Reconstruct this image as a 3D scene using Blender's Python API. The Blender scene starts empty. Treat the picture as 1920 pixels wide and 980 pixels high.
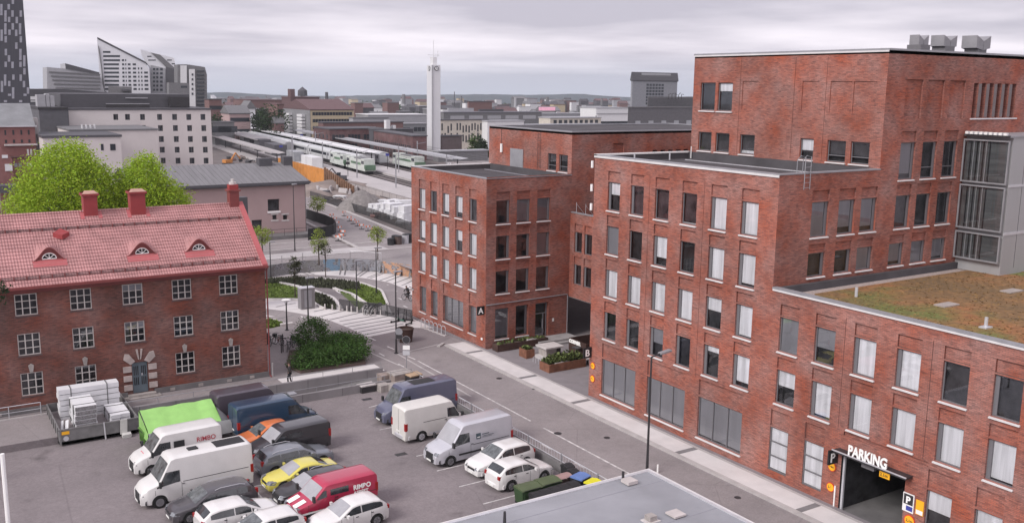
import bpy, math, random
from mathutils import Vector, Matrix
D = bpy.data; SC = bpy.context.scene; COL = SC.collection
rnd = random.Random(7)

# ---------------------------------------------------------------- camera
CAMZ = 23.0
FPX, YAW, PIT, ROL = 1797.81, -0.570332, 0.179873, -0.012922
def cam_axes():
    cy, sy, cp, sp = math.cos(YAW), math.sin(YAW), math.cos(PIT), math.sin(PIT)
    f = Vector((cy*cp, sy*cp, -sp)); r = f.cross(Vector((0, 0, 1))).normalized(); d = f.cross(r)
    c, s = math.cos(ROL), math.sin(ROL)
    r2 = r*c + d*s; d2 = d*c - r*s
    T = lambda v: Vector((-v.y, v.x, v.z))
    return T(r2), T(d2), T(f)
CR, CD, CF = cam_axes()
cam = D.objects.new('camera', D.cameras.new('camera')); COL.objects.link(cam)
cam.matrix_world = Matrix(((CR.x, -CD.x, -CF.x, 0), (CR.y, -CD.y, -CF.y, 0), (CR.z, -CD.z, -CF.z, CAMZ), (0, 0, 0, 1)))
cam.data.sensor_width = 36; cam.data.lens = FPX/1920*36
cam.data.clip_start = 0.5; cam.data.clip_end = 20000
SC.camera = cam

# ---------------------------------------------------------------- daylight: overcast sky, broad soft sun
SUN = Vector((-0.92, -0.12, 0.72)).normalized()
sun = D.objects.new('sun', D.lights.new('sun', 'SUN')); COL.objects.link(sun)
sun.data.energy = 1.5; sun.data.angle = math.radians(24); sun.data.color = (1, .965, .93)
sun.rotation_euler = SUN.to_track_quat('Z', 'Y').to_euler()
world = D.worlds.new('World'); SC.world = world; world.use_nodes = True
def build_world():
    nt = world.node_tree; nt.nodes.clear(); N = nt.nodes.new; L = nt.links.new
    tc = N('ShaderNodeTexCoord'); sep = N('ShaderNodeSeparateXYZ'); L(tc.outputs['Generated'], sep.inputs[0])
    def math_(op, a, b=None, c=None):
        n = N('ShaderNodeMath'); n.operation = op
        for i, v in enumerate((a, b, c)):
            if v is None: continue
            if isinstance(v, (int, float)): n.inputs[i].default_value = v
            else: L(v, n.inputs[i])
        return n.outputs[0]
    zc = math_('MAXIMUM', sep.outputs['Z'], 0.012)
    cb = N('ShaderNodeCombineXYZ'); L(sep.outputs['X'], cb.inputs[0]); L(sep.outputs['Y'], cb.inputs[1]); L(zc, cb.inputs[2])
    sky = N('ShaderNodeTexSky'); sky.sky_type = 'NISHITA'; sky.sun_disc = False
    sky.sun_elevation = math.asin(SUN.z); sky.sun_rotation = math.atan2(SUN.x, SUN.y)
    sky.air_density = 1.0; sky.dust_density = 2.0; L(cb.outputs[0], sky.inputs[0])
    bg1 = N('ShaderNodeBackground'); L(sky.outputs[0], bg1.inputs[0]); bg1.inputs[1].default_value = 0.06
    # cloud layer: noise on a flat ceiling above the city
    zz = math_('ADD', math_('MAXIMUM', sep.outputs['Z'], 0.0), 0.055)
    u = math_('DIVIDE', sep.outputs['X'], zz); v = math_('DIVIDE', sep.outputs['Y'], zz)
    cv = N('ShaderNodeCombineXYZ'); L(u, cv.inputs[0]); L(v, cv.inputs[1])
    n1 = N('ShaderNodeTexNoise'); n1.inputs['Scale'].default_value = 0.26; n1.inputs['Detail'].default_value = 6; n1.inputs['Roughness'].default_value = .52; L(cv.outputs[0], n1.inputs['Vector'])
    n2 = N('ShaderNodeTexNoise'); n2.inputs['Scale'].default_value = 0.09; n2.inputs['Detail'].default_value = 3; L(cv.outputs[0], n2.inputs['Vector'])
    mix = math_('ADD', math_('MULTIPLY', n1.outputs['Fac'], .6), math_('MULTIPLY', n2.outputs['Fac'], .4))
    cr = N('ShaderNodeValToRGB'); L(mix, cr.inputs[0])
    e = cr.color_ramp.elements; e[0].position = .43; e[0].color = (.320, .300, .350, 1); e[1].position = .57; e[1].color = (.600, .558, .602, 1)
    # towards the horizon the ceiling fades into bluish distance
    hz = N('ShaderNodeMapRange'); hz.inputs['From Min'].default_value = -0.01; hz.inputs['From Max'].default_value = 0.035; L(sep.outputs['Z'], hz.inputs['Value'])
    mc = N('ShaderNodeMix'); mc.data_type = 'RGBA'; L(hz.outputs[0], mc.inputs[0]); mc.inputs[6].default_value = (.345, .375, .445, 1); L(cr.outputs[0], mc.inputs[7])
    up = N('ShaderNodeMapRange'); up.inputs['From Min'].default_value = .10; up.inputs['From Max'].default_value = .6
    up.inputs['To Min'].default_value = 1.0; up.inputs['To Max'].default_value = 1.15; L(sep.outputs['Z'], up.inputs['Value'])
    bg2 = N('ShaderNodeBackground'); L(mc.outputs[2], bg2.inputs[0]); L(up.outputs[0], bg2.inputs[1])
    ms = N('ShaderNodeMixShader'); ms.inputs[0].default_value = .93; L(bg1.outputs[0], ms.inputs[1]); L(bg2.outputs[0], ms.inputs[2])
    out = N('ShaderNodeOutputWorld'); L(ms.outputs[0], out.inputs[0])
build_world()
vs = SC.view_settings; vs.view_transform = 'Standard'; vs.look = 'None'; vs.gamma = 1; vs.use_curve_mapping = False; vs.exposure = 0.95
SC.cycles.volume_bounces = 0; SC.cycles.max_bounces = 6; SC.cycles.transparent_max_bounces = 12; SC.cycles.diffuse_bounces = 3

# ---------------------------------------------------------------- survey helpers: bearing of a point seen from the viewpoint
def ray(px, py): return (CR*((px-960)/FPX) + CD*((py-490)/FPX) + CF)
def onz(px, py, z=0.0):
    r = ray(px, py); k = (z-CAMZ)/r.z; return Vector((r.x*k, r.y*k, z))
def onx(px, py, x):
    r = ray(px, py); k = x/r.x; return Vector((x, r.y*k, CAMZ+r.z*k))
def ony(px, py, y):
    r = ray(px, py); k = y/r.y; return Vector((r.x*k, y, CAMZ+r.z*k))
def ondist(px, py, d):
    r = ray(px, py); k = d/math.hypot(r.x, r.y); return Vector((r.x*k, r.y*k, CAMZ+r.z*k))
def lerp(a, b, t): return a+(b-a)*t
def smooth(t): t = max(0, min(1, t)); return t*t*(3-2*t)

# ---------------------------------------------------------------- materials
def nodes(name):
    m = D.materials.new(name); m.use_nodes = True; nt = m.node_tree
    b = nt.nodes['Principled BSDF']; return m, nt, b, nt.nodes.new, nt.links.new
def M(name, col, rough=.7, metal=0, var=.12, vs_=1.2, bump=0, spec=.4, island=0, detail=4, coat=0, stretch=None, world_=False):
    m, nt, b, N, L = nodes(name)
    b.inputs['Roughness'].default_value = rough; b.inputs['Metallic'].default_value = metal
    b.inputs['Specular IOR Level'].default_value = spec
    if coat: b.inputs['Coat Weight'].default_value = coat; b.inputs['Coat Roughness'].default_value = .05
    if world_: tc = N('ShaderNodeNewGeometry'); vec = tc.outputs['Position']
    else: tc = N('ShaderNodeTexCoord'); vec = tc.outputs['Object']
    if stretch:
        mp = N('ShaderNodeMapping'); mp.inputs['Scale'].default_value = stretch; L(vec, mp.inputs[0]); vec = mp.outputs[0]
    no = N('ShaderNodeTexNoise'); no.inputs['Scale'].default_value = vs_; no.inputs['Detail'].default_value = detail; no.inputs['Roughness'].default_value = .62
    L(vec, no.inputs['Vector'])
    mr = N('ShaderNodeMapRange'); mr.inputs['From Min'].default_value = .3; mr.inputs['From Max'].default_value = .7
    mr.inputs['To Min'].default_value = 1-var; mr.inputs['To Max'].default_value = 1+var; L(no.outputs['Fac'], mr.inputs['Value'])
    hs = N('ShaderNodeHueSaturation'); hs.inputs['Color'].default_value = (*col, 1); L(mr.outputs[0], hs.inputs['Value'])
    src = hs.outputs[0]
    if island:
        g = N('ShaderNodeNewGeometry'); m2 = N('ShaderNodeMapRange'); m2.inputs['To Min'].default_value = 1-island; m2.inputs['To Max'].default_value = 1+island
        L(g.outputs['Random Per Island'], m2.inputs['Value']); h2 = N('ShaderNodeHueSaturation'); L(src, h2.inputs['Color']); L(m2.outputs[0], h2.inputs['Value']); src = h2.outputs[0]
    L(src, b.inputs['Base Color'])
    if bump:
        bp = N('ShaderNodeBump'); bp.inputs['Strength'].default_value = bump; bp.inputs['Distance'].default_value = .03; L(no.outputs['Fac'], bp.inputs['Height']); L(bp.outputs[0], b.inputs['Normal'])
    return m
def brick(name, c1, c2, mortar, dark, bw=.27, bh=.085, dk=.45, tone=.25):
    m, nt, b, N, L = nodes(name); b.inputs['Roughness'].default_value = .85; b.inputs['Specular IOR Level'].default_value = .2
    g = N('ShaderNodeNewGeometry'); sp = N('ShaderNodeSeparateXYZ'); L(g.outputs['Position'], sp.inputs[0])
    sn = N('ShaderNodeSeparateXYZ'); L(g.outputs['True Normal'], sn.inputs[0])
    ab = N('ShaderNodeMath'); ab.operation = 'ABSOLUTE'; L(sn.outputs[0], ab.inputs[0])
    gt = N('ShaderNodeMath'); gt.operation = 'GREATER_THAN'; gt.inputs[1].default_value = .5; L(ab.outputs[0], gt.inputs[0])
    mx = N('ShaderNodeMix'); mx.data_type = 'FLOAT'; L(gt.outputs[0], mx.inputs[0]); L(sp.outputs[0], mx.inputs[2]); L(sp.outputs[1], mx.inputs[3])
    cb = N('ShaderNodeCombineXYZ'); L(mx.outputs[0], cb.inputs[0]); L(sp.outputs[2], cb.inputs[1])
    bt = N('ShaderNodeTexBrick'); L(cb.outputs[0], bt.inputs['Vector']); bt.inputs['Scale'].default_value = 1
    bt.inputs['Brick Width'].default_value = bw; bt.inputs['Row Height'].default_value = bh; bt.inputs['Mortar Size'].default_value = .009; bt.inputs['Mortar Smooth'].default_value = .3
    bt.inputs['Color1'].default_value = (*c1, 1); bt.inputs['Color2'].default_value = (*c2, 1); bt.inputs['Mortar'].default_value = (*mortar, 1); bt.inputs['Bias'].default_value = -.1
    def nz(sc, sx, sz, det=3):
        mp = N('ShaderNodeMapping'); mp.inputs['Scale'].default_value = (sx, sz, 1); L(cb.outputs[0], mp.inputs[0])
        n = N('ShaderNodeTexNoise'); n.inputs['Scale'].default_value = sc; n.inputs['Detail'].default_value = det; L(mp.outputs[0], n.inputs['Vector']); return n.outputs['Fac']
    # scattered darker bricks: short horizontal streaks
    r = N('ShaderNodeValToRGB'); L(nz(1, 2.2, 12, 2), r.inputs[0]); r.color_ramp.elements[0].position = .56; r.color_ramp.elements[1].position = .64
    r.color_ramp.elements[0].color = (0, 0, 0, 1); r.color_ramp.elements[1].color = (dk, dk, dk, 1)
    mk = N('ShaderNodeMix'); mk.data_type = 'RGBA'; L(r.outputs[0], mk.inputs[0]); L(bt.outputs[0], mk.inputs[6]); mk.inputs[7].default_value = (*dark, 1)
    tr = N('ShaderNodeMapRange'); L(nz(.22, 1, 1, 5), tr.inputs['Value']); tr.inputs['From Min'].default_value = .35; tr.inputs['From Max'].default_value = .65; tr.inputs['To Min'].default_value = 1-tone; tr.inputs['To Max'].default_value = 1+tone
    hs = N('ShaderNodeHueSaturation'); L(mk.outputs[2], hs.inputs['Color']); L(tr.outputs[0], hs.inputs['Value'])
    t2 = N('ShaderNodeMapRange'); L(nz(.5, 1, 1, 3), t2.inputs['Value']); t2.inputs['From Min'].default_value = .3; t2.inputs['From Max'].default_value = .7; t2.inputs['To Min'].default_value = .72; t2.inputs['To Max'].default_value = 1.12
    L(t2.outputs[0], hs.inputs['Saturation'])
    L(hs.outputs[0], b.inputs['Base Color'])
    bp = N('ShaderNodeBump'); bp.inputs['Strength'].default_value = .35; bp.inputs['Distance'].default_value = .01; L(bt.outputs['Fac'], bp.inputs['Height']); bp.invert = True; L(bp.outputs[0], b.inputs['Normal'])
    return m
def glassmat(name, tint=(.96, .97, .97), base=.06, rough=.02, gl=(.95, .95, 1)):
    m, nt, b, N, L = nodes(name); nt.nodes.remove(b)
    t = N('ShaderNodeBsdfTransparent'); t.inputs[0].default_value = (*tint, 1)
    g = N('ShaderNodeBsdfGlossy'); g.inputs['Roughness'].default_value = rough; g.inputs[0].default_value = (*gl, 1)
    f = N('ShaderNodeFresnel'); f.inputs[0].default_value = 1.52
    a = N('ShaderNodeMath'); a.operation = 'ADD'; a.use_clamp = True; a.inputs[1].default_value = base; L(f.outputs[0], a.inputs[0])
    x = N('ShaderNodeMixShader'); L(a.outputs[0], x.inputs[0]); L(t.outputs[0], x.inputs[1]); L(g.outputs[0], x.inputs[2])
    L(x.outputs[0], nt.nodes['Material Output'].inputs[0]); return m
BR = brick('red_brick', (.365, .122, .084), (.235, .080, .060), (.150, .090, .078), (.050, .030, .030), tone=.15, dk=.42)
BRO = brick('old_brick', (.230, .082, .060), (.145, .056, .046), (.115, .078, .070), (.050, .032, .030), dk=.5)
BRM = brick('maroon_brick', (.155, .082, .082), (.115, .066, .068), (.10, .07, .07), (.05, .035, .04), bw=.6, bh=.2)
GL = glassmat('window_glass'); GLD = glassmat('dark_glass', (.35, .4, .42), .08); GLV = glassmat('vehicle_glass', (.42, .46, .47), .12)
m_int = M('dark_interior', (.040, .039, .043), .9, var=.85, vs_=.9, world_=True); m_blind = M('blind_fabric', (.80, .79, .81), .8, var=.20, vs_=1.6, stretch=(2, 2, .12), world_=True)  # patchy interior tone stands in for reflections and room glimpses, blind stripes for shaded folds
m_blindg = M('grey_blind', (.30, .295, .32), .8, var=.12, stretch=(1, 1, .15), world_=True)
m_frame = M('grey_frame', (.145, .140, .150), .5, var=.05); m_sill = M('sill_metal', (.60, .58, .58), .45, metal=0, var=.08)
m_dark = M('dark_metal', (.035, .033, .036), .5); m_grey = M('grey_metal', (.30, .30, .32), .45, metal=.3); m_lgrey = M('light_metal', (.55, .55, .58), .4, metal=.3)
m_white = M('white_paint', (.78, .77, .76), .5, var=.05); m_black = M('black_plastic', (.016, .016, .018), .55); m_rubber = M('rubber', (.018, .018, .018), .85)
m_roof = M('roof_felt', (.085, .080, .086), .95, var=.2, vs_=.4, spec=.1); m_roofl = M('pale_roof_felt', (.25, .25, .28), .8, var=.08, vs_=.4)
m_conc = M('concrete', (.30, .285, .285), .85, var=.2, vs_=.8, bump=.1); m_concd = M('dark_concrete', (.155, .148, .15), .85, var=.22, vs_=.7)
m_red = M('red_paint', (.36, .075, .07), .5, var=.15)

def asphalt(name, col, old=0):
    m, nt, b, N, L = nodes(name); b.inputs['Roughness'].default_value = .88; b.inputs['Specular IOR Level'].default_value = .25; g = N('ShaderNodeNewGeometry')
    def nz(sc, det, lo, hi, a, c, ro=.6):
        n = N('ShaderNodeTexNoise'); n.inputs['Scale'].default_value = sc; n.inputs['Detail'].default_value = det; n.inputs['Roughness'].default_value = ro; L(g.outputs['Position'], n.inputs['Vector'])
        r = N('ShaderNodeMapRange'); r.inputs['From Min'].default_value = lo; r.inputs['From Max'].default_value = hi; r.inputs['To Min'].default_value = a; r.inputs['To Max'].default_value = c; L(n.outputs['Fac'], r.inputs['Value']); return r.outputs[0]
    v = N('ShaderNodeTexVoronoi'); v.feature = 'DISTANCE_TO_EDGE'; v.inputs['Scale'].default_value = .13; L(g.outputs['Position'], v.inputs['Vector'])
    w = N('ShaderNodeMapRange'); w.inputs['From Max'].default_value = .006; w.inputs['To Min'].default_value = .84; w.inputs['To Max'].default_value = 1; L(v.outputs[0], w.inputs['Value'])
    c = None
    for s_ in (nz(.16, 7, .3, .7, .86, 1.14), nz(2.2, 5, .3, .7, .93, 1.07), nz(.55, 6, .60, .74, 1, .55 if old else .8), nz(9, 2, .3, .7, .9, 1.1), w.outputs[0]):
        if c is None: c = s_
        else: q = N('ShaderNodeMath'); q.operation = 'MULTIPLY'; L(c, q.inputs[0]); L(s_, q.inputs[1]); c = q.outputs[0]
    h = N('ShaderNodeHueSaturation'); h.inputs['Color'].default_value = (*col, 1); L(c, h.inputs['Value']); L(h.outputs[0], b.inputs['Base Color']); return m
# ---------------------------------------------------------------- mesh builder
class MB:
    def __init__(s, *mats): s.v = []; s.f = []; s.mi = []; s.mats = list(mats)
    def m(s, mat):
        if mat not in s.mats: s.mats.append(mat)
        return s.mats.index(mat)
    def face(s, pts, mat=None):
        i = len(s.v); s.v += [Vector(p) for p in pts]; s.f.append(tuple(range(i, i+len(pts)))); s.mi.append(s.m(mat) if mat else 0); return s
    def grid(s, rows, mat=None, close=False):
        i = len(s.v); n = len(rows[0]); k = s.m(mat) if mat else 0
        for r in rows: s.v += [Vector(p) for p in r]
        for a in range(len(rows)-1):
            for b in range(n if close else n-1):
                c = (b+1) % n; s.f.append((i+a*n+b, i+a*n+c, i+(a+1)*n+c, i+(a+1)*n+b)); s.mi.append(k)
        return s
    def box(s, x0, x1, y0, y1, z0, z1, mat=None, skip=''):
        P = [(x0, y0, z0), (x1, y0, z0), (x1, y1, z0), (x0, y1, z0), (x0, y0, z1), (x1, y0, z1), (x1, y1, z1), (x0, y1, z1)]
        i = len(s.v); s.v += [Vector(p) for p in P]; k = s.m(mat) if mat else 0
        for q, key in (((3, 2, 1, 0), 'b'), ((4, 5, 6, 7), 't'), ((0, 1, 5, 4), ''), ((1, 2, 6, 5), ''), ((2, 3, 7, 6), ''), ((3, 0, 4, 7), '')):
            if key and key in skip: continue
            s.f.append(tuple(i+a for a in q)); s.mi.append(k)
        return s
    def obox(s, c, ax, ay, az, mat=None):   # centre, three half-vectors
        c, ax, ay, az = map(Vector, (c, ax, ay, az)); i = len(s.v); k = s.m(mat) if mat else 0
        for z in (-1, 1):
            for x, y in ((-1, -1), (1, -1), (1, 1), (-1, 1)): s.v.append(c+ax*x+ay*y+az*z)
        for q in ((3, 2, 1, 0), (4, 5, 6, 7), (0, 1, 5, 4), (1, 2, 6, 5), (2, 3, 7, 6), (3, 0, 4, 7)): s.f.append(tuple(i+a for a in q)); s.mi.append(k)
        return s
    def bar(s, p, q, w, h=None, mat=None):
        p, q = Vector(p), Vector(q); d = q-p; l = d.length; d.normalize(); up = Vector((0, 0, 1)) if abs(d.z) < .9 else Vector((1, 0, 0))
        a = d.cross(up).normalized(); b = a.cross(d); return s.obox((p+q)/2, d*l/2, a*w/2, b*(h or w)/2, mat)
    def tube(s, pts, rs, n=8, mat=None, cap=True):
        pts = [Vector(p) for p in pts]; rs = rs if isinstance(rs, (list, tuple)) else [rs]*len(pts); rows = []; a = None
        for j, p in enumerate(pts):
            d = (pts[min(j+1, len(pts)-1)]-pts[max(j-1, 0)]).normalized()
            if a is None: a = d.cross(Vector((0, 0, 1)) if abs(d.z) < .9 else Vector((1, 0, 0))).normalized()
            else: a = (a-d*a.dot(d)).normalized()
            b = d.cross(a); rows.append([p+(a*math.cos(t)+b*math.sin(t))*rs[j] for t in [2*math.pi*q/n for q in range(n)]])
        s.grid(rows, mat, True)
        if cap: s.face(rows[0][::-1], mat); s.face(rows[-1], mat)
        return s
    def prism(s, poly, z0, z1, mat=None, side=None):
        s.face([(x, y, z1) for x, y in poly], mat); s.face([(x, y, z0) for x, y in poly][::-1], mat)
        n = len(poly)
        for i in range(n):
            (x, y), (a, b) = poly[i], poly[(i+1) % n]; s.face([(x, y, z0), (a, b, z0), (a, b, z1), (x, y, z1)], side or mat)
        return s
    def extrude(s, poly, off, mat=None, side=None):   # planar 3D polygon pushed by off
        off = Vector(off); poly = [Vector(p) for p in poly]; s.face(poly, mat); s.face([p+off for p in poly][::-1], side or mat); n = len(poly)
        for i in range(n): a, b = poly[i], poly[(i+1) % n]; s.face([b, a, a+off, b+off], side or mat)
        return s
    def build(s, name, parent=None, raw=False, smooth=None, mat=None, **tags):
        me = D.meshes.new(name); off = Vector()
        if parent and not raw:
            p = parent
            while p: off += p.location; p = p.parent
        me.from_pydata([tuple(v-off) for v in s.v], [], s.f)
        if mat: s.mats = [mat]
        for m_ in s.mats: me.materials.append(m_)
        me.polygons.foreach_set('material_index', s.mi if len(s.mi) == len(me.polygons) else [0]*len(me.polygons))
        me.update()
        if smooth is not None:
            me.polygons.foreach_set('use_smooth', [True]*len(me.polygons)); me.set_sharp_from_angle(angle=math.radians(smooth))
        o = D.objects.new(name, me); COL.objects.link(o)
        if parent: o.parent = parent
        for k, v in tags.items(): o[k] = v
        return o
def thing(name, label, cat, loc=(0, 0, 0), rz=0, group=None):
    o = D.objects.new(name, None); COL.objects.link(o); o.location = loc; o.rotation_euler = (0, 0, rz); o.empty_display_size = .3
    o['label'] = label; o['category'] = cat
    if group: o['group'] = group
    return o
def tag(o, label, cat, group=None):
    o['label'] = label; o['category'] = cat
    if group: o['group'] = group
    return o
def rebase(o):      # give a one-mesh thing its origin at its base centre
    me = o.data; xs = [v.co for v in me.vertices]
    c = Vector(((min(v.x for v in xs)+max(v.x for v in xs))/2, (min(v.y for v in xs)+max(v.y for v in xs))/2, min(v.z for v in xs)))
    me.transform(Matrix.Translation(-c)); o.location = o.location+c; return o
def struct(mb, name, kind='structure'): return mb.build(name, kind=kind)
def dup(o, parent=None):
    c = o.copy(); COL.objects.link(c); c.parent = parent
    for ch in [x for x in D.objects if x.parent == o]: dup(ch, c)
    return c
def text_mesh(txt, size, O, dx, up, out, depth=.03, bold=0.0, align='LEFT'):
    cu = D.curves.new('t', 'FONT'); cu.body = txt; cu.size = size; cu.extrude = depth/2; cu.offset = bold; cu.align_x = align
    ob = D.objects.new('t', cu); COL.objects.link(ob); bpy.context.view_layer.update()
    me = D.meshes.new_from_object(ob.evaluated_get(bpy.context.evaluated_depsgraph_get()))
    D.objects.remove(ob); dx, up, out, O = map(Vector, (dx, up, out, O))
    mb = MB(); mb.v = [O+dx*v.co.x+up*v.co.y+out*v.co.z for v in me.vertices]; mb.f = [tuple(p.vertices) for p in me.polygons]; mb.mi = [0]*len(mb.f); D.meshes.remove(me); return mb

# ---------------------------------------------------------------- facades with real openings
def facade(mb, O, d, L, z0, z1, ops, wall, H=None):
    """O start corner, d unit direction, outward normal is to the right of d. ops: (s0,s1,z0,z1,depth,back material)"""
    O = Vector((O[0], O[1], 0)); d = Vector((d[0], d[1], 0)); n = Vector((d.y, -d.x, 0))
    P = lambda s_, z, o=0: O+d*s_+n*o+Vector((0, 0, z))
    R5 = lambda a: round(a, 4)
    S = sorted({R5(0), R5(L)} | {R5(a) for q in ops for a in q[:2]}); Z = sorted({R5(z0), R5(z1)} | {R5(a) for q in ops for a in q[2:4]})
    for i in range(len(S)-1):
        run = None
        for j in range(len(Z)-1):
            cs, cz = (S[i]+S[i+1])/2, (Z[j]+Z[j+1])/2
            hit = any(q[0] < cs < q[1] and q[2] < cz < q[3] for q in ops)
            if hit:
                if run is not None: mb.face([P(S[i], run), P(S[i+1], run), P(S[i+1], Z[j]), P(S[i], Z[j])], wall); run = None
            elif run is None: run = Z[j]
        if run is not None: mb.face([P(S[i], run), P(S[i+1], run), P(S[i+1], Z[-1]), P(S[i], Z[-1])], wall)
    for s0, s1, a, b, dp, back in ops:
        rv = wall if dp < 5 else m_int  # deep garage opening: shade is put into dark side and ceiling colour
        mb.face([P(s0, a, -dp), P(s1, a, -dp), P(s1, b, -dp), P(s0, b, -dp)], back)
        mb.face([P(s0, a), P(s0, a, -dp), P(s0, b, -dp), P(s0, b)], rv); mb.face([P(s1, a, -dp), P(s1, a), P(s1, b), P(s1, b, -dp)], rv)
        mb.face([P(s0, a, -dp), P(s0, a), P(s1, a), P(s1, a, -dp)][::-1], rv); mb.face([P(s0, b), P(s0, b, -dp), P(s1, b, -dp), P(s1, b)][::-1], rv)
def window(parent, O, d, s0, s1, a, b, style='plain', blind=0, vent='', inset=.14, sill=True, fm=None, mull=0, bm=None, btop=True, gl=None, name='window'):
    O = Vector((O[0], O[1], 0)); d = Vector((d[0], d[1], 0)); n = Vector((d.y, -d.x, 0)); fm = fm or m_frame; U = Vector((0, 0, 1))
    P = lambda s_, z, o=0: O+d*s_+n*o+Vector((0, 0, z))
    def bx(mb, p, q, r, t, o0, o1, mt): mb.obox((P(p, r, o0)+P(q, t, o1))/2, d*abs(q-p)/2, n*abs(o1-o0)/2, U*abs(t-r)/2, mt)
    mb = MB(fm); w = .065
    e = .004
    bx(mb, s0+e, s0+w, a+e, b-e, -inset-.05, -inset+.02, fm); bx(mb, s1-w, s1-e, a+e, b-e, -inset-.05, -inset+.02, fm)
    bx(mb, s0+w, s1-w, a+e, a+w, -inset-.05, -inset+.018, fm); bx(mb, s0+w, s1-w, b-w, b-e, -inset-.05, -inset+.018, fm)
    if vent == 'l': bx(mb, s0+w, s0+w+.16, a+w, b-w, -inset-.045, -inset+.03, fm)
    if vent == 'r': bx(mb, s1-w-.16, s1-w, a+w, b-w, -inset-.045, -inset+.03, fm)
    for k in range(mull):
        c = lerp(s0, s1, (k+1)/(mull+1)); bx(mb, c-.03, c+.03, a+w, b-w, -inset-.04, -inset+.03, fm)
    if style == 'grid3':
        for k in (1, 2):
            c = lerp(s0, s1, k/3); bx(mb, c-.035, c+.035, a+w, b-w, -inset-.04, -inset+.03, fm)
            c = lerp(a, b, k/3); bx(mb, s0+w, s1-w, c-.025, c+.025, -inset-.035, -inset+.025, fm)
    if style == 'rows3':
        for k in (1, 2): c = lerp(a, b, k/3); bx(mb, s0+w, s1-w, c-.035, c+.035, -inset-.035, -inset+.025, fm)
    if style == 'low': c = lerp(a, b, .3); bx(mb, s0+w, s1-w, c-.03, c+.03, -inset-.035, -inset+.025, fm)
    win = mb.build(name, parent)
    MB().face([P(s0+w, a+w, -inset-.02), P(s1-w, a+w, -inset-.02), P(s1-w, b-w, -inset-.02), P(s0+w, b-w, -inset-.02)]).build('pane', win, mat=gl or GL)
    blind *= 1-.06*((s0*7.3+a*3.1) % 1) if abs(blind) < .99 or a < 4 or (s0*3.7+a) % 1 > .8 else 1
    if blind:
        h = (b-a-2*w)*abs(blind); lo, hi = (b-w-h, b-w) if blind > 0 else (a+w, a+w+h)
        x0 = s0+w+(.16 if vent == 'l' else 0); x1 = s1-w-(.16 if vent == 'r' else 0)
        k = MB(); bx(k, x0, x1, lo, hi, -inset-.06, -inset-.05, None); k.build('blind', win, mat=bm or m_blind)
    if sill:
        k = MB(); c0 = P(s0-.06, a-.09, .10); c1 = P(s1+.06, a-.09, .10)
        poly = [P(s0-.06, a-.004, -inset+.03), P(s0-.06, a-.05, .10), P(s0-.06, a-.11, .10), P(s0-.06, a-.11, -inset+.03)]
        k.extrude(poly, d*(s1-s0+.12)); k.build('sill', win, mat=m_sill)
    return win
# ================================================================ GROUND AND PAVING
LOT = -.5
def tz(x, y): return -max(0, math.hypot(x, y)-330)*.012
m_asph = asphalt('asphalt', (.250, .224, .226))
m_asph2 = asphalt('old_asphalt', (.205, .180, .185), 1)
m_tile = M('pale_paving', (.58, .55, .545), .8, var=.09, vs_=.7, world_=True, detail=6)
m_kerb = M('granite_kerb', (.40, .375, .37), .8, var=.12); m_stripe = M('dark_paving', (.19, .18, .185), .85)
m_paint = M('road_paint', (.50, .48, .475), .75, var=.4, vs_=2.5, world_=True); m_soil = M('soil', (.085, .062, .05), .95, var=.4, vs_=2)
m_grass = M('grass_blades', (.115, .165, .030), .8, var=.3, island=.35); m_lawn = M('lawn', (.095, .135, .03), .9, var=.45, vs_=.5, detail=8, world_=True)
m_bed = M('planting_bed', (.055, .052, .045), .95, var=.5, vs_=1.2, detail=8, world_=True)
m_court = M('courtyard_paving', (.225, .205, .215), .85, var=.12, vs_=1, world_=True)
m_far = M('city_ground', (.105, .10, .095), .95, var=.5, vs_=.01, detail=8, world_=True)
LX, LY = 33.15, 66.5
def wy(x):      # graffiti wall line: far edge of the sunken path
    pts = [(8, 101), (16, 106.5), (22, 110), (30, 115), (34, 117), (38.4, 118.6), (43.5, 119.8), (49, 118.8), (52.4, 116), (55.2, 109.7), (56.6, 104), (57, 100), (58, 94)]
    for (a, b), (c, e) in zip(pts, pts[1:]):
        if a <= x <= c: return lerp(b, e, (x-a)/(c-a))
    return 94
def zp(x, y):   # height of the sunken plaza
    if y < 94 or y > wy(x)+.01 or x < 8 or x > 58: return 0.0
    return -1.5*smooth((y-95)/13)
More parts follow.
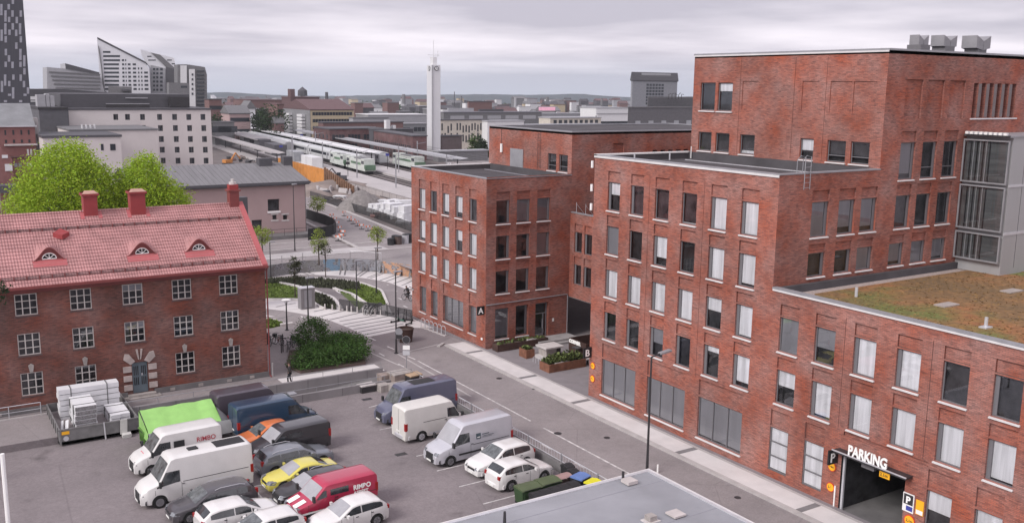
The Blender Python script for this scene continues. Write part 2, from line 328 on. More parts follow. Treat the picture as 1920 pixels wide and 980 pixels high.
def ground():
    mb = MB(m_asph, m_far)
    xs = [-6000, -3000, -1500, -700, -330, -150, -60, -30, 8, 12, 31.3, LX, 58, 75, 100, 130, 170, 230, 300, 400, 550, 750, 1100, 1600, 2400, 3600, 6000]
    ys = [-600, -200, -60, -20, LY, 69, 94, 122, 150, 180, 210, 240, 280, 330, 400, 500, 650, 850, 1200, 1700, 2500, 3600, 5200, 7500]
    holes = [(-30, LX, -20, LY), (12, 31.3, LY, 69), (8, 58, 94, 122)]
    for i in range(len(xs)-1):
        for j in range(len(ys)-1):
            a, b, c, e = xs[i], xs[i+1], ys[j], ys[j+1]; u, v = (a+b)/2, (c+e)/2
            if any(h[0] < u < h[1] and h[2] < v < h[3] for h in holes): continue
            mb.face([(a, c, tz(a, c)), (b, c, tz(b, c)), (b, e, tz(b, e)), (a, e, tz(a, e))], m_far if math.hypot(u, v) > 420 or v > 330 else m_asph)
    struct(mb, 'ground')
    # parking lot, half a metre below the street
    k = MB(m_asph2); k.face([(-30, -20, LOT), (LX, -20, LOT), (LX, LY, LOT), (-30, LY, LOT)]); k.face([(-30, LY, LOT), (12, LY, LOT), (12, LY, 0), (-30, LY, 0)]); struct(k, 'parking_lot')
    # ramp between the two retaining walls
    k = MB(m_concd); k.face([(12, LY, -1.9), (31.3, LY, -.3), (31.3, 69, -.3), (12, 69, -1.9)]); struct(k, 'ramp')
    # sunken plaza surface
    k = MB(m_tile); N_ = 100
    for i in range(N_):
        x0, x1 = lerp(8, 58, i/N_), lerp(8, 58, (i+1)/N_)
        for j in range(24):
            q = []
            for x, t in ((x0, j/24), (x1, j/24), (x1, (j+1)/24), (x0, (j+1)/24)):
                y = lerp(94, wy(x), t); q.append((x, y, -1.5*smooth((y-95)/13)))
            k.face(q)
        k.face([(x0, wy(x0), 0), (x1, wy(x1), 0), (x1, 122, 0), (x0, 122, 0)], m_asph)
    struct(k, 'plaza_paving')
ground()
def gt(px, py):     # where a bearing meets the sunken plaza or the flat ground
    r = ray(px, py); t0 = (0-CAMZ)/r.z; p = Vector((r.x*t0, r.y*t0, 0))
    if zp(p.x, p.y) < 0 or p.y > 94:
        for s_ in range(60):
            t = t0*(1+s_*.0016); x, y = r.x*t, r.y*t; z = CAMZ+r.z*t
            if z <= zp(x, y): return Vector((x, y, z))
    return p
def sheet(name, poly, z, mat, t=.02, kind='structure'):
    k = MB(mat); k.face([(x, y, z) for x, y in poly]); 
    return k.build(name, kind=kind)
def ribbon(mb, A, B, lift, mat=None, zf=zp):   # surface between two bearing-free world polylines
    n = max(len(A), len(B))*4
    def samp(P, t):
        Ls = [0]
        for a, b in zip(P, P[1:]): Ls.append(Ls[-1]+(Vector(b)-Vector(a)).length)
        g = t*Ls[-1]
        for i in range(len(P)-1):
            if g <= Ls[i+1]+1e-9: return Vector(P[i]).lerp(Vector(P[i+1]), (g-Ls[i])/max(1e-9, Ls[i+1]-Ls[i]))
        return Vector(P[-1])
    rows = []
    for i in range(n+1):
        a, b = samp(A, i/n), samp(B, i/n); m = max(2, int((a-b).length/1.2)+1); rows.append([a.lerp(b, j/m) for j in range(m+1)])
    w = max(len(r) for r in rows)
    rows2 = []
    for r in rows: rows2.append([r[0].lerp(r[-1], j/(w-1)) for j in range(w)])
    mb.grid([[(p.x, p.y, zf(p.x, p.y)+lift) for p in r] for r in rows2], mat)
PL = lambda pts: [tuple(gt(*p)[:2]) for p in pts]
s1_ = lambda pts: PL([(490+x/5.443, 480+y/5.443) for x, y in pts])
def chaikin(P, n=2):
    for _ in range(n):
        Q = [P[0]]
        for a, b in zip(P, P[1:]): Q += [(a[0]*.75+b[0]*.25, a[1]*.75+b[1]*.25), (a[0]*.25+b[0]*.75, a[1]*.25+b[1]*.75)]
        P = Q+[P[-1]]
    return P
def paving():
    # street margin: pale slab pavement along the offices with a granite kerb (raised 12 cm) and dark dividers
    k = MB(m_tile); k.box(40.42, 42.3, 5, 73.6, -.05, .12, m_tile); 
    for y in (70.2, 61.7, 54.6, 43.2, 33.3): k.box(40.42, 42.05, y-.22, y+.22, .05, .124, m_stripe)
    k.box(42.05, 42.28, 5, 73.6, .05, .126, m_kerb); struct(k, 'pavement')
    k = MB(m_kerb); k.box(40.1, 40.42, 5, 73.6, -.05, .13, m_kerb); k.obox((39.9, 73.9, .03), (.45, .35, 0), (-.1, .12, 0), (0, 0, .09)); struct(k, 'kerb')
    # forecourt in front of building A's west side and court between the wings
    sheet('courtyard', [(42.32, 55.6), (75, 55.6), (75, 70.6), (42.32, 70.6)], .012, m_court)
    k = MB(m_court); k.box(42.30, 42.62, 5, 55.4, .02, .135); k.box(42.3, 42.62, 55.4, 88, .02, .1); struct(k, 'building_margin')
    # road markings
    k = MB(m_paint)
    for y0, y1 in ((5, 33), (34.5, 51.6), (53.2, 70.5)): k.face([(35.78, y0, .006), (35.92, y0, .006), (35.92, y1, .006), (35.78, y1, .006)])
    for y in (71, 74.8, 78.4): k.face([(35.78-(y-71)*.04, y, .006), (35.92-(y-71)*.04, y, .006), (35.8-(y-71)*.04, y+1.2, .006), (35.66-(y-71)*.04, y+1.2, .006)])
    for y in (12, 16.5, 21, 25.5, 30, 34.5, 38.1, 41.6, 45, 48.6, 52.3, 56, 59.7, 63.2, 66.8, 70.0, 73.8, 77): k.face([(33.96, y-.55, .006), (34.1, y-.55, .006), (34.1, y+.55, .006), (33.96, y+.55, .006)])
    # lot bay lines
    def ln(x0, y0, x1, y1, w=.1):
        a, b = Vector((x0, y0, LOT+.005)), Vector((x1, y1, LOT+.005)); p = (b-a).normalized().cross(Vector((0, 0, 1)))*w/2; k.face([a-p, a+p, b+p, b-p])
    ln(16.0, 40, 16.1, 56.6); 
    for y in (47.6, 50.4, 53.3, 56.4): ln(16.1, y, 17.6, y-.12); ln(14.4, y+.1, 16.0, y)
    for y in (44.2, 47.0, 49.8, 52.6, 58.2): ln(26.6, y, 32.6, y+.1)
    ln(27.9, 62.9, 30.1, 63.4)
    ln(15.9, 59.5, 18, 59.6)
    struct(k, 'road_markings')
    # asphalt kerb line across the street mouth and pale crossing strip
    k = MB(m_kerb)
    for a, b in (((35.3, 73.3), (39.8, 74.3)), ((35.3, 73.3), (34.95, 60)), ((34.3, 79.3), (33.2, 77)), ((33.2, 77), (33.9, 70))):
        a, b = Vector((*a, 0)), Vector((*b, 0)); p = (b-a).normalized().cross(Vector((0, 0, 1)))*.09; k.face([a-p+Vector((0, 0, .012)), a+p+Vector((0, 0, .012)), b+p+Vector((0, 0, .012)), b-p+Vector((0, 0, .012))])
    struct(k, 'kerb_line')
    # manholes and drain covers
    def hole(x, y, z, r, sq=False):
        k = MB(m_dark)
        if sq: k.box(x-r, x+r, y-r*.6, y+r*.6, z, z+.008)
        else: k.tube([(x, y, z), (x, y, z+.008)], r, 14)
        return k
    for p, r, q in (((985-49, 709), .24, 0), ((1046, 812), .27, 0), ((1138, 820), .22, 0), ((1220, 900), .2, 0), ((1383, 932), .2, 0), ((1000, 729), .13, 0), ((967, 681), .13, 0)):
        w = onz(*p); tag(rebase(hole(w.x, w.y, .002, r).build('manhole_cover')), 'dark round manhole cover set in the street asphalt', 'manhole cover', 'manhole covers in the street')
    for p, l in (((752, 851), 'dark square drain grate in the parking lot below the white vans'), ((688, 748), 'dark drain grate in the parking lot near the stone blocks')):
        w = onz(*p, LOT); tag(rebase(hole(w.x, w.y, LOT+.002, .38, True).build('drain_grate')), l, 'drain')
paving()
def plaza():
    asph = MB(m_asph)
    up = s1_([(-400, 560), (-200, 535), (50, 540), (250, 560), (500, 605), (700, 655), (900, 735), (1110, 840)])
    lo = s1_([(-400, 620), (-200, 600), (50, 600), (350, 650), (560, 700), (800, 800), (1000, 960), (1060, 1060)])
    ribbon(asph, up, lo, .008)
    far = [(30, 187), (400, 187), (700, 197), (1000, 218), (1200, 248), (1380, 285), (1470, 335), (1530, 430), (1600, 560)]
    near = [(30, 236), (300, 226), (600, 228), (900, 255), (1090, 295), (1195, 335), (1250, 410), (1290, 500), (1345, 600)]
    F, Nn = chaikin(s1_(far)), chaikin(s1_(near)); F = [(10, F[0][1]-11)]+F; Nn = [(10, Nn[0][1]-11)]+Nn
    ribbon(asph, F, Nn, .008)
    asph.face([(58, 94, .004), (58, 74.6, .004), (42.3, 74.6, .004), (39.9, 74.6, .004), (41.0, 81.6, .004), (34.6, 79.9, .004), (34.6, 94, .004)][::-1]) if 0 else None
    struct(asph, 'bicycle_path')
    # dark asphalt apron in front of office A and hedge corner
    k = MB(m_asph2); k.face([(34.2, 60.2, .003), (39.95, 60.2, .003), (39.95, 73.9, .003), (35.3, 73.2, .003)]) if 0 else None
    k.face([(35.3, 73.4, .005), (39.9, 74.4, .005), (42.3, 76, .005), (42.3, 79.5, .005), (40.6, 80.8, .005), (34.6, 79.6, .005)]); struct(k, 'apron')
    k = MB(m_tile); q = s1_([(1110, 838), (50, 540), (50, 450), (430, 470), (620, 530), (830, 555), (1300, 592), (1540, 650), (1640, 720)]);
    k.face([(34.5, 79.7, .004), (40.7, 80.9, .004), (42.6, 79.6, .004), (42.6, 84, .004), (42.8, 93.9, .004), (8, 93.9, .004), (8, 88, .004), (20, 89, .004), (29, 94*.0+93, .004), (32.5, 90.5, .004), (34.6, 86, .004)]) ; struct(k, 'pale_plaza')
    # fan of dark stripes in the pale paving
    k = MB(m_stripe)
    for a, b in (((600, 615), (860, 555)), ((700, 650), (1030, 572)), ((800, 665), (1180, 605)), ((830, 700), (1300, 612)), ((880, 722), (1370, 640)), ((940, 748), (1400, 665)), ((990, 775), (1450, 690)), ((1040, 805), (1500, 712)), ((120, 655), (330, 600)), ((150, 520), (350, 480)), ((540, 565), (680, 535)),
                 ((965, 205), (1045, 148)), ((1000, 210), (1085, 150)), ((850, 195), (860, 140)), ((800, 192), (812, 138)), ((480, 190), (420, 135)), ((540, 188), (470, 138)), ((1080, 222), (1220, 168)), ((1110, 228), (1260, 172)), ((1210, 250), (1380, 190)), ((1270, 262), (1430, 200)), ((1350, 280), (1530, 212)), ((1430, 300), (1540, 250)), ((200, 180), (130, 140))):
        p, q = (Vector(v) for v in s1_([a, b])); w = (q-p).normalized(); w = Vector((-w.y, w.x))*.11
        n = 8; rows = [[p.lerp(q, i/n)-w, p.lerp(q, i/n)+w] for i in range(n+1)]
        k.grid([[(v.x, v.y, zp(v.x, v.y)+.014) for v in r] for r in rows])
    struct(k, 'paving_stripes')
    # dashes
    k = MB(m_paint)
    for x, y in ((650, 672), (420, 622), (1300, 298), (1388, 365), (1418, 437), (1470, 515)):
        p = gt(490+x/5.443, 480+y/5.443); k.box(p.x-.1, p.x+.1, p.y-.5, p.y+.5, p.z+.012, p.z+.02)
    struct(k, 'path_markings')
    # kerbs
    def kerb(pts, w, h, nm='white_kerb'):
        P = [Vector((*p, zp(*p))) for p in chaikin(s1_(pts))]; kb = MB(m_kerbw)
        rows = []
        for i, p in enumerate(P):
            d = (P[min(i+1, len(P)-1)]-P[max(0, i-1)]).normalized(); s_ = Vector((-d.y, d.x, 0)).normalized()*w/2
            rows.append([p-s_, p-s_+Vector((0, 0, h)), p+s_+Vector((0, 0, h)), p+s_])
        kb.grid(rows); kb.face(rows[0]); kb.face(rows[-1][::-1]); struct(kb, nm)
    kerb(near[:-1], .28, .16); kerb([(190, 275), (400, 322), (600, 372), (710, 425), (780, 490), (825, 555)], .34, .2)
    kerb([(740, 333), (850, 368), (950, 418), (1065, 490)], .34, .2); kerb([(50, 452), (250, 452), (430, 462)], .3, .25); kerb([(520, 478), (600, 525), (650, 545)], .25, .2)
    kerb([(190, 712), (320, 695)], .4, .2); kerb([(40, 640), (120, 650), (230, 685)], .15, .12)
    # beds, lawns and dark inner ramp
    k = MB(m_bed); ribbon(k, s1_([(30, 246), (300, 236), (600, 238), (880, 264), (1000, 290)]), s1_([(30, 285), (190, 278), (400, 315), (700, 330), (1010, 350)]), .02)
    ribbon(k, s1_([(380, 330), (560, 380), (700, 440), (760, 520)]), s1_([(380, 445), (520, 480), (620, 530), (760, 545)]), .02); struct(k, 'planting_bed')
    k = MB(m_asph2); ribbon(k, s1_([(200, 272), (420, 318), (610, 366), (730, 425), (800, 485), (840, 552)]), s1_([(380, 262), (560, 290), (745, 340), (860, 400), (930, 480), (980, 558)]), .012); struct(k, 'inner_ramp')
    k = MB(m_lawn); ribbon(k, s1_([(30, 282), (190, 282), (400, 330)]), s1_([(30, 448), (220, 446), (400, 446)]), .03)
    ribbon(k, s1_([(1000, 285), (1090, 300), (1185, 340), (1240, 415), (1275, 480)]), s1_([(790, 360), (880, 395), (960, 430), (1040, 490), (1250, 500)]), .03)
    ribbon(k, s1_([(800, 375), (960, 440), (1050, 492)]), s1_([(850, 420), (930, 490), (1000, 555)]), .03)
    ribbon(k, s1_([(40, 645), (120, 655), (215, 690)]), s1_([(40, 740), (100, 735), (190, 712)]), .02); struct(k, 'lawn')
    # blades and clumps of planting
    r_ = random.Random(3); g = MB(m_grass)
    def scatter(A, B, n, h, mb):
        for _ in range(n):
            t, u = r_.random()*(len(A)-1), r_.random(); i = min(int(t), len(A)-2); a = Vector(A[i]).lerp(Vector(A[i+1]), t-i); j = min(int(t/(len(A)-1)*(len(B)-1)), len(B)-2); b = Vector(B[j]).lerp(Vector(B[j+1]), t/(len(A)-1)*(len(B)-1)-j)
            p = a.lerp(b, u); z = zp(p.x, p.y); an = r_.random()*6.28; dx, dy = math.cos(an)*.12, math.sin(an)*.12; hh = h*r_.uniform(.5, 1.3); ox, oy = r_.uniform(-.1, .1), r_.uniform(-.1, .1)
            mb.face([(p.x-dx, p.y-dy, z), (p.x+dx, p.y+dy, z), (p.x+dx*.4+ox, p.y+dy*.4+oy, z+hh), (p.x-dx*.4+ox, p.y-dy*.4+oy, z+hh)])
    scatter(s1_([(30, 282), (190, 282), (400, 330)]), s1_([(30, 448), (220, 446), (400, 446)]), 2600, .10, g)
    scatter(s1_([(1000, 285), (1090, 300), (1185, 340), (1240, 415), (1275, 480)]), s1_([(790, 360), (880, 395), (960, 430), (1040, 490), (1250, 500)]), 2400, .14, g)
    scatter(s1_([(40, 645), (120, 655), (215, 690)]), s1_([(40, 740), (100, 735), (190, 712)]), 500, .2, g)
    g.build('grass', kind='stuff')
    b = MB(m_bush); scatter(s1_([(30, 246), (300, 236), (600, 238), (880, 264), (1000, 290)]), s1_([(30, 285), (190, 278), (400, 315), (700, 330), (1010, 350)]), 2200, .35, b)
    scatter(s1_([(380, 330), (560, 380), (700, 440), (760, 520)]), s1_([(380, 445), (520, 480), (620, 530), (760, 545)]), 900, .35, b); b.build('ground_cover', kind='stuff')
m_kerbw = M('pale_kerb', (.56, .53, .52), .8, var=.1); m_bush = M('shrub_leaves', (.060, .066, .040), .8, island=.45, var=.2)
plaza()
# ---------------------------------------------------------------- hills beyond the city
def hills():
    m_h = M('hill_forest', (.020, .036, .042), .95, var=.35, vs_=.004, detail=8, world_=True)
    prof = [(-1200, 168), (0, 172), (250, 172), (385, 174), (420, 173), (500, 177), (560, 180), (640, 180), (760, 178), (900, 177), (1000, 178), (1080, 176), (1110, 178), (1160, 182), (1230, 182), (1500, 178), (2600, 178)]
    mb = MB(m_h); rows = []
    pxs = [-1200+i*12 for i in range(318)]; r_ = random.Random(5)
    for k, (dd, t) in enumerate(((3000, 0), (3400, .35), (3900, .7), (4300, 1), (4700, .8), (5600, .3))):
        row = []
        for px in pxs:
            for (a, b), (c, e) in zip(prof, prof[1:]):
                if a <= px <= c: y = lerp(b, e, (px-a)/(c-a)); break
            top = ondist(px, y, 4300); w = ondist(px, 300, dd)
            base = -60; z = base+(top.z-base)*t + (r_.uniform(-1, 1)*(2.5 if t < 1 else 1.0)); row.append((w.x, w.y, z))
        rows.append(row)
    mb.grid(rows); mb.build('hills', kind='structure', smooth=60)
hills()
# ================================================================ OFFICE BUILDING B (long street wing, tower block, low wing)
XB, YB, XU = 42.62, 38.08, 51.58
def parapet(mb, x0, x1, y0, y1, z, mat, w=.34, h=.08, sides='wesn'):
    if 'w' in sides: mb.box(x0-.05, x0+w, y0-.05, y1+.05, z, z+h, mat)
    if 'e' in sides: mb.box(x1-w, x1+.05, y0-.05, y1+.05, z, z+h, mat)
    if 's' in sides: mb.box(x0+w, x1-(w if 'e' in sides else -.05), y0-.05, y0+w, z, z+h, mat)
    if 'n' in sides: mb.box(x0+w, x1-(w if 'e' in sides else -.05), y1-w, y1+.05, z, z+h, mat)
def groove(o, s_, a, b): return (s_-.015, s_+.015, a, b, .03, m_int)
def office_B():
    T = thing('office_building', 'red brick office building with parking entrance, taller block and green roofed low wing', 'building', (XB, YB, 0))
    mb = MB(BR); W = []
    Y1 = 55.49; cs = [53.19, 50.64, 48.09, 45.45, 42.83, 40.24]; S = lambda y: Y1-y
    ops = []
    styles = {0: [('l', .45, 0), ('l', 0, 0), ('', 0, 0), ('', -.02, 0), ('l', 1, 1), ('l', 1, 1)], 1: [('', 1, 2), ('', 0, 0), ('l', .78, 1), ('', 0, 0), ('l', 1, 1), ('l', .95, 1)],
              2: [('l', 1, 1), ('l', 1, 1), ('l', 1, 1), ('l', 1, 1), ('', .45, 1), ('l', 1, 1)], 3: [('l', 0, 0), ('l', 0, 0), ('l', .55, 2), ('l', 0, 2), ('l', .2, 1), ('l', .9, 1)]}
    for r, zb in enumerate((14.42, 11.27, 8.1, 4.95)):
        for c, y in enumerate(cs):
            s0, s1 = S(y)-.69, S(y)+.69; ops.append((s0, s1, zb, zb+2.02, .34, m_int)); ops.append((s0, s1, zb+2.1, zb+2.78, .12, BR))
            v, bl, k = styles[r][c]; W.append(((XB, Y1), (0, -1), s0, s1, zb, zb+2.02, dict(vent=v, blind=bl, bm=m_blind if k != 2 else m_blindg)))
    for y0, y1 in ((53.97, 50.13), (48.87, 45.05), (43.77, 39.9)):
        s0, s1 = S(y0), S(y1); ops.append((s0, s1, .66, 3.38, .34, m_int)); ops.append((s0, s1, 3.5, 4.55, .12, BR)); W.append(((XB, Y1), (0, -1), s0, s1, .66, 3.38, dict(mull=2, blind=1, bm=m_blindg)))
    for y in (49.37, 44.13): ops.append(groove(0, S(y), 4.6, 17.4))
    facade(mb, (XB, Y1), (0, -1), Y1-YB, -.1, 18.2, ops, BR)
    # low wing street front
    cl = [36.70, 34.12, 31.5, 28.85, 26.22, 23.58, 20.95, 18.3]; ops = []; S2 = lambda y: YB-y
    lst = {0: [('', .999, 2), ('', .6, 2), ('l', 1, 1), ('l', 1, 1), ('', 0, 0), ('l', 0, 0), ('', 0, 0), ('', 1, 1)], 1: [('', .5, 1), ('l', 1, 1), ('l', 1, 1), ('l', 1, 1), ('l', 1, 1), ('l', 1, 1), ('', 1, 1), ('', 0, 1)]}
    for r, zb in enumerate((7.98, 4.82)):
        for c, y in enumerate(cl):
            s0, s1 = S2(y)-.7, S2(y)+.7; ops.append((s0, s1, zb, zb+2.05, .34, m_int)); ops.append((s0, s1, zb+2.13, zb+2.8, .12, BR)); v, bl, k = lst[r][c]
            W.append(((XB, YB), (0, -1), s0, s1, zb, zb+2.05, dict(vent=v, blind=bl, bm=m_blind if k != 2 else m_blindg)))
    for y in (36.92, 34.34): s0, s1 = S2(y)-.7, S2(y)+.7; ops.append((s0, s1, .6, 3.28, .34, m_int)); ops.append((s0, s1, 3.36, 4.35, .12, BR)); W.append(((XB, YB), (0, -1), s0, s1, .6, 3.28, dict(style='rows3', blind=1, inset=.08, sill=False)))
    gs0, gs1 = S2(32.4), S2(28.4); 
    for y in (26.47, 23.86, 21.2): s0, s1 = S2(y)-.7, S2(y)+.7; ops.append((s0, s1, .6, 3.2, .34, m_int)); ops.append((s0, s1, 3.28, 4.3, .12, BR)); W.append(((XB, YB), (0, -1), s0, s1, .6, 3.2, dict(blind=.42, bm=m_blind)))
    ops.append((gs0, gs1+1.2, 4.38, 4.62, .12, BR))
    for y in (32.8, 27.55): ops.append(groove(0, S2(y), 4.7, 10.9))
    L2 = YB-5; Z0 = -.1
    # garage opening cut through the wall
    gz = 3.34
    fr = [(o) for o in ops]; fr.append((gs0, gs1, -.1, gz, 9.0, m_int)); facade(mb, (XB, YB), (0, -1), L2, Z0, 11.55, fr, BR)
    # side wall facing the green roof (one plane with the tower block)
    ops = []; S3 = lambda x: x-XB
    side = {14.38: [(46.3, 1), (48.72, .85), (50.8, .9), (54.2, 0), (56.3, 0), (58.55, 0)], 11.95: [(46.25, 0), (48.68, 0), (50.75, 1), (53.9, .9), (56.2, 1), (58.45, .9)], 17.5: [(54.25, .9), (56.5, 0), (58.75, 0)]}
    for zb, lst_ in side.items():
        for x, bl in lst_:
            h = 2.1 if zb > 12 else 1.45; s0, s1 = S3(x)-.76, S3(x)+.76
            if zb > 17: h = 2.35
            ops.append((s0, s1, zb, zb+h, .34, m_int)); ops.append((s0, s1, zb+h+.08, zb+h+(.7 if zb > 12 else .55), .12, BR))
            W.append(((XB, YB), (1, 0), s0, s1, zb, zb+h, dict(vent='r', blind=bl, bm=m_blindg, style='low' if zb > 17 and x > 55 else 'plain')))
    for x in (54.35, 56.6, 58.9): ops.append((S3(x)-.85, S3(x)+.9, 21.35, 23.78, .12, BR))
    for i in range(6): ops.append((S3(60.72+i*.9), S3(60.72+i*.9)+.52, 21.35, 23.65, .6, m_int))
    W2 = [o for o in ops if o[0] < S3(XU)-1.0 and o[1] < S3(XU)+.1 and o[2] < 17.6]
    facade(mb, (XB, YB), (1, 0), XU-XB+.12, 11.3, 18.2, [o for o in W2], BR)
    facade(mb, (XU+.12, YB), (1, 0), 75-XU-.12, 11.3, 25.5, [(a-S3(XU)-.12, b-S3(XU)-.12, c, d_, e, f) for a, b, c, d_, e, f in ops if a > S3(XU)-.1], BR)
    facade(mb, (XU, YB+.0), (1, 0), .12, 18.2, 25.5, [], BR)
    # tower block west face
    Yt = 55.13; S4 = lambda y: Yt-y; ops = []
    for y0, y1 in ((54.34, 52.78), (52.5, 51.02)): ops.append((S4(y0), S4(y1), 21.45, 23.5, .34, m_int)); W.append(((XU, Yt), (0, -1), S4(y0), S4(y1), 21.45, 23.5, dict(blind=0 if y0 > 53 else .3)))
    for y0, y1, bl in ((54.35, 52.95, 0), (52.52, 51.1, 0), (50.04, 48.62, -.15), (44.5, 43.36, .6), (42.23, 40.76, 0), (40.38, 38.95, 0)):
        ops.append((S4(y0), S4(y1), 18.45, 19.84, .34, m_int)); W.append(((XU, Yt), (0, -1), S4(y0), S4(y1), 18.45, 19.84, dict(blind=bl, style='low' if y0 < 43 else 'plain')))
    for y0, y1 in ((50.06, 48.55), (44.62, 43.25), (42.3, 40.65), (40.48, 38.8)): ops.append((S4(y0), S4(y1), 21.62, 23.62, .06, BR))
    for y in (50.3, 45.3, 42.65): ops.append(groove(0, S4(y), 18.4, 25.2))
    facade(mb, (XU, Yt), (0, -1), Yt-YB, 17.4, 25.5, ops, BR)
    # plain hidden sides, inner parapet faces
    mb.face([(XU, Yt, 17.4), (75, Yt, 17.4), (75, Yt, 25.5), (XU, Yt, 25.5)], BR); mb.face([(75, YB, 0), (75, Yt, 0), (75, Yt, 25.5), (75, YB, 25.5)], BR)
    mb.face([(75, 5, 0), (75, YB, 0), (75, YB, 11.5), (75, 5, 11.5)], BR); mb.face([(XB, 5, 0), (75, 5, 0), (75, 5, 11.5), (XB, 5, 11.5)], BR)
    mb.face([(XB, Y1, -.1), (XU+24, Y1, -.1), (XU+24, Y1, 18.2), (XB, Y1, 18.2)], BR)
    wall = mb.build('wall', T)
    # interior of the garage: dark concrete floor, shade put into dark wall and ceiling colour
    k = MB(m_concd); k.box(XB+.02, XB+9, 28.45, 32.35, -.02, .02, m_concd); k.build('garage_floor', T)
    # roofs
    k = MB(m_roof); k.face([(XB+.3, YB+.3, 17.75), (XU, YB+.3, 17.75), (XU, Y1-.3, 17.75), (XB+.3, Y1-.3, 17.75)])
    for a, b, c, d_ in ((XB+.3, XB+.3, YB+.3, Y1-.3),): k.face([(a, c, 17.75), (a, d_, 17.75), (a, d_, 18.2), (a, c, 18.2)])
    k.face([(XB+.3, Y1-.3, 17.75), (XU, Y1-.3, 17.75), (XU, Y1-.3, 18.2), (XB+.3, Y1-.3, 18.2)]); k.face([(XB+.3, YB+.3, 17.75), (XU, YB+.3, 17.75), (XU, YB+.3, 18.2), (XB+.3, YB+.3, 18.2)])
    k.box(XU-.16, XU-.004, YB+.35, Y1-.35, 17.75, 18.28, m_roof); k.box(XU-1.6, XU-1.5, YB+.6, Y1-1.5, 17.75, 17.80, m_lgrey)
    k.box(XU, 75, YB, Yt, 25.3, 25.5); k.build('roof', T)
    k = MB(m_grey); parapet(k, XB, XU, YB, Y1, 18.2, m_grey, sides='ws'); k.box(XB-.05, XU, Y1-.34, Y1+.05, 18.2, 18.3, m_white)
    k.box(XU-.35, XU-.30, Y1-.8, Y1-.75, 17.8, 18.7, m_white); parapet(k, XU, 75, YB, Yt, 25.5, m_grey, h=.12)
    for x, y in ((49, 54.6), (45.5, 54.5)): k.tube([(x, y, 17.75), (x, y, 18.3)], .06, 6, m_lgrey)
    k.box(XB-.07, XB-.03, YB, Y1, 18.06, 18.2, m_sill); k.box(XU-.06, XU-.03, YB-.03, Yt, 25.4, 25.5, m_sill); k.box(XB-.08, XB-.03, 5, YB-.05, 11.48, 11.58, m_sill)
    k.box(XB-.06, XB+.34, 5, YB-.002, 11.58, 11.68, m_grey); k.build('parapet_cap', T)
    # green roof
    m_sed = sedum(); k = MB(m_sed); k.face([(XB+1.05, 6, 11.2), (74, 6, 11.2), (74, YB-1.0, 11.2), (XB+1.05+1.4, YB-1.0, 11.2), (XB+1.05, YB-2.6, 11.2)]); k.build('green_roof', T)
    k = MB(M('gravel_strip', (.33, .27, .25), .95, var=.3, vs_=9)); k.face([(XB+.34, 5.4, 11.17), (74.6, 5.4, 11.17), (74.6, YB-.25, 11.17), (XB+.34, YB-.25, 11.17)]); k.build('gravel_border', T)
    k = MB(m_roof); k.box(XB+.3, 75, YB-.25, YB-.002, 11.1, 11.62); k.box(XB+.3, XB+.42, 5, YB-.25, 11.1, 11.58); k.build('roof_upstand', T)
    sed = MB(M('sedum_leaves', (.180, .105, .038), .95, island=.3, var=.3)); r_ = random.Random(4)
    for _ in range(5200):
        x, y = r_.uniform(XB+1.2, 70), r_.uniform(18, YB-1.2); an = r_.random()*6.28; q = r_.uniform(.04, .10); h = r_.uniform(.02, .06)
        if x-XB-1.05 < 1.5 and y > YB-2.6: continue
        sed.face([(x-math.cos(an)*q, y-math.sin(an)*q, 11.2), (x+math.cos(an)*q, y+math.sin(an)*q, 11.2), (x+math.cos(an+1)*q*.6, y+math.sin(an+1)*q*.6, 11.2+h)])
    sed.build('sedum', T, kind='stuff')
    for i, q in enumerate(W): window(T, q[0], q[1], q[2], q[3], q[4], q[5], **q[6])
    # louvre vent slats set in front of the dark slots
    for i in range(5):
        k = MB(m_frame); x = 60.72+i*.9+.52; k.box(x+.03, x+.35, YB-.02, YB+.1, 21.4, 23.6); k.build('louvre_slat', T, mat=M('slat_grey', (.16, .13, .13), .6) if i == 0 else D.materials['slat_grey'])
    k = MB(m_sill); k.box(60.6, 66.1, YB-.06, YB+.02, 21.24, 21.33); k.build('louvre_sill', T)
    # glazed stair tower on the roof
    m_stairbk = M('stair_backing', (.13, .135, .14), .7, var=.45, vs_=.8, stretch=(1, .3, 2.5))
    X0, X1, Ya, Yb = 60.1, 68, 34.85, YB
    k = MB(m_lgrey); metal = M('metal_cladding', (.36, .36, .37), .4, metal=.2, var=.05, stretch=(1, 1, .1)); 
    k.box(X0+.35, X1, Ya, Yb-.01, 11.2, 20.2, metal)
    for x in (X0+1.9, X0+3.4, X0+4.9, X0+6.4): k.box(x-.012, x+.012, Ya-.01, Ya, 11.6, 20.1, m_dark)
    k.box(X0, X1+.05, Ya-.06, Yb-.02, 20.2, 20.32, m_grey); k.box(X0+.3, X1, Ya-.04, Ya, 13.85, 14.02, m_lgrey); k.box(X0+.3, X1, Ya-.04, Ya, 17.0, 17.15, m_lgrey)
    st = k.build('stair_tower', T)
    for za, zb in ((12.0, 13.85), (14.05, 17.0), (17.15, 20.0)):
        k = MB(m_frame); f = .1
        k.box(X0, X0+.1, Ya+.02, Yb-.03, za, za+f); k.box(X0, X0+.1, Ya+.02, Yb-.03, zb-f, zb); k.box(X0, X0+.1, Ya+.02, Ya+f, za+f, zb-f); k.box(X0, X0+.1, Yb-.03-f, Yb-.03, za+f, zb-f)
        wn = k.build('stair_window', T, mat=m_grey)
        k = MB(GL); k.face([(X0+.05, Yb-.13, za+f), (X0+.05, Ya+.12, za+f), (X0+.05, Ya+.12, zb-f), (X0+.05, Yb-.13, zb-f)]); k.build('pane', wn)
        k = MB(m_dark)
        for j in range(7): y = Yb-.5-j*.22; k.box(X0+.14, X0+.20, y-.03, y+.03, za+f, zb-f, m_lgrey if j % 2 else m_dark)
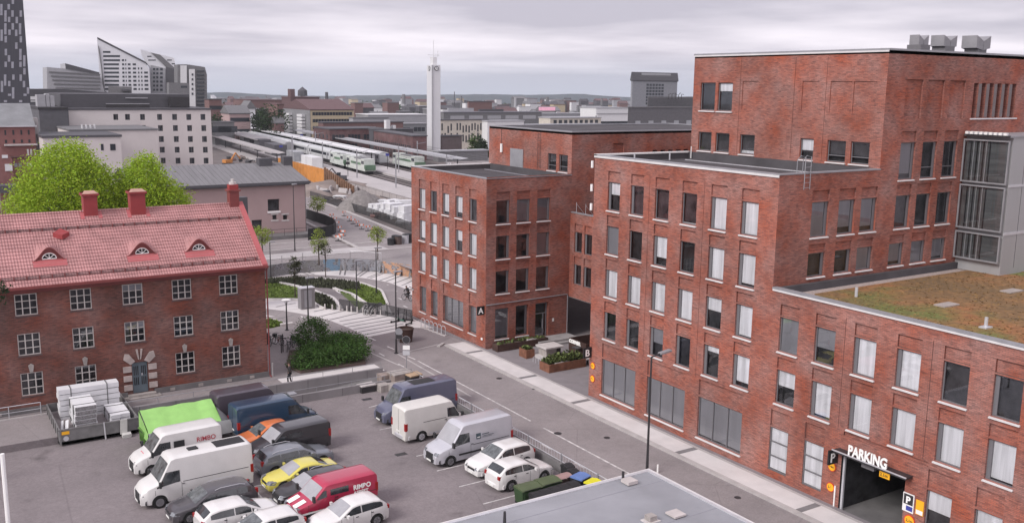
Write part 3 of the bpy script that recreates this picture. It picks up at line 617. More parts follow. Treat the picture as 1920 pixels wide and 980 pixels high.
        k.box(X0+.22, X0+.30, Ya+.15, Yb-.15, za+.02, zb-.02, m_stairbk); k.build('stair_rails', wn)
    k = MB(m_white)
    for j in range(9): y = Ya+.15+j*.33; k.box(X0-.25, X0-.05, y, y+.2, 20.33, 20.5, m_white); 
    k.box(X0-.28, X0+.1, Ya, Yb-.2, 20.24, 20.33, m_dark); k.build('icicle_guard', T)
    # roof ladder
    k = MB(m_grey); lx = 44.6
    for dx in (0, .5): k.tube([(lx+dx, YB+.5, 17.9), (lx+dx, YB+.5, 19.0), (lx+dx, YB+.25, 19.25), (lx+dx, YB-.1, 19.2), (lx+dx, YB-.1, 17.3)], .025, 5)
    for j in range(6): z = 17.4+j*.3; k.tube([(lx, YB-.1, z), (lx+.5, YB-.1, z)], .015, 4, cap=False)
    k.build('roof_ladder', T)
    # signs fixed to the wall
    signs_B(T)
    return T
def sedum():
    m, nt, b, N, L = nodes('sedum'); b.inputs['Roughness'].default_value = .95; g = N('ShaderNodeNewGeometry')
    def nz(s_, d=6):
        n = N('ShaderNodeTexNoise'); n.inputs['Scale'].default_value = s_; n.inputs['Detail'].default_value = d; n.inputs['Roughness'].default_value = .65; L(g.outputs['Position'], n.inputs['Vector']); return n.outputs['Fac']
    r = N('ShaderNodeValToRGB'); L(nz(.16), r.inputs[0]); e = r.color_ramp.elements
    e[0].position = .38; e[0].color = (.135, .082, .036, 1); e[1].position = .60; e[1].color = (.235, .095, .034, 1)
    q = e.new(.50); q.color = (.185, .098, .038, 1)
    r2 = N('ShaderNodeValToRGB'); L(nz(.11, 3), r2.inputs[0]); r2.color_ramp.elements[0].position = .54; r2.color_ramp.elements[1].position = .66
    mk = N('ShaderNodeMix'); mk.data_type = 'RGBA'; L(r2.outputs[0], mk.inputs[0]); L(r.outputs[0], mk.inputs[6]); mk.inputs[7].default_value = (.110, .115, .028, 1)
    h = N('ShaderNodeHueSaturation'); L(mk.outputs[2], h.inputs['Color']); mr = N('ShaderNodeMapRange'); L(nz(2.5), mr.inputs['Value']); mr.inputs['From Min'].default_value = .3; mr.inputs['From Max'].default_value = .7; mr.inputs['To Min'].default_value = .6; mr.inputs['To Max'].default_value = 1.5; L(mr.outputs[0], h.inputs['Value'])
    L(h.outputs[0], b.inputs['Base Color']); return m
m_yel = M('sign_yellow', (.85, .42, .02), .5, var=.03); m_redr = M('sign_red', (.6, .05, .02), .5); m_lett = M('sign_letters', (.85, .85, .83), .4, var=.02); m_blue = M('sign_blue', (.05, .06, .30), .5)
def round_sign(T, y, z, r=.26, txt=None, label=''):
    k = MB(m_redr); k.tube([(XB-.01, y, z), (XB-.045, y, z)], r, 28); o = k.build('round_sign')
    tag(o, label, 'sign'); o2 = MB(m_yel).tube([(XB-.046, y, z), (XB-.052, y, z)], r*.84, 28).build('sign_face', o)
    t = text_mesh(txt, r*.62, (XB-.055, y+r*.62, z-r*.2), (0, -1, 0), (0, 0, 1), (-1, 0, 0), .006, .004); t.build('sign_text', o, mat=m_black)
    return o
def signs_B(T):
    # canopy bar and letters over the garage door
    k = MB(m_dark); k.box(XB-.62, XB-.02, 28.0, 32.55, 3.50, 3.62, m_dark); k.box(XB-.66, XB-.60, 27.95, 32.6, 3.60, 3.66, m_lgrey); k.build('garage_canopy', T)
    t = text_mesh('PARKING', .78, (XB-.55, 31.62, 3.66), (0, -1, 0), (0, 0, 1), (-1, 0, 0), .06, .022)
    w = [v.y for v in t.v]; sc = (31.62-29.2)/(max(w)-min(w)); t.v = [Vector((v.x, 31.62-(31.62-v.y)*sc, v.z)) for v in t.v]
    t.build('sign_letters', T, mat=m_lett)
    k = MB(m_dark); k.box(XB-.72, XB-.66+.03, 32.42, 32.62, 0, 0, m_dark) if 0 else None
    k.box(XB-.80, XB-.05, 32.62, 32.72, 2.72, 3.55, m_black); s_ = k.build('projecting_sign', T)
    text_mesh('P', .72, (XB-.68, 32.61, 2.86), (1, 0, 0), (0, 0, 1), (0, -1, 0), .02, .012).build('letter', s_, mat=m_lett)
    k = MB(m_lgrey); k.box(XB+.02, XB+.14, 32.18, 32.30, 0, 3.3); k.box(XB-.06, XB-.02, 32.62, 32.70, .02, 1.35, m_white); k.build('door_guide', T)
    k = MB(m_yel); k.box(XB-.50, XB-.46, 29.0, 29.62, 3.12, 3.48); o = k.build('height_sign', T); text_mesh('2,1m', .24, (XB-.51, 29.58, 3.2), (0, -1, 0), (0, 0, 1), (-1, 0, 0), .006, .004).build('sign_text', o, mat=m_black)
    k = MB(m_frame); k.box(XB-.3, XB-.1, 30.1, 30.9, 3.15, 3.45); k.build('sensor_box', T)
    # information panels right of the opening
    k = MB(m_white); k.box(XB-.05, XB-.012, 27.78, 28.42, 1.62, 2.62); o = k.build('parking_sign'); tag(o, 'tall parking sign with white P right of the garage door', 'sign')
    MB(m_dark).box(XB-.056, XB-.051, 27.83, 28.37, 2.02, 2.57).build('sign_face', o); text_mesh('P', .5, (XB-.062, 28.24, 2.10), (0, -1, 0), (0, 0, 1), (-1, 0, 0), .008, .02).build('letter', o, mat=m_lett)
    MB(m_blue).box(XB-.056, XB-.051, 27.83, 28.2, 1.70, 1.95).build('blue_field', o)
    k = MB(m_yel); k.box(XB-.045, XB-.012, 27.22, 27.66, 1.7, 2.48); o = k.build('notice_sign'); tag(o, 'yellow and white notice panel beside the tall parking sign', 'sign'); MB(m_white).box(XB-.05, XB-.046, 27.25, 27.63, 1.73, 1.95).build('white_field', o)
    round_sign(T, 27.95, 1.18, .32, '2,1m', 'round yellow sign with red rim below the tall parking sign')
    round_sign(T, 32.98, 2.36, .27, '14m', 'upper round yellow sign with red rim left of the garage door')
    round_sign(T, 32.98, 1.15, .27, '2,1', 'lower round yellow sign with red rim left of the garage door')
    round_sign(T, 55.0, 2.55, .27, '2,1', 'upper round yellow sign at the courtyard corner of the wing')
    round_sign(T, 55.0, 1.55, .27, '5 t', 'lower round yellow sign at the courtyard corner of the wing')
    k = MB(m_black); k.box(XB-.75, XB-.02, 55.2, 55.3, 3.15, 3.95); o = k.build('letter_sign'); tag(o, 'black projecting sign with white letter B at the courtyard corner', 'sign'); text_mesh('B', .72, (XB-.62, 55.19, 3.3), (1, 0, 0), (0, 0, 1), (0, -1, 0), .02, .012).build('letter', o, mat=m_lett)
office_B()
# roof-top ventilation cowls on the tower block
def cowl(x, y, w, h, label, rot=0):
    T = thing('ventilation_cowl', label, 'vent', (x, y, 25.5), rot, 'ventilation cowls on the tower block roof')
    k = MB(m_grey); k.box(-.5, .5, -.5, .5, 0, .5); k.build('duct', T, raw=True, mat=m_frame)
    k = MB(m_grey); a = w/2
    for s_ in (-1, 1):
        k.extrude([(s_*.02, -a*.7, .35), (s_*a, -a*.7, .5), (s_*a, -a*.7, .5+h), (s_*.02, -a*.7, .35+h*.75)], (0, a*1.4, 0))
    k.build('hood', T, raw=True, mat=M('cowl_grey', (.24, .235, .25), .55) if 'cowl_grey' not in D.materials else D.materials['cowl_grey'])
cowl(56.3, 39.4, 1.0, .62, 'leftmost pale grey ventilation cowl on the tower block roof'); cowl(59.1, 39.5, 1.4, .7, 'middle grey ventilation cowl on the tower block roof'); cowl(62.9, 39.6, 1.6, .82, 'rightmost wide grey ventilation cowl on the tower block roof')
for p, l, c in (((1848, 614), 'short vent pipe on a pale pad at the near edge of the green roof', 1), ((1605, 556), 'short vent pipe standing in the green roof by its left parapet', 0), ((1853, 509), 'short vent pipe at the far edge of the green roof by the glass stair tower', 0)):
    w = onz(*p, 11.2); k = MB(m_lgrey); k.tube([(w.x, w.y, 11.2), (w.x, w.y, 11.75)], .09, 8)
    if c: k.box(w.x-.3, w.x+.3, w.y-.2, w.y+.2, 11.2, 11.27)
    tag(rebase(k.build('vent_pipe')), l, 'pipe')
for p, l in (((1775, 572), 'pale rectangular hatch lying in the middle of the green roof'), ((1897, 546), 'small pale hatch at the right of the green roof')):
    w = onz(*p, 11.2); tag(rebase(MB(M('hatch_'+str(int(w.x)), (.32, .28, .26), .8)).box(w.x-.7, w.x+.7, w.y-.35, w.y+.35, 11.2, 11.27).build('roof_hatch')), l, 'hatch')
# ================================================================ OFFICE BUILDING A with its taller rear block and bridge
XA, YA, HA = 42.65, 70.71, 15.15
def office_A():
    T = thing('office_building', 'red brick office building with letter A on its corner behind the courtyard', 'building', (XA, YA, 0)); mb = MB(BR); W = []
    Y1 = 85.1; S = lambda y: Y1-y; ops = []
    bl = [[1, 0, .9, .8, 0], [.95, 1, 1, .5, 1], [1, 1, 1, 1, 1]]
    for r, zb in enumerate((11.2, 8.1, 4.98)):
        for c, y in enumerate((82.82, 80.45, 78.05, 75.55, 73.02)):
            s0, s1 = S(y)-.66, S(y)+.66; ops.append((s0, s1, zb, zb+2.0, .34, m_int)); ops.append((s0, s1, zb+2.08, zb+2.85, .12, BR)); W.append(((XA, Y1), (0, -1), s0, s1, zb, zb+2.0, dict(vent='l', blind=bl[r][c], bm=m_blind)))
    for y0, y1, mu in ((83.4, 82.05, 0), (81.02, 79.68, 0), (78.6, 74.7, 2), (73.68, 72.32, 0)): s0, s1 = S(y0), S(y1); ops.append((s0, s1, .95, 3.5, .40, m_int)); ops.append((s0, s1, 3.6, 4.6, .12, BR)); W.append(((XA, Y1), (0, -1), s0, s1, .95, 3.5, dict(mull=mu, blind=1, bm=m_blindg, inset=.26)))
    ops.append(groove(0, S(79.25), .2, 15)); facade(mb, (XA, Y1), (0, -1), Y1-YA, -.1, HA, ops, BR)
    ops = []; Sx = lambda x: x-XA; XR = 51.66; bl = [[0, 1, 1], [0, 0, 1], [0, 0, 0]]
    for r, zb in enumerate((11.18, 8.05, 4.93)):
        for c, x in enumerate((44.37, 46.5, 48.68)):
            s0, s1 = Sx(x)-.7, Sx(x)+.7; ops.append((s0, s1, zb, zb+2.05, .34, m_int)); ops.append((s0, s1, zb+2.13, zb+2.8, .12, BR)); W.append(((XA, YA), (1, 0), s0, s1, zb, zb+2.05, dict(vent='r', blind=bl[r][c], bm=m_blindg)))
    ops.append((Sx(43.66), Sx(45.06), .78, 3.55, .34, m_int)); W.append(((XA, YA), (1, 0), Sx(43.66), Sx(45.06), .78, 3.55, dict(blind=1, bm=m_blindg)))
    ops.append((Sx(45.84), Sx(47.2), .8, 3.6, .5, m_int)); W.append(((XA, YA), (1, 0), Sx(45.84), Sx(47.2), .8, 3.6, dict(vent='r', inset=.3)))
    ops.append((Sx(47.97), Sx(49.42), .42, 3.6, .6, m_int))
    rear = [(Sx(56.4), Sx(57.7), 16.6, 17.94, .12, BR)]
    for i in range(5): ops.append((Sx(61.25+i*1.0), Sx(61.25+i*1.0)+.6, 16.9, 17.2, .5, m_int))
    facade(mb, (XA, YA), (1, 0), XR-XA+.001, -.1, 15.3, [o for o in ops if o[0] < 9], BR); 
    facade(mb, (XR, YA), (1, 0), 24, 3.9, 19.0, [(a-(XR-XA), b-(XR-XA), c, d, e, f) for a, b, c, d, e, f in ops+rear if a > 9.2], BR)
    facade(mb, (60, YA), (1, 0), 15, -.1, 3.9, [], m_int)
    # rear block west face
    ops = []; Y2 = 85.2; S2 = lambda y: Y2-y
    for y0, y1 in ((74.55, 73.15), (72.7, 71.32)): ops.append((S2(y0), S2(y1), 15.35, 16.93, .3, m_int)); W.append(((XR, Y2), (0, -1), S2(y0), S2(y1), 15.35, 16.93, dict(style='low')))
    ops.append((S2(81.04), S2(78.75), 14.78, 16.96, .12, m_grey))
    facade(mb, (XR, Y2), (0, -1), Y2-YA, 14.3, 19.0, ops, BR)
    mb.face([(XA, Y1, -.1), (76, Y1, -.1), (76, Y1, 19), (XR, Y1, 19), (XR, Y1, HA), (XA, Y1, HA)], BR)
    # bridge over the passage
    ops = []; Yb = YA-.02; Sb = lambda y: Yb-y; XC = XR
    for y0, y1 in ((70.0, 68.85), (68.5, 67.35), (65.6, 64.4), (64.1, 62.95), (61.2, 60), (59.7, 58.5)):
        for zb in (8.2, 5.2): ops.append((Sb(y0), Sb(y1), zb, zb+1.87, .34, m_int)); ops.append((Sb(y0), Sb(y1), zb+1.95, zb+2.6, .12, BR)); W.append(((XC, Yb), (0, -1), Sb(y0), Sb(y1), zb, zb+1.87, dict(vent='l', sill=False)))
    facade(mb, (XC, Yb), (0, -1), Yb-55.52, 3.9, 11.75, ops, BR); mb.box(XC, 60, 55.52, Yb, 3.85, 3.9, m_concd); mb.box(XC+.002, 60, 55.52, Yb, 11.3, 11.4, m_roof)
    mb.face([(60, 55.52, -.1), (60, Yb, -.1), (60, Yb, 11.75), (60, 55.52, 11.75)], m_int)  # dark end face stands in for the shade of the passage
    mb.build('wall', T)
    for q in W: window(T, *q[:6], **q[6])
    # entrance door
    k = MB(m_frame); x0, x1, y = 47.99, 49.4, YA+.3
    k.box(x0, x0+.08, y, y+.1, .43, 3.55); k.box(x1-.08, x1, y, y+.1, .43, 3.55); k.box(x0+.08, x1-.08, y, y+.1, 3.45, 3.55); k.box(x0+.08, x1-.08, y, y+.1, 2.5, 2.58); k.box(x1-.42, x1-.34, y, y+.1, .43, 2.5); k.box(x0+.08, x0+.16, y, y+.1, .43, 2.5); k.box(x0+.16, x1-.42, y, y+.1, .43, .62)
    dr = k.build('entrance_door', T, mat=m_grey); MB(GL).face([(x0+.08, y+.05, .6), (x1-.08, y+.05, .6), (x1-.08, y+.05, 3.45), (x0+.08, y+.05, 3.45)]).build('pane', dr); MB(m_lgrey).box(x1-.52, x1-.47, y-.08, y-.04, 1.1, 2.0).build('handle', dr)
    MB(m_white).box(49.85, 50.05, YA-.02, YA-.004, 1.7, 2.0).build('notice_plate', T)
    # rain pipe and slim canopy rail, wall lamp, roof door, ladder
    k = MB(m_grey); k.tube([(42.7, YA-.06, 4.02), (51.45, YA-.06, 4.12), (51.52, YA-.06, 4.0), (51.52, YA-.06, .2)], .045, 6); k.build('rain_pipe', T)
    k = MB(m_roof); k.face([(XA+.3, YA+.3, 14.7), (XR, YA+.3, 14.7), (XR, Y1-.3, 14.7), (XA+.3, Y1-.3, 14.7)]); k.box(XA+.3, XA+.34, YA+.3, Y1-.3, 14.7, HA); k.box(XA+.34, XR, Y1-.34, Y1-.3, 14.7, HA); k.box(XR, 76, YA, Y1, 18.8, 18.98); k.box(XR-.14, XR-.004, YA+.35, Y1-.35, 14.7, 15.22)
    k.build('roof', T)
    k = MB(m_roofl); k.box(XR-1.35, XR-1.25, YA+2.4, Y1-1.2, 14.7, 14.75); k.build('roof_gutter', T)
    k = MB(m_grey); parapet(k, XA, XR, YA, Y1, HA, m_grey, sides='ws'); k.box(XA-.05, XR, Y1-.34, Y1+.05, HA, HA+.09, m_white); parapet(k, XR, 76, YA, Y1, 19.0, m_grey, h=.1); k.build('parapet_cap', T)
    MB(m_grey).box(XR-.06, XR-.01, 78.72, 81.06, 14.8, 17.0).build('roof_door', T)
    k = MB(m_white); k.tube([(XR-.12, 82.6, 16.5), (XR-.12, 82.6, 17.35)], .14, 8); k.tube([(XR-.04, 82.75, 17.3), (XR-.04, 82.75, 18.8)], .02, 4, m_dark); k.build('wall_lamp', T)
    k = MB(m_dark)
    for dy in (0, .4): k.tube([(XR-.1, 75.7+dy, 15.4), (XR-.1, 75.7+dy, 18.9)], .018, 4)
    for j in range(11): k.tube([(XR-.1, 75.7, 15.6+j*.3), (XR-.1, 76.1, 15.6+j*.3)], .012, 4)
    k.build('roof_ladder', T)
    k = MB(m_lgrey)
    for y in (70.0, 68.6, 66.6): k.tube([(XC+.15, y, 11.7), (XC+.15, y, 12.75)], .02, 4); k.tube([(XC+1.0, y, 11.7), (XC+.15, y, 12.6)], .015, 4)
    k.box(XC-.05, XC+.2, 55.6, Yb-.1, 11.75, 11.85, m_grey); k.build('roof_railing', T)
    k = MB(m_white); k.tube([(XR-.0-9, Y1, 0), (XR-9, Y1, 0)], .01, 3) if 0 else None
    for z in (13.3, 14.8): pass
    # letter A sign
    k = MB(m_black); k.box(XA-.75, XA-.02, YA+.15, YA+.24, 3.15, 3.95); o = k.build('letter_sign'); tag(o, 'black projecting sign with white letter A on the near corner of the rear office', 'sign'); text_mesh('A', .72, (XA-.64, YA+.14, 3.3), (1, 0, 0), (0, 0, 1), (0, -1, 0), .02, .012).build('letter', o, mat=m_lett)
    k = MB(m_black); k.box(XA-.45, XA-.05, 84.7, 84.8, 2.75, 2.95); k.tube([(XA-.1, 84.75, 3.0), (XA-.5, 84.75, 3.2)], .03, 5); o = k.build('wall_sign'); tag(o, 'small dark street name plate high on the far corner of office A', 'sign'); MB(m_white).box(XA-.45, XA-.05, 84.68, 84.698, 2.77, 2.93).build('plate', o)
    k = MB(m_white); k.box(XA-.06, XA-.004, 71.15, 71.4, .75, .95); k.build('socket_cover', T)
office_A()
# pipes sticking up on B's far roof corner
for z, l in ((17.3, 'upper'), (15.6, 'middle'), (14.2, 'lower')):
    k = MB(m_white); k.tube([(XB-.12, 55.62, z), (XB-.12, 55.62, z+.5)], .10, 8); o = k.build('wall_spotlight'); tag(rebase(o), l+' small white lamp on the far edge of the street wing', 'lamp')
# ---------------------------------------------------------------- courtyard things
m_corten = M('corten_steel', (.190, .082, .050), .85, var=.35, vs_=2.5, detail=8); m_cdark = M('dark_corten', (.060, .032, .026), .85, var=.3, vs_=2)
m_fol = M('herb_leaves', (.085, .110, .030), .8, island=.5); m_stone = M('stone', (.33, .30, .285), .9, var=.25, vs_=2, bump=.2); m_stone2 = M('pale_stone', (.50, .47, .46), .9, var=.15, vs_=2)
def planter(label, x0, x1, y0, y1, h, mat, leaves=0, lh=.5, soil=.08, stones=0, rz=0, name='planter', z=.02):
    T = thing(name, label, 'planter', ((x0+x1)/2, (y0+y1)/2, z)); a, b = (x1-x0)/2, (y1-y0)/2; k = MB(mat); t = .07
    k.box(-a, a, -b, -b+t, 0, h); k.box(-a, a, b-t, b, 0, h); k.box(-a, -a+t, -b+t, b-t, 0, h); k.box(a-t, a, -b+t, b-t, 0, h); k.build('box', T, raw=True)
    MB(m_soil).box(-a+t, a-t, -b+t, b-t, h*.3, h-soil).build('soil', T, raw=True); r_ = random.Random(int(x0*100))
    if leaves:
        k = MB(m_fol)
        for _ in range(leaves):
            x, y = r_.uniform(-a+.15, a-.15), r_.uniform(-b+.15, b-.15); an = r_.random()*6.28; c, s_ = math.cos(an), math.sin(an); hh = lh*r_.uniform(.2, 1)*(1-.5*abs(x/a)**2); q = r_.uniform(.04, .1); e = r_.uniform(-.2, .2); zz = h-soil+hh*r_.uniform(0, .9)
            k.face([(x-c*q, y-s_*q, zz), (x+c*q, y+s_*q, zz), (x+c*q+e, y+s_*q+e*.5, zz+q*2), (x-c*q+e, y-s_*q+e*.5, zz+q*2.2)])
        k.build('foliage', T, raw=True)
    for i in range(stones):
        w = r_.uniform(.15, .4); x, y = r_.uniform(-a+.3, a-.3), r_.uniform(-b+.2, b-.2); k = MB(m_stone2); k.box(x-w, x+w, y-.12, y+.12, h-soil-.02, h-soil+r_.uniform(.06, .16)); k.build('stone', T, raw=True)
    return T
planter('long low dark steel planter along the front wall of office A', 43.1, 48.5, 69.35, 70.25, .62, m_cdark, 120, .2, .06, 3)
planter('rusty steel planter full of green herbs at the pavement edge', 44.0-.55, 47.4-.2, 61.9, 63.3, .68, m_corten, 900, .75, .05, 4)
planter('tiny rusty planter box left of the grey cabinet', 44.15, 45.0, 66.35, 67.5, .75, m_corten, 120, .3)
T = planter('large dark empty steel box planter with white lettering', 48.3, 50.9, 63.4, 65.9, 1.45, m_cdark, 0, soil=1.0, name='box_planter')
t = text_mesh('CORNER', .40, (48.27, 65.8, 1.12), (0, -1, 0), (0, 0, 1), (-1, 0, 0), .05, .03); t.build('lettering', T, mat=m_lett)
planter('low dark steel planter with bare stems beside the passage', 51.2, 54.6, 64.8, 67.3, .75, m_cdark, 260, .45)
def cabinet():
    T = thing('terrace_table', 'pale stone topped grey cabinet between two planters in the courtyard', 'cabinet', (46.2, 65.8, .02)); 
    MB(m_stone).box(-.75, .75, -.6, .6, 0, .95).build('body', T, raw=True); MB(m_stone2).box(-.95, .95, -.8, .8, .95, 1.08).build('top', T, raw=True); MB(m_stone2).box(-1.15, -.76, -.75, .75, 0, .28).build('step', T, raw=True)
    MB(m_dark).box(.30, .72, -.615, -.6, .1, .9).build('door', T, raw=True)
cabinet()
k = MB(m_conc); k.box(47.4, 51.6, 69.0, YA-.02, 0, .4); k.box(47.0, 51.6, 68.6, 69.0, 0, .2, m_conc); tag(rebase(k.build('entrance_steps')), 'two grey concrete steps in front of the glass entrance door', 'steps')
def curved_bench():
    T = thing('curved_bench', 'curved low metal rail bench by the dark box planter', 'bench', (49.3, 62.0, .02)); k = MB(m_stone2); P = []
    for i in range(13):
        a = i/12; x = lerp(-2.0, 3.2, a); y = .9*math.sin(a*3.0)*.5+lerp(.4, -.6, a)*.4; P.append((x, y, .5+.0*a))
    rows = [[(x, y-.05, z-.06), (x, y-.05, z), (x, y+.35, z), (x, y+.35, z-.06)] for x, y, z in P]; k.grid(rows, close=True); k.build('seat', T, raw=True)
    for i in (1, 6, 11): x, y, z = P[i]; MB(m_dark).box(x-.04, x+.04, y+.05, y+.25, 0, .45).build('leg', T, raw=True)
curved_bench()
k = MB(m_dark); w = (47.9, 64.2); k.tube([(w[0], w[1], 0), (w[0], w[1], 1.0)], .05, 8); k.tube([(w[0], w[1], 1.0), (w[0], w[1], 1.04)], .42, 16); k.tube([(w[0], w[1], 0), (w[0], w[1], .03)], .25, 12); tag(rebase(k.build('bistro_table')), 'small round dark bistro table in the courtyard', 'table')
k = MB(m_white)
for i in range(5):
    pass
# ribs of a bicycle stand at the planter
def bike_stand():
    T = thing('bicycle_stand', 'low row of metal hoops between the cabinet and the pavement', 'bike rack', (44.4, 64.6, .02)); k = MB(m_lgrey)
    for i in range(5):
        y = -.9+i*.4; k.tube([(-.25, y, 0), (-.25, y, .4), (.15, y, .55), (.25, y, .35), (.25, y, 0)], .02, 5)
    k.build('hoops', T, raw=True)
bike_stand()
# ================================================================ OLD RED BRICK BUILDING
m_tile_r = None
def roof_tiles():
    m, nt, b, N, L = nodes('metal_roof_tiles'); b.inputs['Roughness'].default_value = .6; g = N('ShaderNodeNewGeometry'); sp = N('ShaderNodeSeparateXYZ'); L(g.outputs['Position'], sp.inputs[0])
    def m_(op, a, b_=None):
        n = N('ShaderNodeMath'); n.operation = op
        for i, v in enumerate((a, b_)):
            if v is None: continue
            if isinstance(v, (int, float)): n.inputs[i].default_value = v
            else: L(v, n.inputs[i])
        return n.outputs[0]
    col = m_('FRACT', m_('MULTIPLY', sp.outputs[0], 5.3)); cosx = m_('COSINE', m_('MULTIPLY', sp.outputs[0], 33.3))
    n = N('ShaderNodeTexNoise'); n.inputs['Scale'].default_value = .8; n.inputs['Detail'].default_value = 6; L(g.outputs['Position'], n.inputs['Vector'])
    n2 = N('ShaderNodeTexNoise'); n2.inputs['Scale'].default_value = 6; n2.inputs['Detail'].default_value = 3; L(g.outputs['Position'], n2.inputs['Vector'])
    v = N('ShaderNodeMapRange'); L(m_('ADD', n.outputs['Fac'], m_('MULTIPLY', n2.outputs['Fac'], .5)), v.inputs['Value']); v.inputs['From Min'].default_value = .5; v.inputs['From Max'].default_value = 1; v.inputs['To Min'].default_value = .78; v.inputs['To Max'].default_value = 1.2
    h = N('ShaderNodeHueSaturation'); h.inputs['Color'].default_value = (.385, .192, .188, 1); L(v.outputs[0], h.inputs['Value']); L(h.outputs[0], b.inputs['Base Color'])
    bp = N('ShaderNodeBump'); bp.inputs['Strength'].default_value = .5; bp.inputs['Distance'].default_value = .04; L(cosx, bp.inputs['Height']); L(bp.outputs[0], b.inputs['Normal'])
    return m
def old_building():
    m_oldw = M('old_white_frame', (.50, .47, .45), .6, var=.1)
    YL, XR, XL = 72.58, 23.53, -12.0; EZ, RZ, DP = 9.35, 13.3, 5.4
    T = thing('old_brick_building', 'old red brick building with red tiled roof and white lattice windows', 'building', (XR, YL, 0)); m_tr = roof_tiles(); mb = MB(BRO); W = []; ops = []
    S = lambda x: x-XL; cs = [20.65-3.5*i for i in range(9)]
    for c, x in enumerate(cs):
        for zb, h in ((7.0, 1.52), (4.16, 1.56), (1.25, 1.65)):
            if c == 2 and zb < 2: continue
            s0, s1 = S(x)-.71, S(x)+.71; ops.append((s0, s1, zb, zb+h, .3, m_int)); W.append(((XL, YL), (1, 0), s0, s1, zb, zb+h, dict(style='grid3', fm=m_oldw, inset=.08, sill=False, blind=(.3 if (c*7+int(zb)) % 3 == 0 else 0), bm=m_blindg)))
    dx = 13.85; ops.append((S(dx)-.55, S(dx)+.55, .25, 2.6, .3, m_int))
    facade(mb, (XL, YL), (1, 0), XR-XL, -.1, EZ+.1, ops, BRO)
    mb.face([(XR, YL, -.1), (XR, YL+2*DP, -.1), (XR, YL+2*DP, EZ), (XR, YL+DP, RZ), (XR, YL, EZ)], BRO); mb.face([(XL, YL, -.1), (XL, YL+2*DP, -.1), (XL, YL+2*DP, EZ), (XL, YL+DP, RZ), (XL, YL, EZ)], BRO); mb.face([(XL, YL+2*DP, -.1), (XR, YL+2*DP, -.1), (XR, YL+2*DP, EZ), (XL, YL+2*DP, EZ)], BRO)
    mb.build('wall', T)
    for q in W: window(T, *q[:6], **q[6])
    for q in W[:]:
        x0, x1, zb, zt = XL+q[2], XL+q[3], q[4], q[5]; 
        k = MB(m_dark); k.box(x0-.07, x1+.07, YL-.05, YL-.004, zb-.1, zb-.01); k.build('window_sill', T, mat=D.materials.get('slate') or M('slate', (.10, .07, .07), .7))
    # keystones over the ground floor windows
    for c, x in enumerate(cs):
        if c == 2: continue
        k = MB(m_stone); k.extrude([(x-.10, YL-.08, 2.93), (x+.10, YL-.08, 2.93), (x+.18, YL-.08, 3.42), (x, YL-.08, 3.55), (x-.18, YL-.08, 3.42)], (0, .075, 0)); k.build('keystone', T)
    # plinth, dark granite with pale vents
    k = MB(m_concd); k.box(XL, dx-.95, YL-.10, YL-.004, -.1, .42); k.box(dx+.95, XR+.06, YL-.10, YL-.004, -.1, .42)
    for x in (16.1, 18.2, 20.4, 22.2, 10.2, 7.3, 4.4): k.box(x-.18, x+.18, YL-.125, YL-.10, .08, .30, m_stone)
    k.build('plinth', T)
    # portal stones and door
    for sx in (-1, 1):
        for z in (.55, 1.25, 1.95): k = MB(m_stone2); k.box(*sorted((dx+sx*.60, dx+sx*1.18)), YL-.12, YL-.004, z, z+.42); k.build('portal_stone', T, mat=D.materials.get('portal_stone') or M('portal_stone', (.42, .36, .34), .9, var=.2, vs_=2))
        k = MB(); k.extrude([(dx+sx*.32, YL-.12, 2.72), (dx+sx*.66, YL-.12, 2.50), (dx+sx*1.12, YL-.12, 2.92), (dx+sx*1.02, YL-.12, 3.35), (dx+sx*.72, YL-.12, 3.30)][::sx], (0, .115, 0)); k.build('portal_stone', T, mat=D.materials['portal_stone'])
        k = MB(); k.extrude([(dx+sx*.03, YL-.14, 2.85), (dx+sx*.10, YL-.14, 2.85), (dx+sx*.24, YL-.14, 3.6), (dx+sx*.10, YL-.14, 3.6)][::sx], (0, .135, 0)); k.build('portal_stone', T, mat=D.materials['portal_stone'])
    k = MB(m_stone); k.box(dx-1.25, dx+1.3, YL-.75, YL-.006, -.1, .08); k.box(dx-.95, dx+1.0, YL-.45, YL-.006, .08, .24); k.build('doorstep', T)
    dm = M('door_blue', (.12, .155, .18), .6, var=.1); k = MB(dm); k.box(dx-.53, dx+.53, YL+.1, YL+.16, .26, 2.58)
    dr = k.build('front_door', T)
    for sx in (-1, 1):
        for z0, z1 in ((.85, 1.45), (1.6, 2.3)):
            for i in range(3): x = dx+sx*(.13+i*.13); MB(m_int).box(x-.035, x+.035, YL+.085, YL+.1, z0, z1).build('door_slot', dr)
    MB(m_lgrey).box(dx+.1, dx+.2, YL+.07, YL+.1, 1.55, 1.72).build('handle', dr)
    # roof: stepped tile courses as real overlapping strips
    k = MB(m_tr); ex = .55; NY = 21; run = DP+ex; rise = RZ-EZ+ .30
    def rf(t, side):   # t 0 at eaves .. 1 at ridge
        y = YL-ex+run*t if side < 0 else YL+2*DP+ex-run*t
        return y, EZ-.28+rise*t
    for side in (-1, 1):
        for i in range(NY):
            y0, z0 = rf(i/NY, side); y1, z1 = rf((i+1)/NY, side); up = .07
            a, b = XL, XR-.32
            q = [(a, y0, z0+up), (b, y0, z0+up), (b, y1, z1+.008), (a, y1, z1+.008)]; k.face(q if side < 0 else q[::-1]); q = [(a, y0, z0), (b, y0, z0), (b, y0, z0+up), (a, y0, z0+up)]; k.face(q if side < 0 else q[::-1])
    roof = k.build('roof', T)
    k = MB(m_tr); k.tube([(XL, YL+DP, RZ+.03), (XR-.3, YL+DP, RZ+.03)], .12, 8); k.build('ridge_cap', T)
    k = MB(m_red)   # barge boards / gable flashing
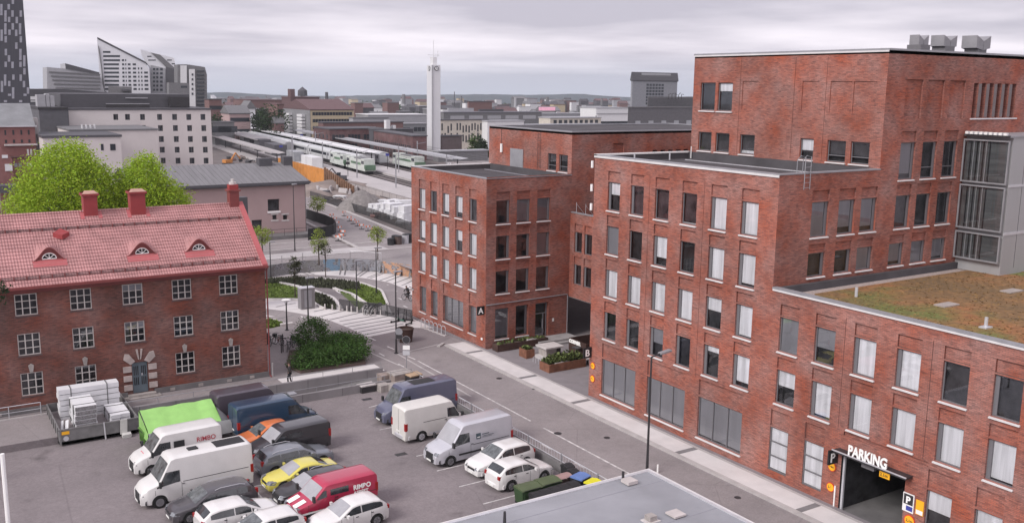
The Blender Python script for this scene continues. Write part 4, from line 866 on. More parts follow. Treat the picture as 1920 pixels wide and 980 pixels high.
    for side in (-1, 1):
        y0, z0 = rf(0, side); y1, z1 = rf(1, side); q = [(XR-.32, y0, z0-.1), (XR-.32, y1, z1-.1), (XR-.32, y1, z1+.16), (XR-.32, y0, z0+.16)]; k.extrude(q, (.40, 0, 0), mat=D.materials.get('flashing') or M('flashing', (.38, .10, .105), .55, var=.12))
    k.build('gable_flashing', T)
    k = MB(m_red); k.box(XL, XR+.1, YL-ex-.12, YL-ex+.02, EZ-.42, EZ-.24); k.box(XL, XR+.05, YL-ex+.02, YL-.002, EZ-.44, EZ-.36); k.box(XL, XR+.05, YL-.12, YL-.004, EZ-.75, EZ-.44); k.build('eaves_gutter', T, mat=M('eaves_red', (.20, .050, .048), .5, var=.15))
    k = MB(m_red); k.tube([(XR+.12, YL-.3, EZ-.35), (XR+.12, YL-.08, EZ-.8), (XR+.12, YL-.08, .15), (XR+.16, YL-.35, .02)], .06, 7); k.build('downpipe', T, mat=D.materials['eaves_red'])
    k = MB(m_conc); k.tube([(XR+.28, YL-.3, .0), (XR+.28, YL-.3, 1.15)], .07, 7); k.build('pipe_foot', T)
    # snow guards
    for t, nm in ((.09, 'snow_guard'), (.74, 'snow_guard')):
        k = MB(m_tr); y, z = rf(t, -1); k.box(XL, XR-.5, y-.02, y+.02, z+.20, z+.26, D.materials['slate']); k.box(XL, XR-.5, y-.02, y+.02, z+.10, z+.14, D.materials['slate'])
        for i in range(44): x = XR-.7-i*.8; k.box(x-.03, x+.03, y-.03, y+.2, z, z+.27, D.materials['eaves_red'])
        k.build(nm, T)
    # eyebrow dormers with fan windows
    for px in (215/2.334, 620/2.334, 868/2.334):
        py = {92: 345, 265: 322, 371: 305}[int(px)]/2.334+340
        # intersect bearing with roof plane
        r = ray(px, py-3); sl = rise/run; best = None
        for i in range(4000):
            y = 70+i*.002; t = y/r.y; z = CAMZ+r.z*t
            if z <= EZ-.28+(y-(YL-ex))*sl: best = (r.x*t, y, z); break
        x, y, z = best; y -= .12; rz0 = EZ-.28+(y-(YL-ex))*sl
        k = MB(m_tr); n = 16; rows = []
        hw, hh, bk = 1.05, .92, 1.35
        prof_ = lambda u: hh*(.5+.5*math.cos(math.pi*max(-1, min(1, u))))**.8
        for j, (yy, sc) in enumerate(((y-.10, 1), (y+.12, 1), (y+bk, .02))):
            row = []
            for i in range(n+1):
                u = -1+2*i/n; zz = rz0+prof_(u)*(1 if j < 2 else 0)+(0 if j < 2 else bk*sl)+.03; row.append((x+u*hw, yy, max(zz, EZ-.28+(yy-(YL-ex))*sl+.02)))
            rows.append(row)
        k.grid(rows); k.grid([[(p[0], p[1], p[2]) for p in rows[0]], [(p[0], p[1], p[2]-.13 if abs(p[0]-x) < hw*.95 else p[2]-.05) for p in rows[0]]], D.materials['eaves_red'])
        dm_ = k.build('dormer', T)
        k = MB(); k.face([(x-hw*.86, y-.0, rz0-.02)]+[(p[0]*.9+x*.1, y, p[2]-.08) for p in rows[0][1:-1]]+[(x+hw*.86, y, rz0-.02)]); k.build('dormer_front', dm_, mat=D.materials['eaves_red'])
        k = MB(m_white); R = .40
        arc = [(x+math.cos(a)*R*1.15, y-.03, rz0+.10+math.sin(a)*R) for a in [math.pi*i/12 for i in range(13)]]; k.tube(arc+[arc[0]], .035, 5)
        for a in (math.pi*.25, math.pi*.5, math.pi*.75): k.tube([(x, y-.03, rz0+.12), (x+math.cos(a)*R*1.1, y-.03, rz0+.10+math.sin(a)*R)], .022, 4)
        k.build('fan_window', dm_); k = MB(m_int); k.face([(p[0], y-.012, p[2]) for p in arc]); k.build('pane', dm_)
        k = MB(); k.face([(x-hw*1.05, y-.6, EZ-.28+(y-.6-(YL-ex))*sl+.065), (x+hw*1.05, y-.6, EZ-.28+(y-.6-(YL-ex))*sl+.065), (x+hw*1.05, y+.0, rz0+.065), (x-hw*1.05, y, rz0+.065)]); k.build('dormer_apron', dm_, mat=D.materials['flashing'])
    # chimneys
    def chim(px, px1, z0, z1, y, nm='chimney'):
        a, b = ony(px, 400, y).x, ony(px1, 400, y).x; k = MB(m_red); mt = D.materials.get('chimney_metal') or M('chimney_metal', (.270, .040, .042), .5, var=.12)
        k.box(a, b, y, y+1.0, z0, z1, mt); c = k.build(nm, T)
        kk = MB(m_stone); kk.box(a-.12, b+.12, y-.12, y+1.12, z1, z1+.16, mt); kk.grid([[(a-.1, y-.1, z1+.16), (b+.1, y-.1, z1+.16)], [(a+.15, y+.4, z1+.36), (b-.15, y+.4, z1+.36)], [(a-.1, y+1.1, z1+.16), (b+.1, y+1.1, z1+.16)]], m_copper); kk.build('chimney_cap', c)
        f = MB(); 
        for sx, x in ((-1, a), (1, b)):
            yy0, zz0 = y-.25, EZ-.28+(y-.25-(YL-ex))*rise/run+.07; yy1 = YL+DP; zz1 = RZ+.08; f.face([(x, yy0, zz0), (x+sx*.28, yy0, zz0), (x+sx*.28, yy1, zz1), (x, yy1, zz1)][::sx])
        f.build('chimney_flashing', c, mat=D.materials['flashing'])
    global m_copper; m_copper = M('chimney_top', (.42, .25, .20), .7, var=.2)
    chim(158, 184, 12.2, 14.55, 77.5); chim(246, 274, 12.2, 14.55, 77.4)
    x = ony(437, 370, 78).x; k = MB(); mt = D.materials['chimney_metal']; k.box(x-.38, x+.38, 77.6, 78.4, 12.9, 14.35, D.materials['eaves_red']); k.box(x-.5, x+.5, 77.5, 78.5, 14.35, 14.5, D.materials['eaves_red']); k.box(x-.36, x+.36, 77.65, 78.35, 14.5, 14.9, mt); k.tube([(x, 78, 14.9), (x, 78, 15.1)], .3, 8, m_stone2); k.tube([(x, 78, 15.1), (x, 78, 15.35)], .14, 8, m_stone2); k.build('chimney', T)
    w = (9.6, 76.0); zz = EZ-.28+(w[1]-(YL-ex))*rise/run; k = MB(); k.grid([[(w[0]-.55, w[1]-.1, zz+.25), (w[0], w[1]-.55, zz+.12)], [(w[0], w[1]+.35, zz+.5), (w[0]+.55, w[1]-.1, zz+.25)]]); k.grid([[(w[0]-.55, w[1]-.1, zz+.25), (w[0], w[1]-.55, zz+.12), (w[0]+.55, w[1]-.1, zz+.25)], [(w[0]-.55, w[1]-.1, zz-.1), (w[0], w[1]-.55, zz-.2), (w[0]+.55, w[1]-.1, zz-.1)]], D.materials['chimney_metal']); k.build('roof_hood', T, mat=None) if 0 else k.build('roof_hood', T)
old_building()
# ================================================================ WALLS, RAILINGS, STREET FURNITURE
def rail(T, P, h=.45, step=1.9, mat=None, r=.022, mid=0):
    mat = mat or m_grey; P = [Vector(p) for p in P]; k = MB(mat); k.tube([p+Vector((0, 0, h)) for p in P], r, 5)
    for q in range(mid): k.tube([p+Vector((0, 0, h*(q+1)/(mid+1))) for p in P], r*.6, 4)
    k.build('rail', T); 
    for a, b in zip(P, P[1:]):
        n = max(1, int((b-a).length/step))
        for i in range(n+1):
            p = a.lerp(b, i/n); MB(mat).tube([p, p+Vector((0, 0, h))], r, 5).build('post', T)
def walls():
    m_rw = M('retaining_concrete', (.235, .220, .226), .85, var=.16, vs_=.5, bump=.08, world_=True, detail=8, stretch=(1, 1, .5))
    T = thing('retaining_wall', 'long lower concrete retaining wall behind the parked vans', 'wall', (22, 66.5, LOT)); k = MB(m_rw)
    k.box(12, 31.6, 66.42, 66.68, -2.3, .12); 
    for i in range(6): x = 14.5+i*3.2; k.box(x-.01, x+.01, 66.414, 66.42, LOT, .115, m_int)
    k.build('wall', T); rail(T, [(14, 66.55, .12), (30.9, 66.55, .12)], .38, 2.8)
    T = thing('retaining_wall', 'upper concrete wall with steel handrail in front of the hedge and old building', 'wall', (22, 69, 0)); k = MB(m_rw)
    k.box(11.6, 31.9, 69.0, 69.28, -2.3, .36); k.box(31.3, 31.6, 66.68, 69, -2.3, -.02); 
    for i in range(8): x = 13+i*2.5; k.box(x-.01, x+.01, 68.994, 69.0, -.45, .355, m_int)
    k.build('wall', T); rail(T, [(11.8, 69.14, .36), (31.8, 69.14, .36)], .42, 2.4)
    k = MB(m_tile); k.box(23.9, 32.2, 69.28, 71.4, .0, .035); struct(k, 'footpath')
    # street-side low wall with mesh railing
    T = thing('street_barrier', 'low concrete wall with steel mesh railing between parking lot and street', 'barrier', (LX, 50, 0)); k = MB(m_concd)
    k.box(LX-.16, LX+.16, 5, 64.8, LOT-.05, .10); k.build('wall', T)
    k = MB(m_lgrey); k.tube([(LX, 5, .66), (LX, 64.8, .66)], .03, 5); k.tube([(LX, 5, .2), (LX, 64.8, .2)], .02, 4)
    for i in range(196): y = 5.3+i*.305; k.box(LX-.008, LX+.008, y-.008, y+.008, .2, .66)
    k.build('mesh_rail', T)
    for i in range(17): y = 5+i*3.7; MB(m_grey).box(LX-.04, LX+.04, y-.04, y+.04, .1, .72).build('post', T)
    # graffiti wall around the sunken path
    T = thing('graffiti_wall', 'curved retaining wall with colourful graffiti above the sunken path', 'wall', (44, 119, -1.5)); k = MB(graffiti()); xs = [8+i*.5 for i in range(101)]
    R0 = [(x, wy(x)-.06, -1.52) for x in xs]; R1 = [(x, wy(x)-.06, .10) for x in xs]; R2 = [(x, wy(x)+.30, .10) for x in xs]; R3 = [(x, wy(x)+.30, -.02) for x in xs]
    k.grid([R0, R1]); k.grid([R1, R2, R3], m_conc); k.build('wall', T)
    P = [(x, wy(x)+.12, .1) for x in xs if x < 56][::6]; rail(T, P, 1.05, 2.9, m_lgrey, .03, mid=3)
def graffiti():
    m, nt, b, N, L = nodes('graffiti_concrete'); b.inputs['Roughness'].default_value = .8; g = N('ShaderNodeNewGeometry'); sp = N('ShaderNodeSeparateXYZ'); L(g.outputs['Position'], sp.inputs[0])
    def nz(sc, det, mp_):
        mp = N('ShaderNodeMapping'); mp.inputs['Scale'].default_value = mp_; L(g.outputs['Position'], mp.inputs[0]); n = N('ShaderNodeTexNoise'); n.inputs['Scale'].default_value = sc; n.inputs['Detail'].default_value = det; L(mp.outputs[0], n.inputs['Vector']); return n.outputs['Fac']
    r = N('ShaderNodeValToRGB'); r.color_ramp.interpolation = 'CONSTANT'; L(nz(1.0, 4, (1, 1, 1.3)), r.inputs[0]); e = r.color_ramp.elements
    e[0].position = 0; e[0].color = (.16, .15, .15, 1); e[1].position = .43; e[1].color = (.24, .24, .26, 1)
    for p, c in ((.49, (.07, .06, .07, 1)), (.52, (.27, .26, .28, 1)), (.60, (.12, .12, .14, 1)), (.64, (.34, .33, .34, 1))): q = e.new(p); q.color = c
    # broad colour fields along the wall: blue piece near the middle, orange towards the right
    z = N('ShaderNodeValToRGB'); mr = N('ShaderNodeMapRange'); mr.inputs['From Min'].default_value = 30; mr.inputs['From Max'].default_value = 58; L(sp.outputs[0], mr.inputs['Value']); L(mr.outputs[0], z.inputs[0]); z.color_ramp.interpolation = 'CONSTANT'; f = z.color_ramp.elements
    f[0].position = 0; f[0].color = (.2, .2, .2, 1); f[1].position = .59; f[1].color = (.14, .26, .38, 1)
    for p, c in ((.67, (.26, .27, .30, 1)), (.82, (.50, .26, .14, 1)), (.90, (.55, .36, .12, 1)), (.97, (.2, .2, .2, 1))): q = f.new(p); q.color = c
    s2 = N('ShaderNodeValToRGB'); L(nz(1.6, 3, (1, 1, 1)), s2.inputs[0]); s2.color_ramp.elements[0].position = .44; s2.color_ramp.elements[1].position = .50; s2.color_ramp.elements[1].color = (.75, .75, .75, 1)
    x = N('ShaderNodeMix'); x.data_type = 'RGBA'; L(s2.outputs[0], x.inputs[0]); L(r.outputs[0], x.inputs[6]); L(z.outputs[0], x.inputs[7]); L(x.outputs[2], b.inputs['Base Color']); return m
walls()
# ---------------------------------------------------------------- lamps and signs
def lamp(label, x, y, h, kind='arm', z=0, rot=0, group=None):
    T = thing('street_lamp', label, 'street lamp', (x, y, z), rot, group); k = MB(m_dark); k.tube([(0, 0, 0), (0, 0, 1.2), (0, 0, h)], [.10, .075, .05], 8); k.build('pole', T, raw=True)
    MB(m_dark).tube([(0, 0, 0), (0, 0, .05)], .2, 10).build('base', T, raw=True)
    if kind == 'arm':
        MB(m_dark).bar((0, 0, h-.03), (.75, 0, h+.10), .06).build('arm', T, raw=True); k = MB(m_grey); k.obox((1.05, 0, h+.15), (.42, 0, .05), (0, .16, 0), (-.01, 0, .05)); k.build('lamp_head', T, raw=True)
    elif kind == 'flat':
        k = MB(m_grey); k.obox((.25, 0, h+.04), (.40, 0, 0), (0, .16, 0), (0, 0, .05)); k.build('lamp_head', T, raw=True)
    else:
        k = MB(m_grey); k.tube([(0, 0, h), (0, 0, h+.1)], [.05, .06], 10)
        for a in (0, math.pi): k.tube([(0, 0, h-.55), (math.cos(a)*.22, math.sin(a)*.22, h)], .02, 5)
        k.build('bracket', T, raw=True); k = MB(m_white); k.tube([(0, 0, h), (0, 0, h+.06), (0, 0, h+.12)], [.42, .45, .3], 16); k.build('lamp_head', T, raw=True)
    return T
lamp('tall dark street lamp on the street edge by the garage pavement', 36.9, 41.98, 7.3)
lamp('tall dark street lamp carrying a round sign beside the brown tub', 35.29, 73.55, 7.2, 'flat', rot=.2)
w = gt(490+480/5.443, 480+675/5.443); lamp('dark street lamp in the pale plaza rising behind the hedge', w.x, w.y, 4.4, 'flat', w.z, 0)
w = gt(490+262/5.443, 480+755/5.443); lamp('low lamp with round white top and forked bracket left of the hedge', w.x, w.y, 2.9, 'disc', w.z)
w = gt(490+975/5.443, 480+530/5.443); lamp('thin grey lamp post behind the black mesh fence in the middle of the plaza', w.x, w.y, 5.0, 'flat', w.z)
w = gt(490+1175/5.443, 480+385/5.443); lamp('thin lamp post standing on the right lawn of the plaza', w.x, w.y, 5.2, 'flat', w.z)
w = gt(490+98/5.443, 480+240/5.443); lamp('thin lamp post at the far left of the sunken path', w.x, w.y, 4.8, 'flat', w.z)
w = onz(553, 470); lamp('tall dark lamp pole in front of the pink depot', w.x, w.y, 9.3, 'none_' and 'flat', 0, .5)
def round_board(T, z, col, r=.33):
    k = MB(m_lgrey); k.tube([(-.05, -.06, z), (-.05, -.09, z)], r, 18, m_lgrey); k.build('round_sign', T, raw=True); 
def traffic_sign(label, x, y, h, faces, z=0, rz=0):
    T = thing('traffic_sign', label, 'sign', (x, y, z), rz); MB(m_grey).tube([(0, 0, 0), (0, 0, h)], .035, 7).build('pole', T, raw=True)
    for zz, kind, col in faces:
        k = MB(m_grey)
        if kind == 'r': k.tube([(0, -.05, zz), (0, -.07, zz)], .32, 18); o = k.build('sign_back', T, raw=True); MB(col).tube([(0, -.071, zz), (0, -.077, zz)], .29, 18).build('sign_face', o, raw=True)
        if kind == 's': k.box(-.3, .3, -.07, -.05, zz-.2, zz+.2); o = k.build('sign_back', T, raw=True); MB(col).box(-.28, .28, -.076, -.0701, zz-.18, zz+.18).build('sign_face', o, raw=True)
    return T
traffic_sign('slim sign post with small white and dark plates at the street edge', 33.39, 67.7, 3.1, [(2.85, 'r', m_dark), (2.2, 's', m_white), (1.75, 's', m_lgrey)], 0, -.6)
k = MB(m_dark); T = traffic_sign('round blue and grey path sign standing by the tall lamp and brown tub', 35.45, 73.3, 2.2, [(2.0, 'r', m_grey), (1.55, 's', m_dark)], 0, -.6)
for p, l in (((572, 405+10), 'round sign on a post by the barriers in front of the far street'), ((873-173, 457-0), 'round sign beside the right small street tree')):
    pass
# litter tub / big brown tub planter
T = thing('tub_planter', 'big round brown tub standing on the asphalt before the office', 'planter', (37.74, 76.76, .01)); k = MB(m_cdark)
k.grid([[(math.cos(a)*r, math.sin(a)*r, z) for a in [2*math.pi*i/22 for i in range(22)]] for r, z in ((.62, 0), (.66, .3), (.78, 1.18), (.82, 1.2), (.78, 1.26), (.70, 1.26), (.68, 1.05))], close=True); k.build('tub', T, raw=True, smooth=40); MB(m_soil).tube([(0, 0, .98), (0, 0, 1.06)], .68, 20).build('soil', T, raw=True)
# ---------------------------------------------------------------- kiosk, mesh fence, bollards in the plaza
w = gt(490+480/5.443, 480+540/5.443); T = thing('service_kiosk', 'tall grey service cabinet with pale roof in the pale plaza', 'kiosk', (w.x, w.y, w.z)); MB(m_grey).box(-.75, .75, 0, 1.0, 0, 2.2).build('body', T, raw=True, mat=M('kiosk_grey', (.20, .19, .20), .6)); MB(m_lgrey).box(-.78, .78, -.03, 1.03, 2.2, 2.26).build('roof', T, raw=True); MB(m_grey).box(-.4, .4, -.02, -.001, .2, 2.0).build('door', T, raw=True)
def netmat():
    m, nt, b, N, L = nodes('mesh_netting'); b.inputs['Base Color'].default_value = (.03, .03, .032, 1); b.inputs['Roughness'].default_value = .7; t = N('ShaderNodeBsdfTransparent'); x = N('ShaderNodeMixShader'); x.inputs[0].default_value = .74; L(t.outputs[0], x.inputs[1]); L(b.outputs[0], x.inputs[2]); L(x.outputs[0], nt.nodes['Material Output'].inputs[0]); return m
m_net = netmat()
def mesh_fence(label, pts, h, mat, name='mesh_fence', step=2.2):
    P = [Vector(p) for p in pts]; T = thing(name, label, 'fence', P[0]); k = MB(mat); k.grid([[p for p in P], [p+Vector((0, 0, h)) for p in P]]); k.build('mesh', T)
    rail(T, P, h, step, m_dark, .03); return T
P3 = lambda pts: [tuple(gt(490+x/5.443, 480+y/5.443)) for x, y in pts]
mesh_fence('black mesh fence along the upper edge of the pale plaza', P3([(800, 548), (900, 565), (1060, 582), (1190, 596), (1290, 612), (1400, 638), (1480, 655), (1540, 668)]), 1.15, m_net)
def hoop_row():
    for i in range(10):
        w = gt(490+(650+i*75)/5.443 if i < 4 else 490+(860+(i-3)*60)/5.443, 480+(545+i*6.0)/5.443)
        T = thing('bollard', 'short pale bollard in the row along the black mesh fence', 'bollard', (w.x, w.y, w.z), 0, 'bollards along the mesh fence'); MB(m_stone2).tube([(0, 0, 0), (0, 0, .55), (0, 0, .6)], [.09, .08, .05], 8).build('post', T, raw=True)
hoop_row()
# bicycles
m_tyre = m_rubber
def bicycle(name, label, cat, x, y, z, rz, col, group=None, basket=False, lean=.08):
    T = thing(name, label, cat, (x, y, z), rz, group); T.rotation_euler = (lean, 0, rz)
    for s_ in (-.52, .52):
        k = MB(m_rubber); n = 16; k.tube([(s_+math.cos(a)*.33, 0, .34+math.sin(a)*.33) for a in [2*math.pi*i/n for i in range(n+1)]], .024, 5, cap=False); w_ = k.build('wheel', T, raw=True)
        k = MB(m_lgrey); 
        for i in range(6): a = math.pi*i/6; k.bar((s_-math.cos(a)*.31, 0, .34-math.sin(a)*.31), (s_+math.cos(a)*.31, 0, .34+math.sin(a)*.31), .006)
        k.build('spokes', w_, raw=True)
    k = MB(col)
    for a, b in (((-.52, 0, .34), (-.12, 0, .30)), ((-.12, 0, .30), (.36, 0, .72)), ((-.12, 0, .30), (-.24, 0, .80)), ((-.22, 0, .66), (.36, 0, .78)), ((-.52, 0, .34), (-.22, 0, .70)), ((.52, 0, .34), (.36, 0, .92))): k.tube([a, b], .022, 6)
    k.build('frame', T, raw=True); MB(m_black).obox((-.26, 0, .86), (.13, 0, 0), (0, .07, 0), (0, 0, .03)).build('saddle', T, raw=True)
    MB(m_black).tube([(.34, 0, .92), (.34, 0, 1.02), (.30, .26, 1.04)], .014, 5).tube([(.34, 0, 1.02), (.30, -.26, 1.04)], .014, 5).build('handlebar', T, raw=True)
    MB(m_black).obox((-.52, 0, .70), (.24, 0, 0), (0, .05, 0), (0, 0, .02)).build('mudguard', T, raw=True)
    if basket: k = MB(m_lgrey); k.box(.42, .72, -.16, .16, .72, .96); k.build('basket', T, raw=True, mat=m_dark)
    return T
def colr(n, c, **k): return D.materials.get(n) or M(n, c, **k)
for i, (px, py, c, nm, rz) in enumerate(((1075, 585, (.6, .6, .58), 'white', .7), (1110, 590, (.6, .6, .58), 'white', .5), (1145, 592, (.6, .6, .58), 'white', .6), (1170, 580, (.05, .05, .055), 'black', .4))):
    w = gt(490+px/5.443, 480+py/5.443); bicycle('city_bicycle', ['leftmost white city bicycle at the black mesh fence', 'second white city bicycle at the black mesh fence', 'third white city bicycle at the black mesh fence', 'black city bicycle right of the white ones at the mesh fence'][i], 'bicycle', w.x, w.y, w.z, rz, colr(nm+'_enamel', c, rough=.4), 'bicycles parked at the mesh fence', True)
b_l = ['black bicycle parked nearest the corner of the old building', 'dark red bicycle in the stand beside the old building', 'dark green bicycle in the middle of the stand left of the hedge', 'grey bicycle leaning behind the hedge corner', 'black bicycle in the stand touching the hedge', 'blue bicycle in the row by the hedge end']
for i, (px, py, c, nm, rz) in enumerate(((75, 905, (.02, .02, .02), 'black', 1.5), (160, 900, (.2, .03, .03), 'dark_red', 2.0), (185, 905, (.03, .08, .05), 'dark_green', 2.1), (265, 960, (.3, .3, .3), 'grey', 1.2), (300, 930, (.02, .02, .02), 'black', 1.0), (345, 915, (.05, .08, .2), 'blue', .9))):
    w = onz(490+px/5.443, 480+py/5.443); bicycle('bicycle', b_l[i], 'bicycle', w.x, w.y, 0, rz, colr(nm+'_enamel', c, rough=.4), 'bicycles by the old building', i % 2 == 0)
for i, (px, py, h) in enumerate(((205, 985, 1.6), (222, 975, 1.6), (65, 900, .9), (88, 905, .9))):
    w = onz(490+px/5.443, 480+py/5.443); T = thing('bollard', ['left tall dark post in the paving by the bicycles', 'right tall dark post in the paving by the bicycles', 'left short dark hoop post at the old building corner', 'right short dark hoop post at the old building corner'][i], 'bollard', (w.x, w.y, 0)); MB(m_dark).tube([(0, 0, 0), (0, 0, h)], .05, 8).build('post', T, raw=True)
def scooter(label, px, py, rz, c):
    w = gt(490+px/5.443, 480+py/5.443); T = thing('kick_scooter', label, 'scooter', (w.x, w.y, w.z), rz)
    for s_ in (-.45, .45): MB(m_rubber).tube([(s_, -.03, .12), (s_, .03, .12)], .12, 14).build('wheel', T, raw=True)
    MB(c).obox((0, 0, .14), (.38, 0, 0), (0, .09, 0), (0, 0, .03)).build('deck', T, raw=True); MB(m_black).tube([(.45, 0, .14), (.34, 0, 1.12)], .03, 6).build('stem', T, raw=True); MB(m_black).tube([(.34, -.26, 1.12), (.34, .26, 1.12)], .02, 6).build('handlebar', T, raw=True); MB(c).obox((.46, 0, .26), (.08, 0, 0), (0, .05, 0), (0, 0, .02)).build('mudguard', T, raw=True)
scooter('dark electric kick scooter left of the tall lamp by office A', 1365, 675, .2, m_black); scooter('dark kick scooter standing between the tall lamp and office A', 1430, 665, 1.9, colr('scooter_green', (.03, .16, .1), rough=.4)); scooter('kick scooter nearest the corner of office A', 1505, 700, .5, m_black)
scooter('kick scooter behind the others against the mesh fence end', 1495, 660, 2.4, m_black); scooter('dark kick scooter propped at the mesh fence near the bicycles', 1310, 595, 2.1, m_black)
for i in range(6):
    w = onz(760+(180+i*42)/5.446, 520+(512+i*16)/5.446); T = thing('bicycle_hoop', 'steel bicycle hoop with round top at the foot of office A', 'bike rack', (w.x, w.y, 0), .3, 'bicycle hoops along office A')
    k = MB(m_lgrey); k.tube([(0, -.25, 0), (0, -.25, .75), (0, -.12, .92), (0, .12, .92), (0, .25, .75), (0, .25, 0)], .035, 6); k.build('hoop', T, raw=True); MB(m_stone2).box(-.12, .12, -.3, .3, 0, .06).build('foot', T, raw=True)
# ---------------------------------------------------------------- people
def person(label, x, y, z, rz, J, R, top, legs, hair, seat=None, h=1.72):
    T = thing('person', label, 'person', (x, y, z), rz)
    # joints: pelvis, chest, neck, head, shoulders, elbows, hands, hips, knees, feet, toes
    V = list(J.values()); K = list(J.keys()); E = [('pelvis', 'chest'), ('chest', 'neck'), ('neck', 'head'), ('head', 'crown')]
    for s_ in 'LR': E += [('chest', 'sh'+s_), ('sh'+s_, 'el'+s_), ('el'+s_, 'ha'+s_), ('pelvis', 'hip'+s_), ('hip'+s_, 'kn'+s_), ('kn'+s_, 'an'+s_), ('an'+s_, 'to'+s_)]
    def skin(nm, keys, edges, rr, mat, parent):
        me = D.meshes.new(nm); me.from_pydata([J[k_] for k_ in keys], [(keys.index(a), keys.index(b)) for a, b in edges], []); me.materials.append(mat)
        o = D.objects.new(nm, me); COL.objects.link(o); o.parent = parent; md = o.modifiers.new('skin', 'SKIN'); lay = me.skin_vertices[0].data if me.skin_vertices else None
        if lay is None:
            bm_ = __import__('bmesh').new(); bm_.from_mesh(me); bm_.verts.layers.skin.verify(); bm_.to_mesh(me); bm_.free(); lay = me.skin_vertices[0].data
        for i, k_ in enumerate(keys): r = rr[k_]; lay[i].radius = (r, r) if not isinstance(r, tuple) else r; lay[i].use_root = (i == 0)
        sb = o.modifiers.new('sub', 'SUBSURF'); sb.levels = 1; sb.render_levels = 2; md.use_smooth_shade = True; return o
    skinm = colr('skin', (.42, .25, .19), rough=.6)
    body = skin('body', K, E, R, skinm, T)
    grow = lambda ks, f: {k_: (tuple(c*f for c in R[k_]) if isinstance(R[k_], tuple) else R[k_]*f) for k_ in ks}
    kt = ['chest', 'pelvis', 'neck0', 'shL', 'elL', 'wrL', 'shR', 'elR', 'wrR']
    J['neck0'] = tuple(lerp(J['chest'][i], J['neck'][i], .75) for i in range(3))
    for s_ in 'LR': J['wr'+s_] = tuple(lerp(J['el'+s_][i], J['ha'+s_][i], .8) for i in range(3)); R['wr'+s_] = .05
    R['neck0'] = .08
    skin('jacket', kt, [('chest', 'pelvis'), ('chest', 'neck0')]+[e for s_ in 'LR' for e in (('chest', 'sh'+s_), ('sh'+s_, 'el'+s_), ('el'+s_, 'wr'+s_))], grow(kt, 1.22), top, T)
    kl = ['pelvis', 'hipL', 'knL', 'anL', 'hipR', 'knR', 'anR']; skin('trousers', kl, [e for s_ in 'LR' for e in (('pelvis', 'hip'+s_), ('hip'+s_, 'kn'+s_), ('kn'+s_, 'an'+s_))], grow(kl, 1.2), legs, T)
    c = Vector(J['head']); u = (Vector(J['crown'])-c).normalized(); k = MB(hair)
    k.grid([[c+u*(.02+.12*math.sin(t))+Vector((math.cos(a)*.115*math.cos(t)-.02, math.sin(a)*.10*math.cos(t), 0)) for a in [2*math.pi*i/12 for i in range(12)]] for t in (0, .4, .8, 1.2, 1.5)], close=True); k.build('hair', T, raw=True, smooth=80)
    return T
def J_stand(sw=.12):
    return {'pelvis': (0, 0, .95), 'chest': (.02, 0, 1.28), 'neck': (.02, 0, 1.48), 'head': (.05, 0, 1.60), 'crown': (.05, 0, 1.70), 'shL': (.01, .17, 1.42), 'elL': (-.03, .23, 1.14), 'haL': (.12, .22, .92), 'shR': (.01, -.17, 1.42), 'elR': (-.05, -.23, 1.14), 'haR': (.14, -.20, .98), 'hipL': (0, .09, .90), 'knL': (sw+.04, .10, .50), 'anL': (sw, .10, .08), 'toL': (sw+.16, .10, .03), 'hipR': (0, -.09, .90), 'knR': (-.02, -.10, .50), 'anR': (-sw, -.10, .10), 'toR': (-sw+.15, -.10, .03)}
RR = lambda: {'pelvis': (.13, .10), 'chest': (.14, .11), 'neck': .055, 'head': .10, 'crown': .075, 'shL': .065, 'elL': .045, 'haL': .035, 'shR': .065, 'elR': .045, 'haR': .035, 'hipL': .09, 'knL': .06, 'anL': .045, 'toL': .035, 'hipR': .09, 'knR': .06, 'anR': .045, 'toR': .035}
w = ony(543, 712, 69.8); person('person in dark clothes with a bag walking along the wall by the old building', w.x, 69.75, .03, math.pi*.9, J_stand(), RR(), colr('dark_jacket', (.035, .034, .036), rough=.85), colr('dark_trousers', (.02, .02, .024), rough=.9), colr('brown_hair', (.04, .025, .018), rough=.8))
w = gt(490+1490/5.443, 480+455/5.443)
JC = {'pelvis': (-.22, 0, .95), 'chest': (.0, 0, 1.24), 'neck': (.10, 0, 1.42), 'head': (.16, 0, 1.52), 'crown': (.17, 0, 1.62), 'shL': (.07, .17, 1.36), 'elL': (.22, .22, 1.14), 'haL': (.34, .24, 1.05), 'shR': (.07, -.17, 1.36), 'elR': (.22, -.22, 1.14), 'haR': (.34, -.24, 1.05), 'hipL': (-.2, .09, .90), 'knL': (.12, .11, .74), 'anL': (-.02, .11, .36), 'toL': (.12, .11, .33), 'hipR': (-.2, -.09, .90), 'knR': (.06, -.11, .56), 'anR': (-.12, -.11, .20), 'toR': (.03, -.11, .17)}
bicycle('bicycle', 'bicycle being ridden along the asphalt path beside office A', 'bicycle', w.x, w.y, w.z, 1.9, m_black, lean=0)
person('cyclist in dark clothes riding on the path beside office A', w.x, w.y, w.z, 1.9, JC, RR(), colr('dark_jacket', (0, 0, 0)), colr('dark_trousers', (0, 0, 0)), colr('black_hair', (.02, .015, .015), rough=.8))
